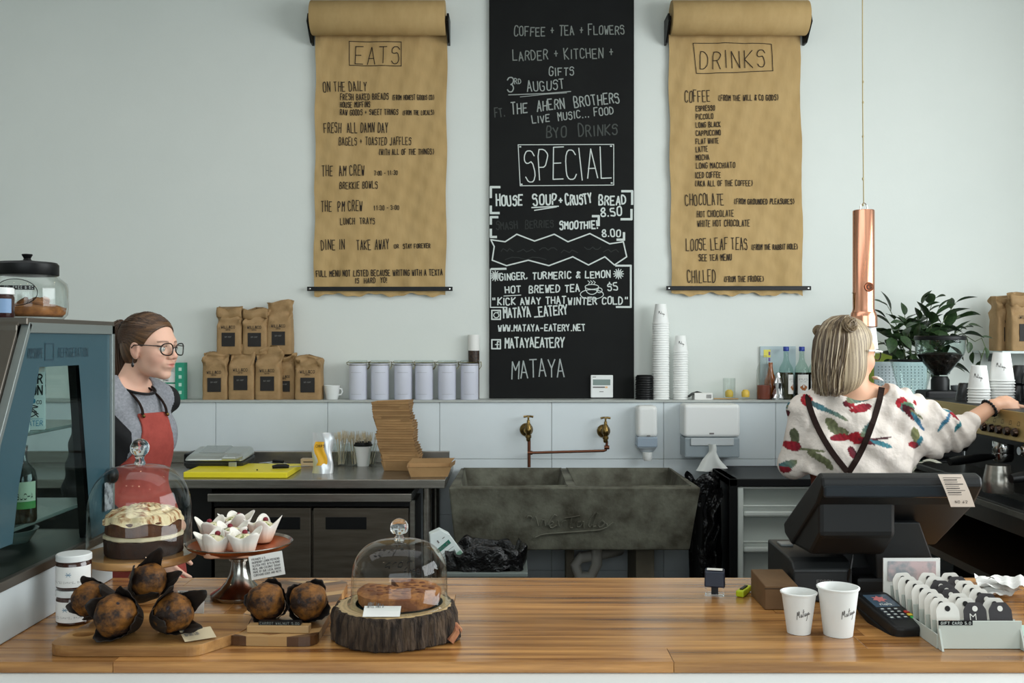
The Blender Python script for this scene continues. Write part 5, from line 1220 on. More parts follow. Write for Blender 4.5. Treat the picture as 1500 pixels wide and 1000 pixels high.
b = B(); lettering(b,'dairy +',-.62,.108,.28,.112,.018,.0017,domefn,.02,1,.85); lettering(b,'grain',-.22,.090,.42,.093,.015,.0017,domefn,.02,1,.85); lettering(b,'free',.2,.076,.55,.078,.015,.0017,domefn,.02,1,.85)
part('pen_writing', b, BLACK, d2)
ta = thing('fruit_tart','golden brown tart with a slice removed under the low cloche','tart',(X(585,2.04),2.04,zl_+.0005))
TRT = mat('tart_crust',(172,112,56),.75,noise=(34,.4,.6),col2=(112,62,28),bump=(40,.9,.006))
def wedge(prof,a0,a1,n=44):
    b = B(); b.lathe(prof,n,a0=a0,a1=a1); m=n+1; L=len(prof)
    b.f.append(tuple(i*m for i in range(L))); b.f.append(tuple(reversed([i*m+n for i in range(L)]))); return b
a0_,a1_ = math.radians(150),math.radians(150+318)
part('filling', wedge([(0,0),(.08,0),(.083,.004),(.086,.024),(.08,.029),(.04,.031),(0,.031)],a0_,a1_), TRT, ta, smooth=50)
for k in range(26):
    a = a0_+.2+(a1_-a0_-.4)*k/26; q=.02+.052*((k*7)%10)/10
    part('apple_piece', B().sphere((q*math.cos(a),q*math.sin(a),.0305),(.007,.004,.003),6,4), mat('apple_bit',(110,58,26),.5), ta, smooth=True)
part('greaseproof_paper', B().lathe([(0,.0003),(.089,.0003)],40), mat('baking_paper',(215,205,185),.8), ta)
note('blank looking white card on the front rim of the log slice',(X(558,1.925),1.928,zl_+.001),.072,.03,(-1.1,0,.0),['APPLE TART 6'],12)
# stamp
st = thing('self_inking_stamp','dark blue self inking stamp standing on the counter','stamp',(*P(1047,871)[:2],CT),-.25)
NAVY = mat('navy_plastic',(24,34,54),.35)
part('cap', B().hexa([(-.024,-.012,.02),(.024,-.012,.02),(.024,.012,.02),(-.024,.012,.02),(-.023,-.011,.056),(.023,-.011,.056),(.023,.011,.062),(-.023,.011,.062)]), NAVY, st, bev=.003)
part('label_window', B().box(-.018,.018,-.007,.008,.0595,.0615), PAPERW, st)
part('base_frame', B().box(-.022,-.019,-.011,.011,0,.022).box(.019,.022,-.011,.011,0,.022).box(-.022,.022,-.011,-.009,0,.004).box(-.022,.022,.009,.011,0,.004), KNOBG, st)
part('spring_rod', B().box(-.008,.008,-.004,.004,.002,.02), BLACKM, st)
# highlighter
hx = P(1091,869); hl = thing('highlighter','short fat lime yellow highlighter lying beside the brown box','highlighter',(hx[0],hx[1],CT),1.05)
part('barrel', B().box(-.04,.03,-.009,.009,.001,.015), mat('neon_yellow',(205,215,40),.4), hl, bev=.004)
part('cap', B().box(-.042,-.012,-.0095,.0095,.0005,.0155), mat('neon_cap',(185,200,30),.4), hl, bev=.003)
part('dark_clip', B().box(-.03,.012,-.004,.004,.0155,.018), BLACK, hl, bev=.001)
# brown box
bxx = thing('brown_box','small brown cardboard box against the receipt printer','box',(.59,2.3,CT+.0005))
part('carton', B().hexa([(.565,2.225,CT+.0005),(.640,2.225,CT+.0005),(.640,2.355,CT+.0005),(.565,2.355,CT+.0005),(.565,2.225,CT+.054),(.640,2.225,CT+.054),(.640,2.355,CT+.062),(.565,2.355,CT+.062)]), mat('brown_card',(112,84,54),.7,noise=(15,.3,.7),col2=(98,72,44)), bxx, world=True, bev=.002)
part('lid_seam', B().box(.5645,.6405,2.2243,2.2250,CT+.047,CT+.0485), INK, bxx, world=True)
# receipt printer
rp = thing('receipt_printer','black receipt printer standing behind the paper cups','printer',(.71,2.42,CT))
PB = mat('printer_black',(24,26,27),.45)
part('casing', B().prism([(2.29,CT+.001),(2.29,CT+.075),(2.305,CT+.09),(2.33,CT+.096),(2.52,CT+.100),(2.52,CT+.001)],.647,.783,'x'), PB, rp, world=True, bev=.004)
part('cover_seam', B().box(.6465,.7835,2.2893,2.2905,CT+.068,CT+.0695), BLACK, rp, world=True)
part('paper_button', B().box(.66,.69,2.44,2.48,CT+.0985,CT+.103), mat('button_grey',(130,134,134),.4), rp, world=True, bev=.001)
b = B(); lettering(b,'EPSON',.70,CT+.045,.738,CT+.045,.007,.0014,lambda u,v:(u,2.2885,v),0,1,.75); part('maker_lettering', b, GREYINK, rp, world=True)
# two cups
c1 = P(1170,926); c2 = P(1227.5,929)
t1 = thing('paper_cup','smaller white paper cup with script logo on the counter','cup',(c1[0],c1[1],CT+.0005)); part('cup', None, None, t1, data=mesh_from('cup',cup_mesh(.0345,.0235,.084),CUPW,True)); script_on_cup(t1,.0345,.0235,.084,.05,wd=.0012)
t2 = thing('paper_cup','larger white paper cup with script logo beside the card terminal','cup',(c2[0],c2[1],CT+.0005)); part('cup', None, None, t2, data=mesh_from('cup',cup_mesh(.040,.029,.098),CUPW,True)); script_on_cup(t2,.040,.029,.098,.35,wd=.0013)
# POS monitor
ps = thing('till_monitor','black touch screen till seen from behind on the counter','monitor',(.86,2.35,CT))
BK = mat('till_black',(11,12,13),.5)
yy0 = 2.20
def tilt(x,u,w_):   # u along screen height from the bottom, w thickness away
    ang = math.radians(38); return None
part('screen_shell', B().prism([(2.16,1.235),(2.165,1.255),(2.19,1.262),(2.47,1.10),(2.46,1.075),(2.40,1.06),(2.20,1.19)],X(1196,2.2)+.0,X(1428,2.2),'x'), BK, ps, world=True, bev=.006)
part('customer_display', B().box(X(1206,2.16),X(1390,2.16),2.152,2.165,1.212,1.238), mat('display_strip',(28,34,40),.18), ps, world=True, bev=.004)
part('rear_housing', B().prism([(2.20,1.225),(2.20,1.12),(2.27,1.064),(2.40,1.058),(2.44,1.10)],X(1190,2.25),X(1300,2.25),'x'), BK, ps, world=True, bev=.01)
part('stand_neck', B().hexa([(X(1288,2.29),2.305,CT+.05),(X(1381,2.29),2.305,CT+.05),(X(1381,2.29),2.34,CT+.05),(X(1288,2.29),2.34,CT+.05),(X(1279,2.25),2.245,1.142),(X(1346,2.25),2.245,1.142),(X(1346,2.25),2.40,1.142),(X(1279,2.25),2.40,1.142)]), mat('neck_grey',(38,41,43),.5), ps, world=True, bev=.003)
part('stand_base', B().box(X(1255,2.3),X(1380,2.3),2.30,2.50,CT,CT+.055), BK, ps, world=True, bev=.01)
part('cable', B().tube([(X(1262,2.25),2.30,1.08),(X(1252,2.25),2.28,1.03),(X(1250,2.25),2.3,.98),(X(1256,2.25),2.33,CT+.004)],.003,6), BK, ps, world=True)
part('lower_housing', B().box(.79,X(1300,2.45),2.40,2.50,CT,1.12), BK, ps, world=True, bev=.01)
rc = thing('paper_receipt','long printed receipt stuck to the top of the till','receipt',W(1390,696,2.14),rot=(0,0,0))
part('paper', B().grid(lambda u,v:((u-.5)*.052+.028*v,-.004-.004*math.sin(v*3),-.0+.003-v*.07),4,8), mat('receipt_paper',(222,205,190),.7), rc, smooth=True)
b = B()
for k in range(9): ribbon(b,[(-.02+.028*(.1+k*.055),-.004-k*.0045),((.008 if k%3 else .018)+.028*(.1+k*.055),-.004-k*.0045)],.0018 if k%2 else .001,lambda u,v:(u,-.0095,v))
lettering(b,'NO 42',-.012+.02,-.058,.016+.02,-.058,.005,.0009,lambda u,v:(u,-.0095,v),0,1)
part('print', b, INKB, rc)
# card terminal
te = thing('card_terminal','black card payment terminal with a colour screen and keypad','card terminal',(X(1300,2.12),2.115,CT+.001),rot=(.12,0,-.0))
te.rotation_euler = (.16,0,.13)
part('casing', B().prism(rounded([(-.034,-.09),(.036,-.09),(.04,.09),(-.038,.09)],.018,4),.0,.034,'z'), BK, te, bev=.007, seg=3)
part('cradle', B().hexa([(-.04,-.085,-.02),(.042,-.085,-.02),(.042,.06,-.0),(-.04,.06,-.0),(-.038,-.088,.012),(.04,-.088,.012),(.04,.088,.012),(-.038,.088,.012)]), BLACK, te, bev=.004)
part('screen', B().box(-.026,.028,.008,.07,.0335,.0348), mat('terminal_screen',(70,88,104),.15), te)
b = B(); cxs, cys = 0.0,.046
pts = []
for k in range(14):
    a = PI/2+k*PI/7; r_ = .017 if k%2==0 else .010; pts.append((cxs+r_*math.cos(a),cys+r_*math.sin(a),.0352))
b.add(pts,[tuple(range(14))]); part('star_symbol', b, mat('pink_star',(205,120,120),.4), te)
b = B(); lettering(b,'nab',-.014,.014,.014,.014,.012,.0018,lambda u,v:(u,v,.0352),0,1); part('screen_lettering', b, CHALK, te)
KEY = mat('key_grey',(150,158,160),.4)
for r_ in range(4):
    for c_ in range(3): part('key', B().cbox((-.02+c_*.015,-.006-r_*.0135,.0345),(.011,.009,.003)), mat('key_dark',(44,48,54),.4) if True else KEY, te, bev=.001, seg=1)
for k,cc in enumerate([(200,60,50),(225,190,60),(60,170,80)]): part('key', B().cbox((.027,-.0195-k*.0135,.0345),(.011,.009,.003)), mat('key_colour_%d'%k,cc,.4), te, bev=.001, seg=1)
b = B()
for r_ in range(4):
    for c_ in range(3): ribbon(b,[(-.022+c_*.015,-.006-r_*.0135),(-.018+c_*.015,-.006-r_*.0135)],.004,lambda u,v:(u,v,.0363))
part('key_numbers', b, CHALK, te)
# gift card tray
gx0,gx1 = .832,.995; gy0,gy1 = 1.945,2.23
gt = thing('gift_card_tray','stepped pale grey tray holding rows of gift cards','card tray',((gx0+gx1)/2,2.09,CT+.0005))
GYT = mat('tray_grey',(196,202,194),.5)
part('front_panel', B().box(gx0,gx1,gy0-.003,gy0,CT+.0005,CT+.055), GYT, gt, world=True, bev=.001)
part('front_lip', B().prism([(gy0-.02,CT+.0005),(gy0-.003,CT+.0005),(gy0-.003,CT+.04)],gx0,gx0+.004,'x').prism([(gy0-.02,CT+.0005),(gy0-.003,CT+.0005),(gy0-.003,CT+.04)],gx1-.004,gx1,'x'), GYT, gt, world=True)
part('tray_base', B().box(gx0,gx1,gy0,gy1,CT+.0005,CT+.006), GYT, gt, world=True)
for k in range(8):
    yk = gy0+.012+k*.031
    part('divider', B().box(gx0,gx1,yk+.012,yk+.014,CT+.006,CT+.05+.002*k), GYT, gt, world=True)
part('side_panel', B().box(gx0-.002,gx0,gy0,gy1,CT+.0005,CT+.028), GYT, gt, world=True)
part('label_strip', B().box(gx0+.0,gx0+.066,gy0-.0042,gy0-.003,CT+.047,CT+.056), BLACK, gt, world=True)
b = B(); lettering(b,'GIFT CARD 5.0',gx0+.003,CT+.0490,gx0+.063,CT+.0490,.0048,.0009,lambda u,v:(u,gy0-.0048,v),0,1); part('label_print', b, CHALK, gt, world=True)
WT = mat('tag_white',(228,224,216),.6); DK = mat('tag_dark',(50,46,48),.6)
dark = {(0,1),(0,2),(2,2),(3,1),(5,1),(6,2),(1,2) if False else (4,1)}
def tagm(w_,h_):
    return B().prism(rounded([(-w_/2,0),(w_/2,0),(w_/2,h_*.82),(w_*.28,h_),(-w_*.28,h_),(-w_/2,h_*.82)],.004,3),-.0006,.0006,'y')
tw_ = mesh_from('gift_tag',tagm(.046,.078),WT); td_ = mesh_from('gift_tag',tagm(.046,.078),DK)
def disc(r_,zc,y_): 
    return B().add([(r_*math.cos(k*PI/8),y_,zc+r_*math.sin(k*PI/8)) for k in range(16)],[tuple(range(16))])
dw = mesh_from('tag_dot',disc(.0055,.066,-.0012),INKB); dwh = mesh_from('tag_dot',disc(.0055,.066,-.0012),WT)
coln = ['left','middle','right']; rown = ['front','second','third','fourth','fifth','sixth','seventh','rear']
for r_ in range(8):
    for c_ in range(3):
        dk = (r_,c_) in dark
        o = props(bpy.data.objects.new('gift_tag', td_ if dk else tw_), ('dark grey' if dk else 'white')+' gift tag in the %s column of the card tray, %s row' % (coln[c_], rown[r_]), 'gift tag', 'gift tags in the stepped tray'); COL.objects.link(o)
        o.location = (gx0+.029+c_*.0525+.001*math.sin(r_*5+c_), gy0+.010+r_*.031, CT+.0075+.0012*r_); o.rotation_euler = (-.22+.03*math.sin(r_*3+c_*2),.05*math.sin(r_*7+c_*3),.04*math.sin(r_*2+c_))
        part('punched_dot', None, None, o, data=dwh if dk else dw)
        if r_ == 0 and c_ == 0:
            b = B(); 
            for k,l in enumerate(['MERRY','BRIGHT']): lettering(b,l,-.016,.034-k*.014,.016,.034-k*.014,.009,.0013,lambda u,v:(u,-.0012,v),.05,k)
            part('tag_print', b, mat('orange_print',(220,150,110),.6), o)
        if r_ == 0 and c_ == 1:
            b = B(); lettering(b,'M',-.014,.045,.004,.045,.011,.0016,lambda u,v:(u,-.0012,v),.02,1); part('tag_print', b, WT, o)
part('backing_card', B().box(gx0+.005,gx1-.03,gy1+.014,gy1+.017,CT+.006,CT+.112), PAPERW, gt, world=True)
part('backing_picture', B().box(gx0+.015,gx1-.04,gy1+.0125,gy1+.0135,CT+.06,CT+.105), mat('photo_grey',(150,154,158),.5,noise=(30,.4,.6),col2=(205,180,180)), gt, world=True)
# papers right
r = random.Random(5)
for k in range(3):
    single('crumpled_paper',['crumpled white paper beside the gift card tray, topmost','crumpled white receipt lying under another at the right edge','folded white paper at the back of the paper pile'][k],'paper',
      B().grid(lambda u,v:((u-.5)*.12,(v-.5)*.09,.008+.006*math.sin(u*9+k*2)*math.cos(v*7+k)+.004*math.sin(u*17+v*13+k*3)),14,12),PAPERW,loc=(X(1462,2.36)+.03*k-.02,2.36+.03*math.sin(k*2),CT+.004+.011*k),rz=.5+k*.7,smooth=60)
single('green_card','pale green paper slip lying right of the gift card tray','card',B().box(-.05,.05,-.035,.035,0,.001),mat('green_slip',(178,205,190),.7),loc=(1.045,2.06,CT+.0005),rz=.2)
single('rubber_band_reel','small black gadget under the crumpled papers','gadget',B().box(-.03,.03,-.008,.008,0,.016).tube([(.02,-.008,.01),(.04,-.02,.006)],.004,6),BLACK,loc=(1.05,2.24,CT+.001),rz=-.4,bev=.002)
# ================= right side: coffee bench, machine, grinder, plant =================
hangX, hangY = X(1265,4.0), 4.0
hg = thing('cup_dispenser','polished copper tube cup dispenser hanging from the ceiling on a thin cord','cup dispenser',(hangX,hangY,Z(478,4.0)))
def hz(py): return Z(py,4.0)-Z(478,4.0)
part('copper_tube', B().lathe([(.046,hz(468)),(.048,hz(464)),(.046,hz(458)),(.042,hz(452)),(.042,hz(309)),(.040,hz(308)),(.038,hz(309)),(.038,hz(440))],48), COPPER, hg, smooth=True)
part('copper_collar', B().lathe([(.047,hz(467)),(.051,hz(466)),(.052,hz(463)),(.0525,hz(478)),(.050,hz(479)),(.048,hz(477))][::-1],48).lathe([(.0465,hz(457)),(.049,hz(459)),(.0515,hz(464))],48), COPPER, hg, smooth=True)
b = B(); b.m = Matrix(((1,0,0,.006),(0,0,1,0),(0,1,0,hz(421)),(0,0,0,1)))
b.lathe([(.014,-.045),(.0165,-.0455),(.019,-.043),(.019,-.03)],24)
part('round_badge', b, mat('badge_copper',(120,72,52),.35,1.0), hg, smooth=True)
b = B(); lettering(b,'G',-.003,hz(421)-.008,.015,hz(421)-.008,.016,.003,lambda u,v:(u,-.0462,v),0,1,.9); part('badge_letter', b, INK, hg)
part('ring_handle', B().tube([(.015*math.cos(a),0,hz(308)+.03*math.sin(a)) for a in [k*PI/12 for k in range(13)]],.002,6), CHROME, hg, smooth=True)
part('cord', B().tube([(0,0,hz(298)),(-.004,0,hz(150)),(-.006,0,3.49-Z(478,4.0))],.0022,6), mat('cord_gold',(160,145,100),.6), hg)
for py in (120,150,200,262,300): part('cord_knot', B().sphere((-.003,0,hz(py)),(.004,.004,.006),8,6), MATS['cord_gold'], hg)
part('side_lever', B().tube([(-.041,-.01,hz(456)),(-.044,-.012,hz(430)),(-.052,-.012,hz(429)),(-.044,-.012,hz(429))],.0022,6), BRASS, hg)
cupd = single('paper_cup','white paper cup poking out of the copper dispenser tube','cup',B().lathe([(0,.10),(.026,.10),(.027,.102),(.0375,0),(.040,-.0),(.040,-.004),(.037,-.004),(.025,.095),(0,.096)][::-1],32),CUPW,loc=(hangX+.02,hangY,Z(514,4.0)),smooth=True)
# wall shelf with coffee bags
shf = thing('wall_shelf','pale glass shelf on the back wall at the right','shelf',(3.0,5.35,Z(514,5.15)))
part('shelf_board', B().box(-.45,.4,-.17,.168,-.014,0), mat('shelf_glass',(190,200,198),.15), shf, bev=.002)
for xx in (-.35,.25): part('bracket', B().box(xx-.01,xx+.01,.03,.168,-.06,-.014), GREYP, shf)
zs = Z(514,5.15)+.0005
coffee_bag('kraft coffee bag at the left end of the right wall shelf', (X(1476,5.3),5.33,zs), .12, .135, .09, .29, 'square', 41, 'coffee bags on the right wall shelf')
coffee_bag('large kraft coffee bag cut off by the right picture edge', (X(1502,5.22),5.24,zs), -.05, .16, .09, .30, 'fold', 52, 'coffee bags on the right wall shelf')
# corner bench (L shape)
bnch = thing('coffee_bench','dark topped coffee bench running along the right side','bench',(2.3,4.2,0))
DKT = mat('dark_top',(58,58,54),.28,.2,noise=(4,.3,.7),col2=(44,44,41))
zbz = 1.00
part('bench_top', B().box(1.66,3.4,2.66,5.345,zbz-.03,zbz), DKT, bnch, world=True, bev=.003)
part('top_edge', B().box(1.655,1.664,2.66,5.345,zbz-.028,zbz-.008), STEEL, bnch, world=True, bev=.001)
part('end_panel', B().box(1.75,3.4,2.72,2.75,0,zbz-.031), BLACK, bnch, world=True)
part('back_panel', B().box(2.35,2.38,2.75,5.3,0,zbz-.031), BLACK, bnch, world=True)
part('shelf_board', B().box(1.72,2.35,2.76,5.3,.68,.71), wood('shelf_timber',(62,46,32),(48,36,25)), bnch, world=True)
part('apron_rail', B().box(1.70,1.73,2.75,5.3,zbz-.10,zbz-.031), wood('rail_timber',(60,44,28),(46,34,22)), bnch, world=True)
single('paper_bag','flattened kraft paper bag on the timber shelf under the coffee bench','bag',B().hexa([(-.13,-.06,0),(.14,-.06,0),(.13,.06,0),(-.12,.06,0),(-.11,-.05,.035),(.1,-.05,.045),(.1,.05,.04),(-.1,.05,.03)]),mat('shelf_bag',(150,138,118),.8),loc=(1.90,3.3,.711),bev=.008)
CLTH = mat('pink_cloth',(172,88,82),.9,bump=(60,.4,.003))
single('pink_cloth','dusty pink cloth hanging from the coffee bench at the right edge','cloth',B().grid(lambda u,v:(1.43+u*.42+.0*v+.0,3.02-.03*math.sin(u*7)-.015*math.sin(v*6+u*3),.97-(v*(.19-.11*abs(u-.45)*2.0)+ .06*max(0,.35-u))),20,14),CLTH,loc=(.19,-.33,0),smooth=70)
# espresso machine: face at X=1.70, depth direction Y
fx = 1.70; my0,my1 = 2.98,4.16
em = thing('espresso_machine','wide espresso machine with a brushed gold panel beside the blonde woman','espresso machine',(2.0,3.6,zbz))
GOLD = mat('brushed_gold',(172,152,100),.42,.75,noise=(4,.3,.7),col2=(150,130,80),stretch=(8,.5,8))
zt2 = 1.315; zp0 = 1.215
part('gold_panel', B().prism([(fx-.012,zp0),(fx+.008,zt2-.002),(fx+.03,zt2-.002),(fx+.02,zp0)],my0,my1,'y'), GOLD, em, world=True, bev=.003)
part('top_tray', B().box(fx+.012,2.28,my0,my1,zt2-.02,zt2), BLACK, em, world=True, bev=.004)
part('tray_rail', B().tube([(fx+.018,my0+.02,zt2+.02),(fx+.018,my1-.02,zt2+.02)],.004,8), CHROME, em, world=True, smooth=True) if False else None
part('body', B().box(fx+.18,2.28,my0+.02,my1-.02,zbz+.03,zt2-.02), BLACKM, em, world=True, bev=.01)
part('under_panel', B().box(fx+.02,fx+.2,my0+.02,my1-.02,zp0-.02,zp0+.02), BLACK, em, world=True)
part('drip_tray', B().box(fx-.02,fx+.2,my0+.02,my1-.02,zbz+.02,zbz+.045), mat('drip_steel',(70,70,66),.35,.8), em, world=True, bev=.004)
for y_ in (my0+.1,my1-.1):
    for x_2 in (fx+.05,2.2): part('foot', B().lathe([(.025,0),(.02,.025)],12,(x_2,y_,zbz)), BLACK, em, world=True)
for y_ in [3.18,3.62,3.98]:
    g = part('group_head', B().lathe([(.034,-.055),(.036,-.05),(.036,-.012),(.03,.0),(.024,.03)],28,(fx+.085,y_,zp0-.015)), CHROME, em, world=True, smooth=True)
    pf = part('portafilter', B().lathe([(.012,-.035),(.03,-.03),(.036,-.02),(.037,0)],28,(fx+.085,y_,zp0-.07)).tube([(fx+.085,y_,zp0-.08),(fx+.02,y_-.01,zp0-.083)],.009,10), CHROME, g, world=True, smooth=True) 
    part('portafilter_handle', B().tube([(fx+.055,y_-.004,zp0-.082),(fx-.0,y_-.014,zp0-.086),(fx-.09,y_-.03,zp0-.094),(fx-.125,y_-.036,zp0-.098)],[.009,.014,.017,.014],12), BLACK, em, world=True, smooth=True)
# buttons on the gold panel
for k,py_ in enumerate([3.34,3.395,3.45,3.505,3.56]):
    zz = zp0+.030
    b = B(); b.m = Matrix(((0,0,-1,fx-.009),(1,0,0,py_),(0,1,0,zz),(0,0,0,1))); b.lathe([(.0,.014),(.011,.014),(.0145,.010),(.0155,0)][::-1],20)
    part('button', b, mat('button_steel',(70,56,48),.25,1.0), em, world=True, smooth=True)
    fnp = lambda u,v:(fx+.0035-(.02-.02*(v-zp0)/.1)*1.0-.0035,u,v)
    b = B(); c_ = py_
    ribbon(b,[(c_-.008,zz+.022),(c_-.006,zz+.035),(c_+.006,zz+.035),(c_+.008,zz+.022),(c_-.008,zz+.022)],.0016,lambda u,v:(fx-.0115+.02*(v-zp0)/.1-.001,u,v)); part('button_symbol', b, INKB, em, world=True)
# steam wand with knob
part('steam_wand', B().tube([(fx+.08,3.33,zp0-.01),(fx+.03,3.325,zp0-.03),(fx+.03,3.33,zp0-.08),(fx+.05,3.34,zp0-.165)],.0065,10), CHROME, em, world=True, smooth=True)
part('steam_joint', B().sphere((fx+.02,3.32,zp0-.03),.026,16,10).tube([(fx-.01,3.32,zp0-.03),(fx+.05,3.32,zp0-.03)],.014,12), CHROME, em, world=True, smooth=True)
mj = thing('milk_jug','stainless steel milk jug under the steam wand','jug',(X(1462,3.36)+.02,3.36,zbz+.0455))
mj.location = (X(1462,3.33),3.33,zbz+.0455)
part('jug_body', B().lathe([(0,0),(.046,0),(.049,.004),(.047,.045),(.040,.08),(.038,.092),(.036,.092),(.038,.08),(.045,.045),(.046,.006),(0,.005)],36), STEEL, mj, smooth=True)
part('handle', B().tube([(.03,.025,.08),(.05,.045,.082),(.058,.052,.06),(.052,.046,.03),(.042,.034,.025)],.004,8,flat=1), CHROME, mj, smooth=True)
cl = single('folded_cloth','white cloth with green print folded on the coffee bench','cloth',B().grid(lambda u,v:((u-.5)*.24,(v-.5)*.16,.02+.014*math.sin(u*6+v*2)+.008*math.sin(v*11+u*4)-.03*(abs(u-.5)*2)**3),20,16),mat('cloth_white',(205,205,188),.9),loc=(1.60,3.05,zbz+.045),rz=.2,smooth=70)
cl.location=(1.80,4.33,zbz+.001)
part('green_print', B().grid(lambda u,v:((u-.5)*.11-.02,(v-.5)*.07-.02,.0235+.014*math.sin((.5+((u-.5)*.11-.02)/.24)*6+(.5+((v-.5)*.07-.02)/.16)*2)+.008*math.sin((.5+((v-.5)*.07-.02)/.16)*11+(.5+((u-.5)*.11-.02)/.24)*4)),8,6), mat('green_print_dark',(20,90,62),.9), cl, smooth=True)
# cups on the machine
def stack_on(px, y, n, sp, me, h, labtop, lab, group, rt, rb):
    c = props(bpy.data.objects.new('paper_cup', me), lab, 'cup', group); COL.objects.link(c)
    for k in range(n):
        o = c if k == 0 else c.copy()
        if k: COL.objects.link(o)
        o.location = (X(px,y)+.001*math.sin(k*2), y, zt2+h+k*sp+.0015); o.rotation_euler = (PI,0,k*1.1)
        if k == n-1:
            o['label'] = labtop; del o['group']; o.rotation_euler = (PI,0,0)
            script_on_cup(o,rt,rb,h,PI+.5,True)
stack_on(1467,3.80,9,.0105,m12,.108,'white paper cup topmost of the taller stack on the espresso machine','upturned white paper cup in the taller stack on the espresso machine','tall cup stack on the machine',.0445,.03)
stack_on(1434,3.80,6,.0105,m8,.090,'small white paper cup topmost of the shorter stack on the espresso machine','small upturned white cup in the shorter stack on the espresso machine','short cup stack on the machine',.039,.027)
bc = props(bpy.data.objects.new('black_cup', mesh_from('black_cup',B().lathe([(0,.07),(.024,.07),(.028,.066),(.038,.02),(.040,0),(.0375,0),(.03,.055),(0,.06)][::-1],24).tube([(.033,0,.052),(.054,0,.05),(.058,0,.03),(.04,0,.014)],.005,7),mat('black_ceramic',(34,36,38),.25),True)),'black ceramic cup upturned on top of the espresso machine','cup','black cups on the espresso machine'); COL.objects.link(bc)
first = True
rowlab = ['first','second','third','fourth']; ccol = ['nearest','second','third','fourth','fifth','sixth','seventh','eighth','ninth','tenth']
for r_ in range(4):
    for c_ in range(10):
        y_ = 3.09+c_*.108; x_2 = fx+.10+.108*r_
        if min(math.hypot(x_2-X(1467,3.8),y_-3.8),math.hypot(x_2-X(1434,3.8),y_-3.8)) < .10 or (r_ < 2 and 3.36 < y_ < 3.75): continue
        if y_ > 4.0: continue
        for lay in range(1 if y_ > 3.85 and r_ < 2 else 2):
            o = bc if first else bc.copy()
            if not first: COL.objects.link(o)
            first = False
            o.location = (x_2+.004*math.sin(c_*5),y_,zt2+.0005+lay*.0705); o.rotation_euler=(0,0,1.2+c_*2.3+lay)
            o['label'] = 'black ceramic cup on espresso machine, %s row from panel, %s from edge, %s layer' % (rowlab[r_], ccol[c_], ['lower','upper'][lay])
# grinder
gy = 4.55; gx = X(1377,gy)
gr = thing('coffee_grinder','black coffee grinder with a clear hopper full of dark beans','coffee grinder',(gx,gy,zbz))
def gz(py): return Z(py,gy)-zbz
part('hopper', B().lathe([(.03,gz(552)),(.035,gz(548)),(.100,gz(520)),(.106,gz(514)),(.109,gz(497)),(.107,gz(497)),(.104,gz(514)),(.098,gz(521)),(.03,gz(549))],48), GLASSL, gr, smooth=60)
part('hopper_lid', B().lathe([(.111,gz(498)),(.112,gz(496)),(.112,gz(493)),(.108,gz(491.5)),(0,gz(491.5))],48), BLACK, gr, smooth=True)
part('coffee_beans', B().lathe([(.03,gz(549)),(.09,gz(523.5)),(.098,gz(519)),(.06,gz(516)),(0,gz(518))],40,fn=lambda a,z:1+.01*math.sin(a*20)), mat('beans',(44,26,20),.35,noise=(70,.4,.6),col2=(16,9,8),bump=(80,1.0,.01)), gr, smooth=60)
part('neck', B().lathe([(.04,gz(572)),(.04,gz(556)),(.032,gz(551))],28), BLACK, gr, smooth=True)
part('grind_head', B().box(-.09,.11,-.07,.07,gz(590),gz(571)), BLACKM, gr, bev=.012)
part('grinder_body', B().box(-.075,.075,-.09,.11,.02,gz(590)), BLACK, gr, bev=.015)
part('base_plate', B().box(-.09,.09,-.14,.13,.0005,.022), BLACK, gr, bev=.006)
part('front_fork', B().box(-.04,.04,-.13,-.08,.12,.14), CHROME, gr, bev=.004)
part('doser_knob', B().lathe([(.02,0),(.024,.01),(.024,.022),(0,.025)],20,(.06,-.03,gz(571))), mat('knob_grey',(90,96,98),.4), gr, smooth=True)
# clear jug / perforated container
cjx = X(1325,4.75)
rj = thing('clear_rinse_jug','clear tapered plastic jug on a steel tray behind the coffee machine','jug',(cjx,4.66,zbz+.3005))
part('jug_wall', B().lathe([(.055,.0),(.058,.004),(.094,.14),(.097,.158),(.095,.158),(.092,.14),(.055,.006)],36), GLASSL, rj, smooth=True)
part('black_rim', B().lathe([(.096,.155),(.101,.157),(.101,.165),(.094,.165),(.094,.155)],36), BLACK, rj, smooth=True)
tt = thing('steel_tray','raised steel tray behind the espresso machine','tray',(cjx+.02,4.75,zbz))
part('tray_top', B().box(-.14,.17,-.17,.12,.28,.30), CHROME, tt, bev=.004)
part('tray_stand', B().box(-.12,.15,-.14,.10,.0005,.28), BLACKM, tt, bev=.006)
pb = thing('perforated_panel','grey perforated metal panel leaning behind the clear jug','panel',(cjx+.04,4.90,zbz+.0005))
part('sheet', B().box(-.13,.13,0,.006,0,.45), mat('perf_grey',(150,160,162),.4,.5), pb, bev=.002)
b = B()
for i in range(13):
    for j in range(18): b.add([(-.11+i*.018+.003*math.cos(q*PI/3),-.0008,.17+j*.015+.003*math.sin(q*PI/3)) for q in range(6)],[tuple(range(6))])
part('perforation', b, mat('perf_dark',(70,78,80),.6), pb, kind='stuff')
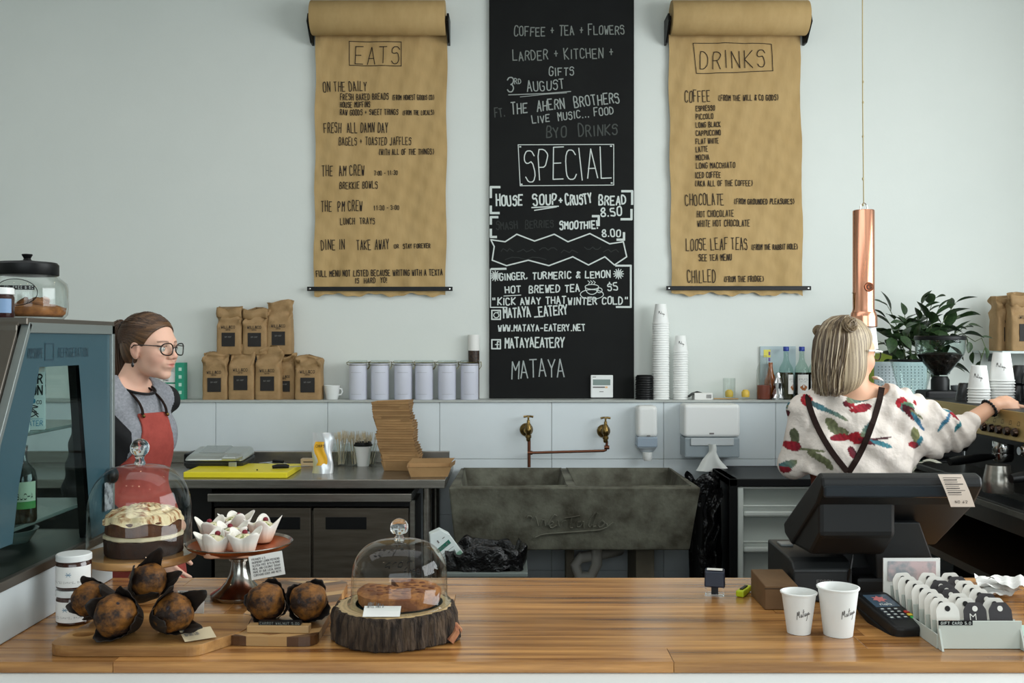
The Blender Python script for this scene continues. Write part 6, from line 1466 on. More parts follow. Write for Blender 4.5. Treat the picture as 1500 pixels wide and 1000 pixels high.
# plant
ply = 5.14; plx = X(1338,ply)
pl = thing('potted_plant','leafy dark green potted plant trailing to the right behind the grinder','plant',(plx,ply,zbz))
part('pot', B().lathe([(0,.0005),(.09,.0005),(.11,.27),(.118,.27),(.118,.30),(.105,.30),(.1,.26),(0,.26)],32), BLACK, pl, smooth=True)
part('plant_stand', B().box(-.02,.02,-.02,.02,.0,.001), BLACK, pl)
r = random.Random(21); LEAF = mat('leaf_green',(58,82,46),.4,noise=(9,.3,.7),col2=(28,46,26),bump=(30,.3,.002))
STM = mat('plant_stem',(74,92,48),.6)
lm = B()
lv = []
for i in range(7):
    t_ = i/6; wd = .5*math.sin(PI*min(1,t_*1.02))**.7*.60*(1-.2*t_)
    for s_ in (-1,-.5,0,.5,1): lv.append((t_, wd*s_, -.22*t_*t_+.09*abs(s_)*math.sin(PI*t_)))
lm.add(lv,[(i*5+k,i*5+k+1,(i+1)*5+k+1,(i+1)*5+k) for i in range(6) for k in range(4)])
lmesh = mesh_from('leaf', lm, LEAF, 80)
nleaf = 0
def leafat(p, d, size, roll):
    global nleaf
    o = bpy.data.objects.new('leaf', lmesh); COL.objects.link(o); o.parent = pl; o.location = p
    d = Vector(d).normalized(); q = d.to_track_quat('X','Z'); o.rotation_mode='QUATERNION'
    from mathutils import Quaternion
    o.rotation_quaternion = q @ Quaternion((1,0,0), roll); o.scale = (size,size,size); nleaf += 1
sb_ = B()
def stem(tip, n, sz, start=(0,0,.27)):
    p0 = Vector(start); p3 = Vector(tip); mid = p0.lerp(p3,.5)+Vector((0,0,.10+.05*r.random()))
    pts = [((1-t)**2*p0+2*(1-t)*t*mid+t*t*p3) for t in [k/8 for k in range(9)]]
    sb_.tube(pts, [.004-.0003*k for k in range(9)], 5)
    for k in range(n):
        t = .35+.65*(k+1)/n; i = min(7,int(t*8)); f = t*8-i; p = pts[i].lerp(pts[i+1],min(f,1)) if i<8 else pts[8]
        d = (pts[min(8,i+1)]-pts[i]).normalized(); sd = 1 if k%2 else -1
        dd = d+Vector((sd*r.uniform(.3,.9),r.uniform(-.9,.3),r.uniform(-.6,.1)))
        if k == n-1: dd = d+Vector((r.uniform(-.1,.4),r.uniform(-.3,.1),-.4))
        leafat(p, dd, sz*r.uniform(.7,1.15), r.uniform(-.5,.5))
def tipw(px,py,y=5.1): return (X(px,y)-plx, y-ply, Z(py,y)-zbz)
for (px,py,n) in [(1300,448,5),(1298,466,4),(1325,462,5),(1350,446,5),(1368,438,6),(1375,452,5),(1400,443,6),(1405,462,5),(1418,476,5),(1412,488,5),(1296,485,5),(1288,500,4),(1310,495,5),(1330,480,5),(1345,470,5),(1395,480,5),(1380,500,4)]:
    stem(tipw(px,py,5.1+r.uniform(-.08,.15)), n, .105)
for k in range(85):
    a = r.uniform(0,6.28); px = r.uniform(1306,1392); py = r.uniform(470,540)
    p = Vector(tipw(px,py,5.08+r.uniform(-.1,.2))); leafat(p,(r.uniform(-1,1),r.uniform(-1,.2),r.uniform(-.7,.3)),r.uniform(.07,.115),r.uniform(-.6,.6))
# trailing runner on the right
pts = [tipw(*q) for q in [(1395,500,5.1),(1412,490,5.08),(1428,500,5.05),(1438,495,5.04),(1443,508,5.02),(1436,528,5.02)]]
sb_.tube(pts,.0022,5)
for q,d in [((1412,490),(0.4,-.3,-1)),((1420,500),(-.2,-.4,-1)),((1436,494),(1,-.2,.1)),((1443,508),(.2,-.3,-1)),((1436,528),(-.5,-.2,-.8)),((1425,515),(-.3,-.3,-1)),((1432,512),(.3,-.4,-.9))]: leafat(tipw(q[0],q[1],5.03),d,.062,r.uniform(-.5,.5))
part('stem', sb_, STM, pl, kind='stuff')
# ================= people =================
class Field:
    def __init__(s, lo, hi, hx, zs):
        s.x = np.arange(lo[0], hi[0]+hx, hx, dtype=np.float32); s.y = np.arange(lo[1], hi[1]+hx, hx, dtype=np.float32); s.z = np.array(zs, dtype=np.float32)
        s.d = np.full((len(s.x),len(s.y),len(s.z)), 0.08, dtype=np.float32)
    def clone(s):
        f = Field.__new__(Field); f.x, f.y, f.z = s.x, s.y, s.z; f.d = np.full_like(s.d, 0.08); return f
    def sub(s, c, R):
        sl = []
        for ax, cc in zip((s.x,s.y,s.z), c):
            a = np.searchsorted(ax, cc-R); b = np.searchsorted(ax, cc+R); sl.append(slice(max(a-1,0), min(b+1,len(ax))))
        return tuple(sl)
    def apply(s, sl, dn, k, op):
        D = s.d[sl]
        if op == 'u':
            if k > 0: h = np.clip(.5+.5*(D-dn)/k,0,1); D[...] = D+(dn-D)*h-k*h*(1-h)
            else: np.minimum(D, dn, out=D)
        elif op == 's':
            dn = -dn; h = np.clip(.5-.5*(D-dn)/max(k,1e-5),0,1); D[...] = D+(dn-D)*h+k*h*(1-h)
        elif op == 'i': np.maximum(D, dn, out=D)
    def grid(s, sl): return s.x[sl[0]][:,None,None], s.y[sl[1]][None,:,None], s.z[sl[2]][None,None,:]
    def ell(s, c, r, k=.01, M=None, op='u'):
        R = max(r)+k+.02; sl = s.sub(c, R); X_,Y_,Z_ = s.grid(sl)
        if X_.size*Y_.size*Z_.size == 0: return s
        x, y, z = X_-c[0], Y_-c[1], Z_-c[2]
        if M is not None:
            x, y, z = M[0][0]*x+M[1][0]*y+M[2][0]*z, M[0][1]*x+M[1][1]*y+M[2][1]*z, M[0][2]*x+M[1][2]*y+M[2][2]*z
        k0 = np.sqrt((x/r[0])**2+(y/r[1])**2+(z/r[2])**2)+1e-6; k1 = np.sqrt((x/r[0]**2)**2+(y/r[1]**2)**2+(z/r[2]**2)**2)+1e-6
        s.apply(sl, (k0*(k0-1)/k1).astype(np.float32), k, op); return s
    def cone(s, a, b, r1, r2, k=.01, op='u', fl=None):
        a = np.array(a); b = np.array(b); c = (a+b)/2; R = np.linalg.norm(b-a)/2+max(r1,r2)+k+.02; sl = s.sub(c, R); X_,Y_,Z_ = s.grid(sl)
        if X_.size*Y_.size*Z_.size == 0: return s
        ba = b-a; bb = float(ba@ba)+1e-12
        x, y, z = X_-a[0], Y_-a[1], Z_-a[2]
        h = np.clip((x*ba[0]+y*ba[1]+z*ba[2])/bb,0,1)
        d = np.sqrt((x-h*ba[0])**2+(y-h*ba[1])**2+(z-h*ba[2])**2)-(r1+(r2-r1)*h)
        s.apply(sl, d.astype(np.float32), k, op); return s
    def chain(s, pts, rs, k=.01):
        for p, q, a, b in zip(pts[:-1], pts[1:], rs[:-1], rs[1:]): s.cone(p, q, a, b, k)
        return s
def surface(f, name):
    d = f.d; d = d.copy(); d[0]=d[-1]=.05; d[:,0]=d[:,-1]=.05; d[:,:,0]=d[:,:,-1]=.05
    s = d < 0
    c = np.zeros(tuple(n-1 for n in d.shape), dtype=np.uint8)
    for i in (0,1):
        for j in (0,1):
            for k in (0,1): c += s[i:d.shape[0]-1+i, j:d.shape[1]-1+j, k:d.shape[2]-1+k]
    act = np.argwhere((c > 0) & (c < 8))
    idx = np.full(c.shape, -1, dtype=np.int64); idx[act[:,0],act[:,1],act[:,2]] = np.arange(len(act))
    P = np.zeros((len(act),3)); W_ = np.zeros(len(act))
    ax = (f.x, f.y, f.z)
    cor = [(i,j,k) for i in (0,1) for j in (0,1) for k in (0,1)]
    for a in cor:
        for e in range(3):
            if a[e]: continue
            b = list(a); b[e] = 1
            A = act+np.array(a); Bq = act+np.array(b)
            da = d[A[:,0],A[:,1],A[:,2]]; db = d[Bq[:,0],Bq[:,1],Bq[:,2]]
            m = (da < 0) != (db < 0); t = np.where(m, da/(da-db+1e-12), 0)
            pa = np.stack([ax[q][A[:,q]] for q in range(3)],1).astype(float); pb = np.stack([ax[q][Bq[:,q]] for q in range(3)],1)
            P += np.where(m[:,None], pa+(pb-pa)*t[:,None], 0); W_ += m
    P /= W_[:,None]
    quads = []
    for e in range(3):
        o1, o2 = [(1,2),(2,0),(0,1)][e]
        sh = [slice(None)]*3; sh2 = [slice(None)]*3; sh[e] = slice(0,-1); sh2[e] = slice(1,None)
        sa = s[tuple(sh)]; sb2 = s[tuple(sh2)]
        for pos, m in ((True, sa & ~sb2), (False, ~sa & sb2)):
            E = np.argwhere(m)
            E = E[(E[:,o1]>0)&(E[:,o2]>0)]
            E = E[(E[:,o1]<d.shape[o1]-1)&(E[:,o2]<d.shape[o2]-1)]
            if not len(E): continue
            def I(a_,b_):
                Q = E.copy(); Q[:,o1] -= a_; Q[:,o2] -= b_; return idx[Q[:,0],Q[:,1],Q[:,2]]
            q = np.stack([I(1,1),I(0,1),I(0,0),I(1,0)],1)
            quads.append(q if pos else q[:,::-1])
    Q = np.concatenate(quads); Q = Q[(Q>=0).all(1)]
    # one light smoothing pass
    me = bpy.data.meshes.new(name)
    nb = np.zeros_like(P); cn = np.zeros(len(P))
    for k in range(4):
        a, b = Q[:,k], Q[:,(k+1)%4]
        np.add.at(nb, a, P[b]); np.add.at(cn, a, 1); np.add.at(nb, b, P[a]); np.add.at(cn, b, 1)
    P = P*.55+.45*nb/np.maximum(cn,1)[:,None]
    me.vertices.add(len(P)); me.vertices.foreach_set('co', P.astype(np.float32).ravel())
    me.loops.add(len(Q)*4); me.loops.foreach_set('vertex_index', Q.astype(np.int32).ravel())
    me.polygons.add(len(Q)); me.polygons.foreach_set('loop_start', np.arange(0,len(Q)*4,4,dtype=np.int32))
    try: me.polygons.foreach_set('loop_total', np.full(len(Q),4,dtype=np.int32))
    except Exception: pass
    me.polygons.foreach_set('use_smooth', np.ones(len(Q),dtype=bool))
    me.update(calc_edges=True); me.validate()
    return me, P
def paint(me, colarr):
    at = me.color_attributes.new('tint','FLOAT_COLOR','POINT'); n = len(me.vertices)
    c = np.ones((n,4),dtype=np.float32); c[:,:3] = colarr[:n]; at.data.foreach_set('color', c.ravel())
def L3(c): return np.array(lin(c))
def mpart(name, me, m, parent, label=None):
    me.materials.append(m)
    o = part(name, None, None, parent, data=me, label=label); o.location = tuple(-np.array(parent.location)); return o
SKIN = mat('skin', (225,175,150), .5, attr='tint', spec=.35, sss=.08)
def head_frame(yaw, pitch=0, roll=0):
    return np.array((Matrix.Rotation(yaw,3,'Z')@Matrix.Rotation(pitch,3,'Y')@Matrix.Rotation(roll,3,'X')))
class Frame:
    def __init__(s, o, M, sc=1.0): s.o = np.array(o,dtype=float); s.M = np.array(M); s.s = sc
    def p(s, *c): return tuple(s.o+s.M@(np.array(c,dtype=float)*s.s))
    def inv(s, P): return ((P-s.o)@s.M)/s.s
def add_head(f, H, k=.012):
    e = lambda c,r,kk=.012,op='u': f.ell(H.p(*c),tuple(q*H.s for q in r),kk*H.s,H.M,op)
    e((-.014,0,.036),(.098,.075,.083),.01); e((.03,0,-.018),(.058,.060,.082),.03); e((.030,0,-.066),(.048,.046,.034),.02)
    e((.020,.038,-.055),(.035,.018,.032),.02); e((.020,-.038,-.055),(.035,.018,.032),.02)
    e((.066,0,-.093),(.020,.024,.017),.018); e((.070,0,.024),(.016,.048,.014),.02)
    for sy in (-1,1):
        e((.058,.036*sy,-.030),(.024,.024,.026),.02)
        e((.099,.034*sy,.003),(.016,.019,.013),.012,'s'); e((.0745,.033*sy,.001),(.0135,.0135,.0125),.004)
        e((.079,.033*sy,.0105),(.010,.017,.004),.006)
    f.cone(H.p(.083,0,.010),H.p(.108,0,-.024),.007*H.s,.0095*H.s,.012*H.s); e((.108,0,-.027),(.0095,.0105,.008),.006)
    for sy in (-1,1): e((.098,.013*sy,-.030),(.010,.008,.0075),.006)
    e((.082,0,-.056),(.014,.026,.018),.014)
    e((.0935,0,-.051),(.0085,.022,.0052),.004); e((.0915,0,-.0625),(.0085,.019,.0062),.004); e((.104,0,-.0567),(.012,.024,.0012),.003,'s')
    for sy in (-1,1):
        e((-.004,.074*sy,-.004),(.019,.010,.031),.006); e((.000,.085*sy,-.002),(.010,.007,.018),.004,'s'); e((.0,.072*sy,-.028),(.010,.007,.012),.006)
def head_colors(P, H, base, lips, brow, n0=None):
    Lc = H.inv(P); x,y,z = Lc[:,0],Lc[:,1],Lc[:,2]
    C = np.tile(L3(base),(len(P),1))
    def mixc(w,c): 
        nonlocal C; C = C*(1-w[:,None])+L3(c)*w[:,None]
    near = (np.abs(x)<.14)&(np.abs(y)<.1)&(np.abs(z)<.14)
    g = lambda cx,cy,cz,sx,sy,sz: np.exp(-(((x-cx)/sx)**2+((np.abs(y)-cy)/sy)**2+((z-cz)/sz)**2))*near
    mixc(.35*g(.06,.042,-.034,.03,.022,.022),(205,110,95)); mixc(.3*g(.112,0,-.026,.012,.014,.01),(205,115,100)); mixc(.3*g(-.004,.08,-.01,.02,.02,.03),(205,120,105))
    w = np.clip(1.6-np.sqrt(((y)/.021)**2+((z+.0567)/.0105)**2)*1.6,0,1)*(x>.082)*near; mixc(w*.85,lips)
    bz = .026-.9*(np.abs(y)-.033)**2*8; w = np.clip(1.5-np.abs(z-bz)/.0028,0,1)*(np.abs(y)>.014)*(np.abs(y)<.052)*(x>.05)*near; mixc(np.clip(w,0,1)*.8,brow)
    w = np.clip(1.5-np.abs(z-.0095-(-.0)*x)/.0022,0,1)*(np.abs(np.abs(y)-.034)<.016)*(x>.07)*near; mixc(w*.8,(50,35,30))
    return C
def eyes(parent, H):
    for sy in (-1,1):
        c = H.p(.0752,.033*sy,.001); b = B().sphere((0,0,0),.0138*H.s,20,14)
        b.v = [tuple(np.array(c)+H.M@np.array((v[2],v[0],v[1]))) for v in b.v]
        o = part('eye', b, mat('eye_white',(228,224,218),.15), parent, world=True, smooth=True)
        ir = B().add([H.p(.0752+.0132,.033*sy+.0058*math.cos(k*PI/8),.001+.0058*math.sin(k*PI/8)) for k in range(16)],[tuple(range(16))])
        part('iris', ir, mat('iris',(58,48,40),.1), o, world=True)
def limb(f, pts, rs, k=.02): f.chain(pts, rs, k)
def hand(f, wrist, M, s, curl, spread=.12, thumb=(.5,.6)):
    """M columns: along fingers, across towards thumb, back of hand normal"""
    w = np.array(wrist); M = np.array(M)
    P_ = lambda a,b_,c: tuple(w+M@np.array((a*s,b_*s,c*s)))
    f.ell(P_(.045,0,0),(.046*s,.036*s,.015*s),.012*s,M); f.cone(P_(0,0,0),P_(.03,0,0),.021*s,.024*s,.012*s)
    for i,(off,L_,r_) in enumerate([(.027,.072,.0082),(.009,.080,.0086),(-.009,.075,.0082),(-.026,.060,.0072)]):
        base = np.array((.076-.006*abs(i-1),off,0.0)); a = spread*(1.2-i*.8); d0 = np.array((math.cos(a),math.sin(a),0.0))
        c0 = curl[i] if isinstance(curl,(list,tuple)) else curl; ang = 0; p = base; pts=[p-d0*.02]; rs=[r_*1.05]
        for seg,fr in ((0,.45),(1,.3),(2,.25)):
            ang += c0*(.7 if seg==0 else 1.0); d = d0*math.cos(ang)+np.array((0,0,-math.sin(ang))); pts.append(p); rs.append(r_*(1-.08*seg)); p = p+d*L_*fr
        pts.append(p); rs.append(r_*.72)
        f.chain([P_(*q) for q in pts],[q*s for q in rs],.0035*s)
    t0 = np.array((.018,.026,-.006)); t1 = np.array((.045,.046,-.016)); t2 = t1+np.array((.028*math.cos(thumb[0]),.018*math.cos(thumb[1]),-.014)); t3 = t2+np.array((.024,.002,-.008))
    f.chain([P_(*q) for q in (t0,t1,t2,t3)],[q*s for q in (.014,.0115,.0095,.0072)],.005*s)

# ---------------- young woman on the left ----------------
hy = 3.35; ho = (X(220,hy),hy,Z(509.5,hy)); H = Frame(ho, head_frame(math.radians(-20),math.radians(2)), .94)
gb = thing('person','young woman in grey and black raglan top, rust red apron and black glasses facing right','person',(ho[0]-.02,hy,0))
zs = np.concatenate([np.arange(-.02,.74,.009),np.arange(.74,1.36,.0042),np.arange(1.36,1.68,.003)])
lo = (ho[0]-.34,hy-.34); hi = (ho[0]+.30,hy+.30)
f = Field(lo,hi,.0038,zs)
bo = (ho[0]-.062,hy,0); T = Frame(bo, head_frame(math.radians(-29)), .95)
def torso(f, T, grow=0.0, neck=True):
    e = lambda c,r,k=.03: f.ell(T.p(*c),tuple((q+grow)*T.s for q in r),k*T.s,T.M)
    z0 = 1.40/T.s
    e((.0,0,z0-.13),(.098,.145,.13),.03); e((.02,0,z0-.2),(.098,.135,.11),.04); e((.0,0,z0-.33),(.085,.118,.14),.05); e((-.005,0,z0-.50),(.105,.150,.13),.06)
    for sy in (-1,1):
        f.ell(T.p(.062,.062*sy,z0-.17),tuple((q+grow)*T.s for q in (.05,.056,.055)),.03,T.M)
        f.cone(T.p(-.01,.05*sy,z0-.0),T.p(-.005,.155*sy,z0-.055),(.035+grow)*T.s,(.045+grow)*T.s,.03)
        f.ell(T.p(-.04,.055*sy,z0-.52),tuple((q+grow)*T.s for q in (.085,.085,.1)),.05,T.M)
torso(f,T); add_head(f,H)
f.cone(H.p(-.034,0,-.045),T.p(-.012,0,1.40/T.s+.0),.043,.048,.012)
shR = T.p(-.005,-.160,1.345/T.s); elR = (bo[0]-.115,hy-.16,1.07); wrR = (X(226,3.14),3.14,Z(808,3.14))
shL = T.p(-.025,.132,1.345/T.s); elL = T.p(-.12,.15,1.09/T.s); wrL = T.p(.02,.20,.90/T.s)
for sh,el,wr in ((shR,elR,wrR),(shL,elL,wrL)):
    limb(f,[sh,el],[.043,.034]); limb(f,[el,wr],[.034,.0225])
fw = np.array((.62,-.1,-.78)); fw/=np.linalg.norm(fw); nn = np.array((-.1,-1,.06)); nn -= fw*(nn@fw); nn/=np.linalg.norm(nn); ac = np.cross(nn,fw)
hand(f, np.array(wrR)+fw*.012, np.stack([fw,ac,nn],1), .92, [.35,.42,.5,.55])
fw = T.M@np.array((.3,-.9,-.1)); fw/=np.linalg.norm(fw); nn = T.M@np.array((.9,.3,.2)); nn -= fw*(nn@fw); nn/=np.linalg.norm(nn)
hand(f, np.array(wrL)+fw*.012, np.stack([fw,np.cross(nn,fw),nn],1), .9, .4)
for sy in (-1,1):
    limb(f,[T.p(-.01,.085*sy,.90/T.s),T.p(.01,.085*sy,.50/T.s),T.p(-.01,.09*sy,.09/T.s)],[.088,.056,.036],.03); f.cone(T.p(-.02,.09*sy,.045/T.s),T.p(.13,.10*sy,.03/T.s),.04,.03,.02)
me, Pm = surface(f,'body'); C = head_colors(Pm,H,(232,186,163),(190,105,98),(88,62,44)); 
paint(me,C); gbody = mpart('body',me,SKIN,gb); eyes(gb,H)
bodyD = f.d.copy()
# shirt
GREYF = mat('grey_marl',(150,152,158),.9,noise=(120,.35,.65),col2=(128,130,137),bump=(200,.3,.001)); BLKF = mat('black_jersey',(22,22,24),.85,bump=(60,.2,.002))
def cloth_field(base): g = base.clone(); return g
g = f.clone(); torso(g,T,.009); gx_,gy_,gz_ = g.grid((slice(None),)*3)
wob_ = (.0025*np.sin(gx_*60+gz_*38)*np.sin(gz_*30+gy_*50)).astype(np.float32); g.d += wob_
nk = T.p(.012,0,1.40/T.s+.012)
g.ell(nk,(.078,.066,.045),.004,T.M,'s'); 
g.d = np.maximum(g.d, (.80-gz_)+0*g.d)
me, Pm = surface(g,'shirt')
Lc = T.inv(Pm); me.materials.append(GREYF); me.materials.append(BLKF)
# raglan: black where beyond the armhole line
cen = np.zeros((len(me.polygons),3),dtype=np.float32); me.polygons.foreach_get('center',cen.ravel()); lc = T.inv(cen)
ragl = np.where(lc[:,1] < 0, -lc[:,1] > .138-.42*np.clip((1.40/T.s-.05)-lc[:,2],0,.10), lc[:,1] > .150-.32*np.clip((1.40/T.s-.06)-lc[:,2],0,.12)).astype(np.int32)
me.polygons.foreach_set('material_index', ragl)
so = part('raglan_shirt', None, None, gb, data=me); so.location = tuple(-np.array(gb.location))
g2 = f.clone()
for sh,el,wr in ((shR,elR,wrR),(shL,elL,wrL)):
    sh,el,wr = map(np.array,(sh,el,wr)); g2.chain([sh,el],[.052,.043],.02); g2.chain([el,el+(wr-el)*.80],[.043,.031],.01)
g2.d += (.003*np.sin(gz_*90+gx_*30)).astype(np.float32)
me,_ = surface(g2,'sleeve'); mpart('sleeve',me,BLKF,gb)
part('neck_band', B().tube([np.array(nk)+T.M@np.array((.079*math.cos(a)*.93,.067*math.sin(a)*.93,-.026*math.cos(a)-.010)) for a in [k*2*PI/36 for k in range(37)]],.0045,8), BLKF, so, loc=None, world=False, smooth=True)
# trousers
g3 = f.clone()
g3.ell(T.p(-.01,0,.86/T.s),(.118,.155,.13),.03,T.M)
for sy in (-1,1): g3.chain([T.p(-.01,.085*sy,.90/T.s),T.p(.01,.085*sy,.50/T.s),T.p(-.01,.09*sy,.12/T.s)],[.098,.066,.046],.03)
me,_ = surface(g3,'trousers'); mpart('trousers',me,mat('black_trousers',(22,23,26),.85),gb)
g4 = f.clone()
for sy in (-1,1): g4.cone(T.p(-.03,.09*sy,.04/T.s),T.p(.135,.10*sy,.035/T.s),.048,.037,.02)
g4.d = np.maximum(g4.d,(0.004-gz_)+0*g4.d); me,_ = surface(g4,'shoes'); mpart('shoes',me,BLACK,gb)
# apron
ap = f.clone(); torso(ap,T,.017); ap.cone(T.p(.02,0,.95/T.s),T.p(.05,0,.62/T.s),.135,.165,.05)
lx_ = ((gx_-T.o[0])*T.M[0][0]+(gy_-T.o[1])*T.M[1][0]); ly_ = ((gx_-T.o[0])*T.M[0][1]+(gy_-T.o[1])*T.M[1][1])
ap.d += (.004*np.sin(ly_*38+gz_*3)*np.clip((1.05-gz_)*2,0,1)+.0015*np.sin(gz_*40+ly_*40)).astype(np.float32)
in_ = ap.clone(); 
half = np.where(gz_>1.02, .058+.18*np.clip((1.30-gz_)/.28,0,1)**2.2, .242).astype(np.float32)
shell_ = np.maximum(ap.d, -(ap.d+.009))
shell_ = np.maximum(shell_, np.abs(ly_)-half); shell_ = np.maximum(shell_, -lx_+(-.03)); shell_ = np.maximum(shell_, gz_-1.315); shell_ = np.maximum(shell_, .56-gz_)
ap.d = shell_.astype(np.float32); me,_ = surface(ap,'apron')
APR = mat('rust_apron',(166,72,62),.85,noise=(40,.35,.65),col2=(150,62,54),bump=(250,.25,.001)); apo = mpart('apron',me,APR,gb)
STR = mat('leather_strap',(34,22,18),.8,spec=.15)
za = 1.31
for sy,topx in ((-1,.0),(1,.0)):
    pts = []
    for k in range(7):
        t = k/6; 
        pts.append(T.p(.118-.01*t-.075*t**2.2+.0,sy*(.052-.002*t),(za+.0)/T.s+t*.085))
    b = B(); b.tube([Vector(p)+Vector((0,0,0)) for p in pts],.0085,8,flat=.45); part('apron_strap', b, STR, apo, world=False, smooth=True)
    apo.children[-1].location=(0,0,0)
    part('strap_rivet', B().sphere(T.p(.122,sy*.052,za/T.s-.004),.006,10,6), BRASS, apo, smooth=True)
# hair cap and ponytail
HR = Frame(ho,H.M,.94)
h = f.clone(); 
e = lambda F_,c,r,k=.01,op='u': F_.ell(H.p(*c),tuple(q*H.s for q in r),k*H.s,H.M,op)
e(h,(-.013,0,.038),(.100,.082,.091),.01); e(h,(-.045,0,-.01),(.058,.068,.07),.03)
e(h,(.078,0,-.035),(.078,.095,.112),.01,'s'); 
for sy in (-1,1): e(h,(.012,.085*sy,-.03),(.036,.03,.042),.006,'s')
e(h,(-.03,0,-.105),(.08,.09,.05),.012,'s')
bandp = np.array(H.p(-.108,0,.066))
h.ell(tuple(bandp),(.022,.022,.022),.02)
gx2 = h.grid((slice(None),)*3)
me,Pm = surface(h,'hair')
def haircol(P_, c0, base, dark, light, freq):
    v = P_-c0; a = np.arctan2(v[:,1],v[:,0])+.6*np.arctan2(v[:,2],np.hypot(v[:,0],v[:,1])); b_ = np.arctan2(v[:,2],v[:,0])
    s_ = .5+.5*(.5*np.sin(b_*freq+2*np.sin(a*5))+.3*np.sin(b_*freq*2.3+a*9)+.2*np.sin(b_*freq*4.1-a*13)); s_ = np.clip(s_,0,1)
    return L3(dark)*(1-s_[:,None])+L3(light)*s_[:,None]
paint(me,haircol(Pm,bandp,(70,48,32),(52,34,22),(112,80,52),34)); HM = mat('brown_hair',(70,48,32),.42,attr='tint',bump=(180,.35,.002)); ho_ = mpart('hair',me,HM,gb)
def strands(n, gen, mat_, name, parent, rad, seed=1, sides=4):
    r = random.Random(seed); b = B()
    for k in range(n):
        pts = gen(r); m_ = len(pts); b.tube(pts,[rad*(.55+.45*math.sin(PI*min(1,(i+.6)/m_))) for i in range(m_)],sides,cap=False)
    o = part(name, b, mat_, parent, smooth=80, kind='stuff'); o.location = tuple(-np.array(parent.location)) if parent.parent is None else (0,0,0); return o
HSm = mat('hair_strand_brown',(84,58,38),.45,noise=(25,.3,.7),col2=(48,32,22),stretch=(3,3,.2)); 
back = -H.M[:,0]
def pony(r):
    a = r.uniform(0,6.28); q = r.random()**.5; ox = q*math.cos(a); oy = q*math.sin(a)
    path = [(0,.0,.008),(.014,0,.018),(.026,0,.006),(.030,0,-.03),(.028,0,-.09),(.022,0,-.15),(.018,0,-.20),(.015,0,-.235+.03*q)]
    wd = [.010,.020,.028,.034,.036,.034,.026,.012]
    side = H.M[:,1]; out=[]
    for (u,_,z),w_ in zip(path,wd): out.append(bandp+back*(u+ox*w_*.8)+side*(oy*w_)+np.array((0,0,z+ (ox*w_*.5 if z>-.01 else 0)))+np.array((0,0,r.uniform(-.002,.002))))
    return out
strands(330,pony,HSm,'ponytail',gb,.0034,3,5)
b = B(); b.tube([bandp+back*.008+H.M[:,1]*(.020*math.cos(a))+np.array((0,0,1))*(.020*math.sin(a)) for a in [k*PI/10 for k in range(21)]],.006,8); part('hair_band', b, BLACK, ho_, smooth=True)
def capstr(r):
    # strand from hairline to the band over the skull
    a = r.uniform(-1.9,1.9); out=[]
    y0 = .0775*math.sin(a)*.98; z0 = .10*math.cos(a)-.0
    x0 = .058-.08*abs(math.sin(a))**2 + r.uniform(-.01,.01); 
    for t in [k/7 for k in range(8)]:
        x = x0*(1-t)+(-.112)*t; y = y0*(1-t**1.6); z = (z0*.95+.0)*(1-t)+.058*t
        v = np.array(((x+.018)/.1075,y/.0835,(z-.038)/.0925)); v /= np.linalg.norm(v)+1e-9
        p = np.array((-.018+v[0]*.1065,v[1]*.0825,.038+v[2]*.0915)); out.append(H.p(*p))
    return out
strands(170,capstr,HSm,'hair_strands',ho_,.0016,5,4)
# glasses
GF = mat('glasses_black',(20,18,18),.25)
for sy in (-1,1):
    cy = .034*sy; ring = [H.p(.108-.012*abs(math.cos(a))*(1 if (math.cos(a)*sy>0) else .2),cy+.0265*math.copysign(abs(math.cos(a))**.8,math.cos(a)),-.001+.021*math.copysign(abs(math.sin(a))**.85,math.sin(a))) for a in [k*2*PI/24 for k in range(25)]]
    gl_ = part('glasses_frame', B().tube(ring,.0021,7).tube([H.p(.098,.060*sy,.010),H.p(.05,.079*sy,.012),H.p(.0,.083*sy,.011),H.p(-.012,.083*sy,.0)],.0018,6), GF, gb, world=True, smooth=True)
    part('lens', B().add([H.p(.105,cy+.025*math.cos(a),-.001+.0195*math.sin(a)) for a in [k*PI/10 for k in range(20)]],[tuple(range(20))]), GLASS, gl_, world=True)
part('glasses_bridge', B().tube([H.p(.110,-.010,.004),H.p(.114,0,.007),H.p(.110,.010,.004)],.002,7), GF, gb, world=True, smooth=True)
part('earring', B().tube([H.p(0,-.086,-.035),H.p(0,-.087,-.05)],.0008,5).sphere(H.p(0,-.087,-.058),(.005,.003,.009),10,7), mat('earring_dark',(70,70,72),.3,.8), gb, world=True, smooth=True)

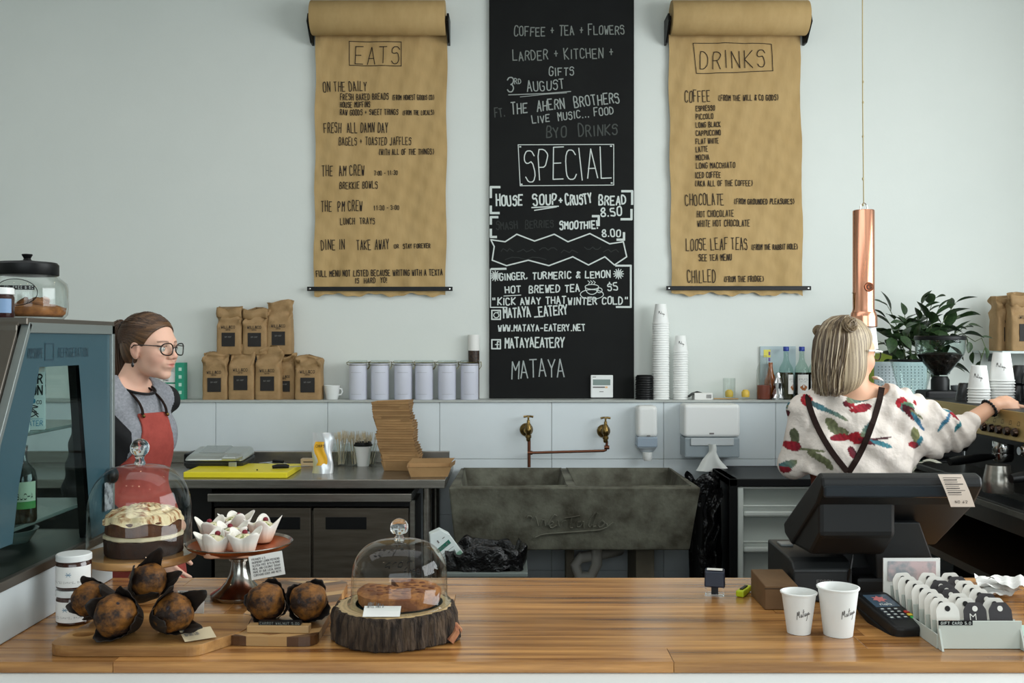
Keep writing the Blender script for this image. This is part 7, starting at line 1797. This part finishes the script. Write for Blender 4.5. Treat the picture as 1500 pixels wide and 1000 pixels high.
# ---------------- blonde woman on the right, seen from behind ----------------
hy = 3.4; ho = (X(1242,hy),hy,Z(517,hy)); H = Frame(ho, head_frame(math.radians(24),math.radians(3)), .96)
pb2 = thing('person','blonde woman seen from behind, white bird print top, crossed straps, reaching right','person',(X(1250,hy),hy,0))
bo = (X(1252,hy),hy,0); T = Frame(bo, head_frame(math.radians(82)), .98)
lo = (X(1120,hy),hy-.26); hi = (1.90,hy+.44)
zs = np.concatenate([np.arange(-.02,.90,.011),np.arange(.90,1.66,.0042)])
f = Field(lo,hi,.0042,zs); gx_,gy_,gz_ = f.grid((slice(None),)*3)
def torso2(f,T,grow=0.0):
    z0 = 1.375/T.s; e = lambda c,r,k=.03: f.ell(T.p(*c),tuple((q+grow)*T.s for q in r),k*T.s,T.M)
    e((.0,0,z0-.13),(.098,.150,.13)); e((.0,0,z0-.22),(.098,.140,.12),.04); e((.0,0,z0-.35),(.09,.125,.14),.05); e((-.005,0,z0-.52),(.11,.160,.14),.06)
    for sy in (-1,1): f.cone(T.p(-.01,.05*sy,z0-.0),T.p(-.005,.155*sy,z0-.055),(.035+grow)*T.s,(.045+grow)*T.s,.03); f.ell(T.p(-.045,.06*sy,z0-.56),tuple((q+grow)*T.s for q in (.09,.09,.11)),.05,T.M)
torso2(f,T); add_head(f,H)
f.cone(H.p(-.022,0,-.055),T.p(-.005,0,1.375/T.s),.050,.055,.02)
shL = (X(1180,3.4),3.40,Z(603,3.4)); elL = (X(1164,3.42),3.44,Z(680,3.42)); wrL = (X(1215,3.6),3.66,1.13)
shR = (X(1322,3.4),3.41,Z(593,3.4)); elR = (X(1396,3.46),3.47,Z(636,3.46)); wrR = (X(1453,3.50),3.50,Z(595,3.50))
limb(f,[shL,elL],[.047,.036]); limb(f,[elL,wrL],[.036,.024]); limb(f,[shR,elR],[.047,.038]); limb(f,[elR,wrR],[.037,.0245])
fw = np.array((.95,.25,.10)); fw/=np.linalg.norm(fw); nn = np.array((-.05,-.75,.66)); nn -= fw*(nn@fw); nn/=np.linalg.norm(nn); 
hand(f, np.array(wrR)+fw*.012, np.stack([fw,np.cross(nn,fw)*-1,nn],1), 1.05, [.5,.55,.6,.65])
fw = np.array((.7,.7,.0)); fw/=np.linalg.norm(fw); nn=np.array((.2,-.2,.95)); nn-=fw*(nn@fw); nn/=np.linalg.norm(nn)
hand(f, np.array(wrL)+fw*.012, np.stack([fw,np.cross(nn,fw),nn],1), .92, .4)
for sy in (-1,1):
    limb(f,[T.p(-.01,.09*sy,.88/T.s),T.p(.01,.09*sy,.48/T.s),T.p(-.01,.095*sy,.09/T.s)],[.095,.06,.038],.03); f.cone(T.p(-.02,.095*sy,.045/T.s),T.p(.13,.11*sy,.03/T.s),.04,.03,.02)
me, Pm = surface(f,'body'); paint(me,head_colors(Pm,H,(222,172,142),(185,105,98),(120,95,70))); mpart('body',me,SKIN,pb2); eyes(pb2,H)
# blouse
g = f.clone(); torso2(g,T,.018)
cuff = np.array(elR)*.62+np.array(wrR)*.38
g.chain([shR,elR],[.062,.058],.03); g.chain([elR,tuple(cuff)],[.056,.046],.02)
# batwing fullness under the right arm
g.cone((X(1300,3.4),3.41,Z(640,3.4)),(X(1372,3.44),3.45,Z(650,3.44)),.075,.045,.05); g.cone((X(1285,3.4),3.41,Z(660,3.4)),(X(1330,3.42),3.43,Z(655,3.42)),.08,.05,.05)
g.cone((X(1215,3.4),3.40,Z(670,3.4)),(X(1290,3.4),3.40,Z(675,3.4)),.10,.10,.05)
fold = .006*np.sin((gx_*34+gz_*26)+1.5*np.sin(gz_*11))+.0045*np.sin(gx_*85-gz_*34+2*np.sin(gx_*14))+.003*np.sin(gx_*60+gz_*75)
arm = np.exp(-((gx_-elR[0])/.07)**2)*.004*np.sin(gx_*150+gz_*90)
g.d += (fold+arm).astype(np.float32)*np.ones_like(g.d)
nk = T.p(-.012,-.0,1.375/T.s+.015); g.ell(nk,(.085,.112,.045),.004,T.M,'s')
g.d = np.maximum(g.d,(Z(697,3.4)+.035*np.sin(gx_*9)-gz_)+0*g.d)
g.chain([shL,elL],[.052,.048],.03); g.chain([elL,tuple(np.array(elL)*.3+np.array(wrL)*.7)],[.049,.038],.02)
me,Pm = surface(g,'blouse')
base = L3((222,212,203)); C = np.tile(base,(len(Pm),1)); rb = random.Random(12)
px = 750+Pm[:,0]*F/Pm[:,1]; py = 500-(Pm[:,2]-CZ)*F/Pm[:,1]
def feather(cx,cy,L_,w_,ang,col,tip=None,front=True):
    global C
    L_ *= 1.15; w_ *= 1.25
    a = math.radians(ang); xx = (Pm[:,0]-X(cx,3.3))*math.cos(a)+(Pm[:,2]-Z(cy,3.3))*math.sin(a); yy = -(Pm[:,0]-X(cx,3.3))*math.sin(a)+(Pm[:,2]-Z(cy,3.3))*math.cos(a)
    L_ *= .00226; w_ *= .00226
    t = xx/L_; wl = w_*np.clip(1-t*t,0,1)**.5*(1+.06*np.sin(xx*500)); m = (np.abs(t)<1)&(np.abs(yy)<wl)&((Pm[:,1]<3.43) if front else (Pm[:,1]>3.4))
    sh = .85+.15*np.sin(xx*400+yy*200)
    cc = L3(col)[None,:]*sh[:,None]
    if tip is not None: q = np.clip((t+1)/2,0,1)[:,None]; cc = cc*(1-q)+L3(tip)[None,:]*q*sh[:,None]
    C = np.where(m[:,None], cc, C)
RED=(168,24,40); RD2=(120,22,40); TL=(56,120,135); OL=(120,125,90); DKR=(70,24,34)
for a in [(1190,588,8,6,60,RED),(1193,590,6,4,-20,(200,70,50)),(1205,596,16,3.5,-25,(70,78,72),TL),(1225,606,18,2.5,-30,TL,OL),(1245,592,7,4,-10,DKR,RED),(1262,598,15,4.5,12,RED,RD2),(1262,583,18,6,10,OL,TL),
          (1222,622,9,5,-60,OL),(1230,631,12,5,-15,(110,115,85),OL),(1232,641,14,4,5,RD2,RED),(1253,641,9,7,-30,RED),(1270,645,14,4,-10,RD2,DKR),(1288,649,16,2.8,-18,TL,(70,130,140)),(1290,641,14,1.4,8,DKR),(1266,628,12,4,50,OL,TL),
          (1246,662,5,8,20,RD2,DKR),(1204,672,14,4,-30,OL),(1215,682,7,3,-50,OL),
          (1323,590,8,7,20,RED),(1331,597,7,8,70,TL,(110,150,110)),(1336,605,14,5,-45,DKR,RD2),(1352,618,20,3,-42,TL,(60,110,150)),(1349,640,6,11,20,OL,(130,130,80)),(1356,650,9,4,60,TL),(1347,654,9,4,-15,RED,DKR),(1348,608,16,1.2,-28,OL),(1344,590,4,3,-40,RED),
          (1402,622,16,2.6,52,TL,(60,110,150)),(1415,606,18,2.4,-30,TL,(90,150,160)),(1421,613,9,3,-35,RED,RD2),(1424,628,9,3,50,(60,130,140)),
          (1160,616,12,4,62,RED,DKR),(1160,604,9,3,65,TL,OL),(1174,642,5,10,10,(90,95,70)),(1172,657,10,6,-15,RED,RD2),(1166,686,12,5,30,TL,OL),(1160,694,10,4,5,RED,RD2),(1194,661,14,1.4,0,OL)]:
    feather(*a)
for k in range(16): feather(rb.uniform(1170,1340),rb.uniform(590,680),rb.uniform(6,14),rb.uniform(2,6),rb.uniform(0,180),rb.choice([RED,TL,OL]),front=False)
paint(me,C); BL = mat('printed_blouse',(222,212,203),.85,attr='tint',bump=(11,.8,.03)); blo = mpart('blouse',me,BL,pb2)
# apron skirt at the waist (rust brown)
a2 = f.clone(); torso2(a2,T,.024); a2.chain([T.p(0,0,.95/T.s),T.p(.0,0,.52/T.s)],[.16,.17],.03)
a2.d += (.004*np.sin(gx_*50)).astype(np.float32)*np.ones_like(a2.d)
q_ = np.maximum(a2.d, gz_-Z(690,3.4)+.01*np.sin(gx_*12)); q_ = np.maximum(q_, .50-gz_); a2.d = q_.astype(np.float32)
me,_ = surface(a2,'apron'); apr2 = mpart('apron',me,mat('brown_apron',(104,44,28),.85,bump=(60,.3,.002)),pb2)
g4 = f.clone()
for sy in (-1,1): g4.chain([T.p(-.01,.09*sy,.70/T.s),T.p(.01,.09*sy,.48/T.s),T.p(-.01,.095*sy,.12/T.s)],[.098,.068,.05],.03)
me,_ = surface(g4,'trousers'); mpart('trousers',me,MATS['black_trousers'],pb2)
g4 = f.clone()
for sy in (-1,1): g4.cone(T.p(-.03,.095*sy,.04/T.s),T.p(.135,.11*sy,.035/T.s),.048,.037,.02)
g4.d = np.maximum(g4.d,(0.004-gz_)+0*g4.d); me,_ = surface(g4,'shoes'); mpart('shoes',me,BLACK,pb2)
# crossed straps lying on the back: trace the blouse surface
def back_y(x,z):
    i = int(np.clip(np.searchsorted(g.x,x),0,len(g.x)-1)); k = int(np.clip(np.searchsorted(g.z,z),0,len(g.z)-1)); col = g.d[i,:,k]; j = np.argmax(col<0)
    return g.y[j] if col.min()<0 else 3.35
for name_,pts in (('a',[(1183,580),(1184,592),(1192,615),(1204,640),(1220,665),(1240,690)]),('b',[(1291,567),(1288,585),(1280,612),(1268,645),(1256,670),(1242,692)])):
    for _ in range(2): pts = [pts[0]]+[p for a_,b_ in zip(pts[:-1],pts[1:]) for p in ((a_[0]*.75+b_[0]*.25,a_[1]*.75+b_[1]*.25),(a_[0]*.25+b_[0]*.75,a_[1]*.25+b_[1]*.75))]+[pts[-1]]
    q = []
    for (u0,v0),(u1,v1) in zip(pts[:-1],pts[1:]):
        for t in (0,.5): q.append((u0+(u1-u0)*t,v0+(v1-v0)*t))
    q.append(pts[-1]); out=[]
    ys = []
    for (u,v) in q:
        yb_=3.32
        for _ in range(3): yb_ = back_y(X(u,yb_),Z(v,yb_))
        ys.append(yb_)
    ys = np.array(ys)
    for _ in range(12): ys[1:-1] = np.minimum(ys[1:-1],(ys[:-2]+ys[2:])/2)
    out = [(X(u,y),y-.004,Z(v,y)) for (u,v),y in zip(q,ys)]
    tb_ = B(); vs=[]; 
    for k,p in enumerate(out):
        a_ = np.array(out[min(k+1,len(out)-1)])-np.array(out[max(k-1,0)]); nx_,nz_ = -a_[2],a_[0]; l_ = math.hypot(nx_,nz_) or 1; w_ = .0095
        vs += [(p[0]+nx_/l_*w_,p[1],p[2]+nz_/l_*w_),(p[0]-nx_/l_*w_,p[1],p[2]-nz_/l_*w_)]
    tb_.add(vs,[(2*k,2*k+1,2*k+3,2*k+2) for k in range(len(out)-1)])
    o = part('apron_strap', tb_, STR, apr2, solid=.005)
# hair
BLN = mat('hair_strand_blonde',(156,136,106),.45,noise=(20,.32,.66),col2=(84,66,48),stretch=(4,4,.15))
h = f.clone(); e(h,(-.018,0,.040),(.107,.083,.092),.01); e(h,(-.055,0,-.045),(.062,.075,.085),.03); e(h,(-.045,.0,-.10),(.05,.078,.055),.03)
for sy in (-1,1): e(h,(-.02,.058*sy,-.04),(.05,.03,.085),.02)
e(h,(.085,0,-.035),(.075,.095,.112),.01,'s')
me,Pm = surface(h,'hair')
top = np.array(H.p(-.03,0,.13))
v = Pm-top; a = np.arctan2(v[:,1],v[:,0]); s_ = np.clip(.5+.3*np.sin(a*41+2*np.sin(Pm[:,2]*20))+.2*np.sin(a*97)+.15*np.sin(a*17),0,1)
paint(me, L3((96,78,58))*(1-s_[:,None])+L3((186,168,138))*s_[:,None]); hb = mpart('hair',me,mat('blonde_hair',(150,130,100),.5,attr='tint',bump=(150,.3,.002)),pb2)
def fall(r):
    a = r.uniform(-2.1,1.08); base_ang = PI+a   # around the back and sides, free at the face
    out=[]; rz_ = r.uniform(.94,1.05); tipz = -.098-r.uniform(0,.045)-(.014 if abs(a)<1 else 0); ph = r.uniform(0,6); part_y = r.uniform(-.02,.02)
    cx,cy = math.cos(base_ang),math.sin(base_ang)
    for t in [k/11 for k in range(12)]:
        if t < .36:
            th = t/.36*PI/2; R1=math.sin(th); z = .040+.094*math.cos(th); x=-.018+.103*cx*R1; y=.082*cy*R1+part_y*(1-R1)
        else:
            q = (t-.36)/.64; z = .040+(tipz-.040)*q; sw = 1+.05*math.sin(q*3+ph)-.24*q**2; x=-.018+(.103)*cx*sw-.018*q+.004*math.sin(ph*3)*q; y=.083*cy*(sw+.03)+.004*math.sin(ph*5)*q
            x += .005*math.sin(q*8+ph)*q
        out.append(H.p(x*rz_,y*rz_,z))
    return out
strands(330,fall,mat('hair_strand_dark',(84,68,52),.5),'long_hair',pb2,.0022,17,4)
strands(420,fall,BLN,'long_hair',pb2,.0021,11,4)
strands(240,fall,mat('hair_strand_light',(184,168,142),.45),'long_hair',pb2,.0019,13,4)
def bun(c, R, seed):
    c = np.array(H.p(*c))
    def gen(r):
        ax = np.array((r.gauss(0,.5),-1.0,r.gauss(0,.5))); ax/=np.linalg.norm(ax); u = np.cross(ax,(0,0,1)); u/=np.linalg.norm(u); w_=np.cross(ax,u); a0=r.uniform(0,6.28); rr=R*r.uniform(.45,.95); off = ax*R*.55*math.sqrt(max(0,1-(rr/R)**2))*r.choice((-1,1))
        return [c+off+(u*math.cos(a0+k*.45)+w_*math.sin(a0+k*.45))*rr for k in range(9)]
    return gen
for k,(c,R) in enumerate([(tuple(H.inv(np.array((X(1232,hy),hy-.085,Z(476,hy))))),.027),(tuple(H.inv(np.array((X(1203,hy),hy+.03,Z(484,hy))))),.020)]):
    bo_ = part('hair_bun', B().sphere(H.p(*c),R*.66,16,12), mat('bun_core',(96,78,58),.6), pb2, world=True, smooth=True)
    strands(110,bun(c,R,k),BLN,'bun_strands',bo_,.0026,20+k,4).location = tuple(-np.array(pb2.location))
# glasses (white) and bracelet, ear
GW2 = mat('glasses_white',(226,226,224),.3)
for sy in (-1,1):
    cy = .034*sy; ring = [H.p(.106-.012*abs(math.cos(a))*(1 if (math.cos(a)*sy>0) else .2),cy+.026*math.cos(a),-.001+.019*math.sin(a)) for a in [k*2*PI/22 for k in range(23)]]
    gl_ = part('glasses_frame', B().tube(ring,.0022,7), GF, pb2, world=True, smooth=True)
    part('temple_arm', B().tube([H.p(.098,.062*sy,.010),H.p(.05,.086*sy,.012),H.p(.01,.090*sy,.010)],.0032,6), GW2, gl_, world=True, smooth=True)
    part('lens', B().add([H.p(.104,cy+.025*math.cos(a),-.001+.0175*math.sin(a)) for a in [k*PI/10 for k in range(20)]],[tuple(range(20))]), GLASS, gl_, world=True)
wv_ = np.array(wrR); dr = wv_-np.array(elR); dr/=np.linalg.norm(dr); u = np.cross(dr,(0,0,1)); u/=np.linalg.norm(u); w2=np.cross(dr,u)
for k in range(18):
    a = k*2*PI/18; c = wv_-dr*.012+(u*math.cos(a)+w2*math.sin(a))*.0300; part('bracelet_bead', B().sphere(tuple(c),.0056,8,6), BLACK, pb2, world=True, smooth=True)
for o in list(bpy.data.objects):
    if o.type == 'EMPTY' and not o.children: bpy.data.objects.remove(o)
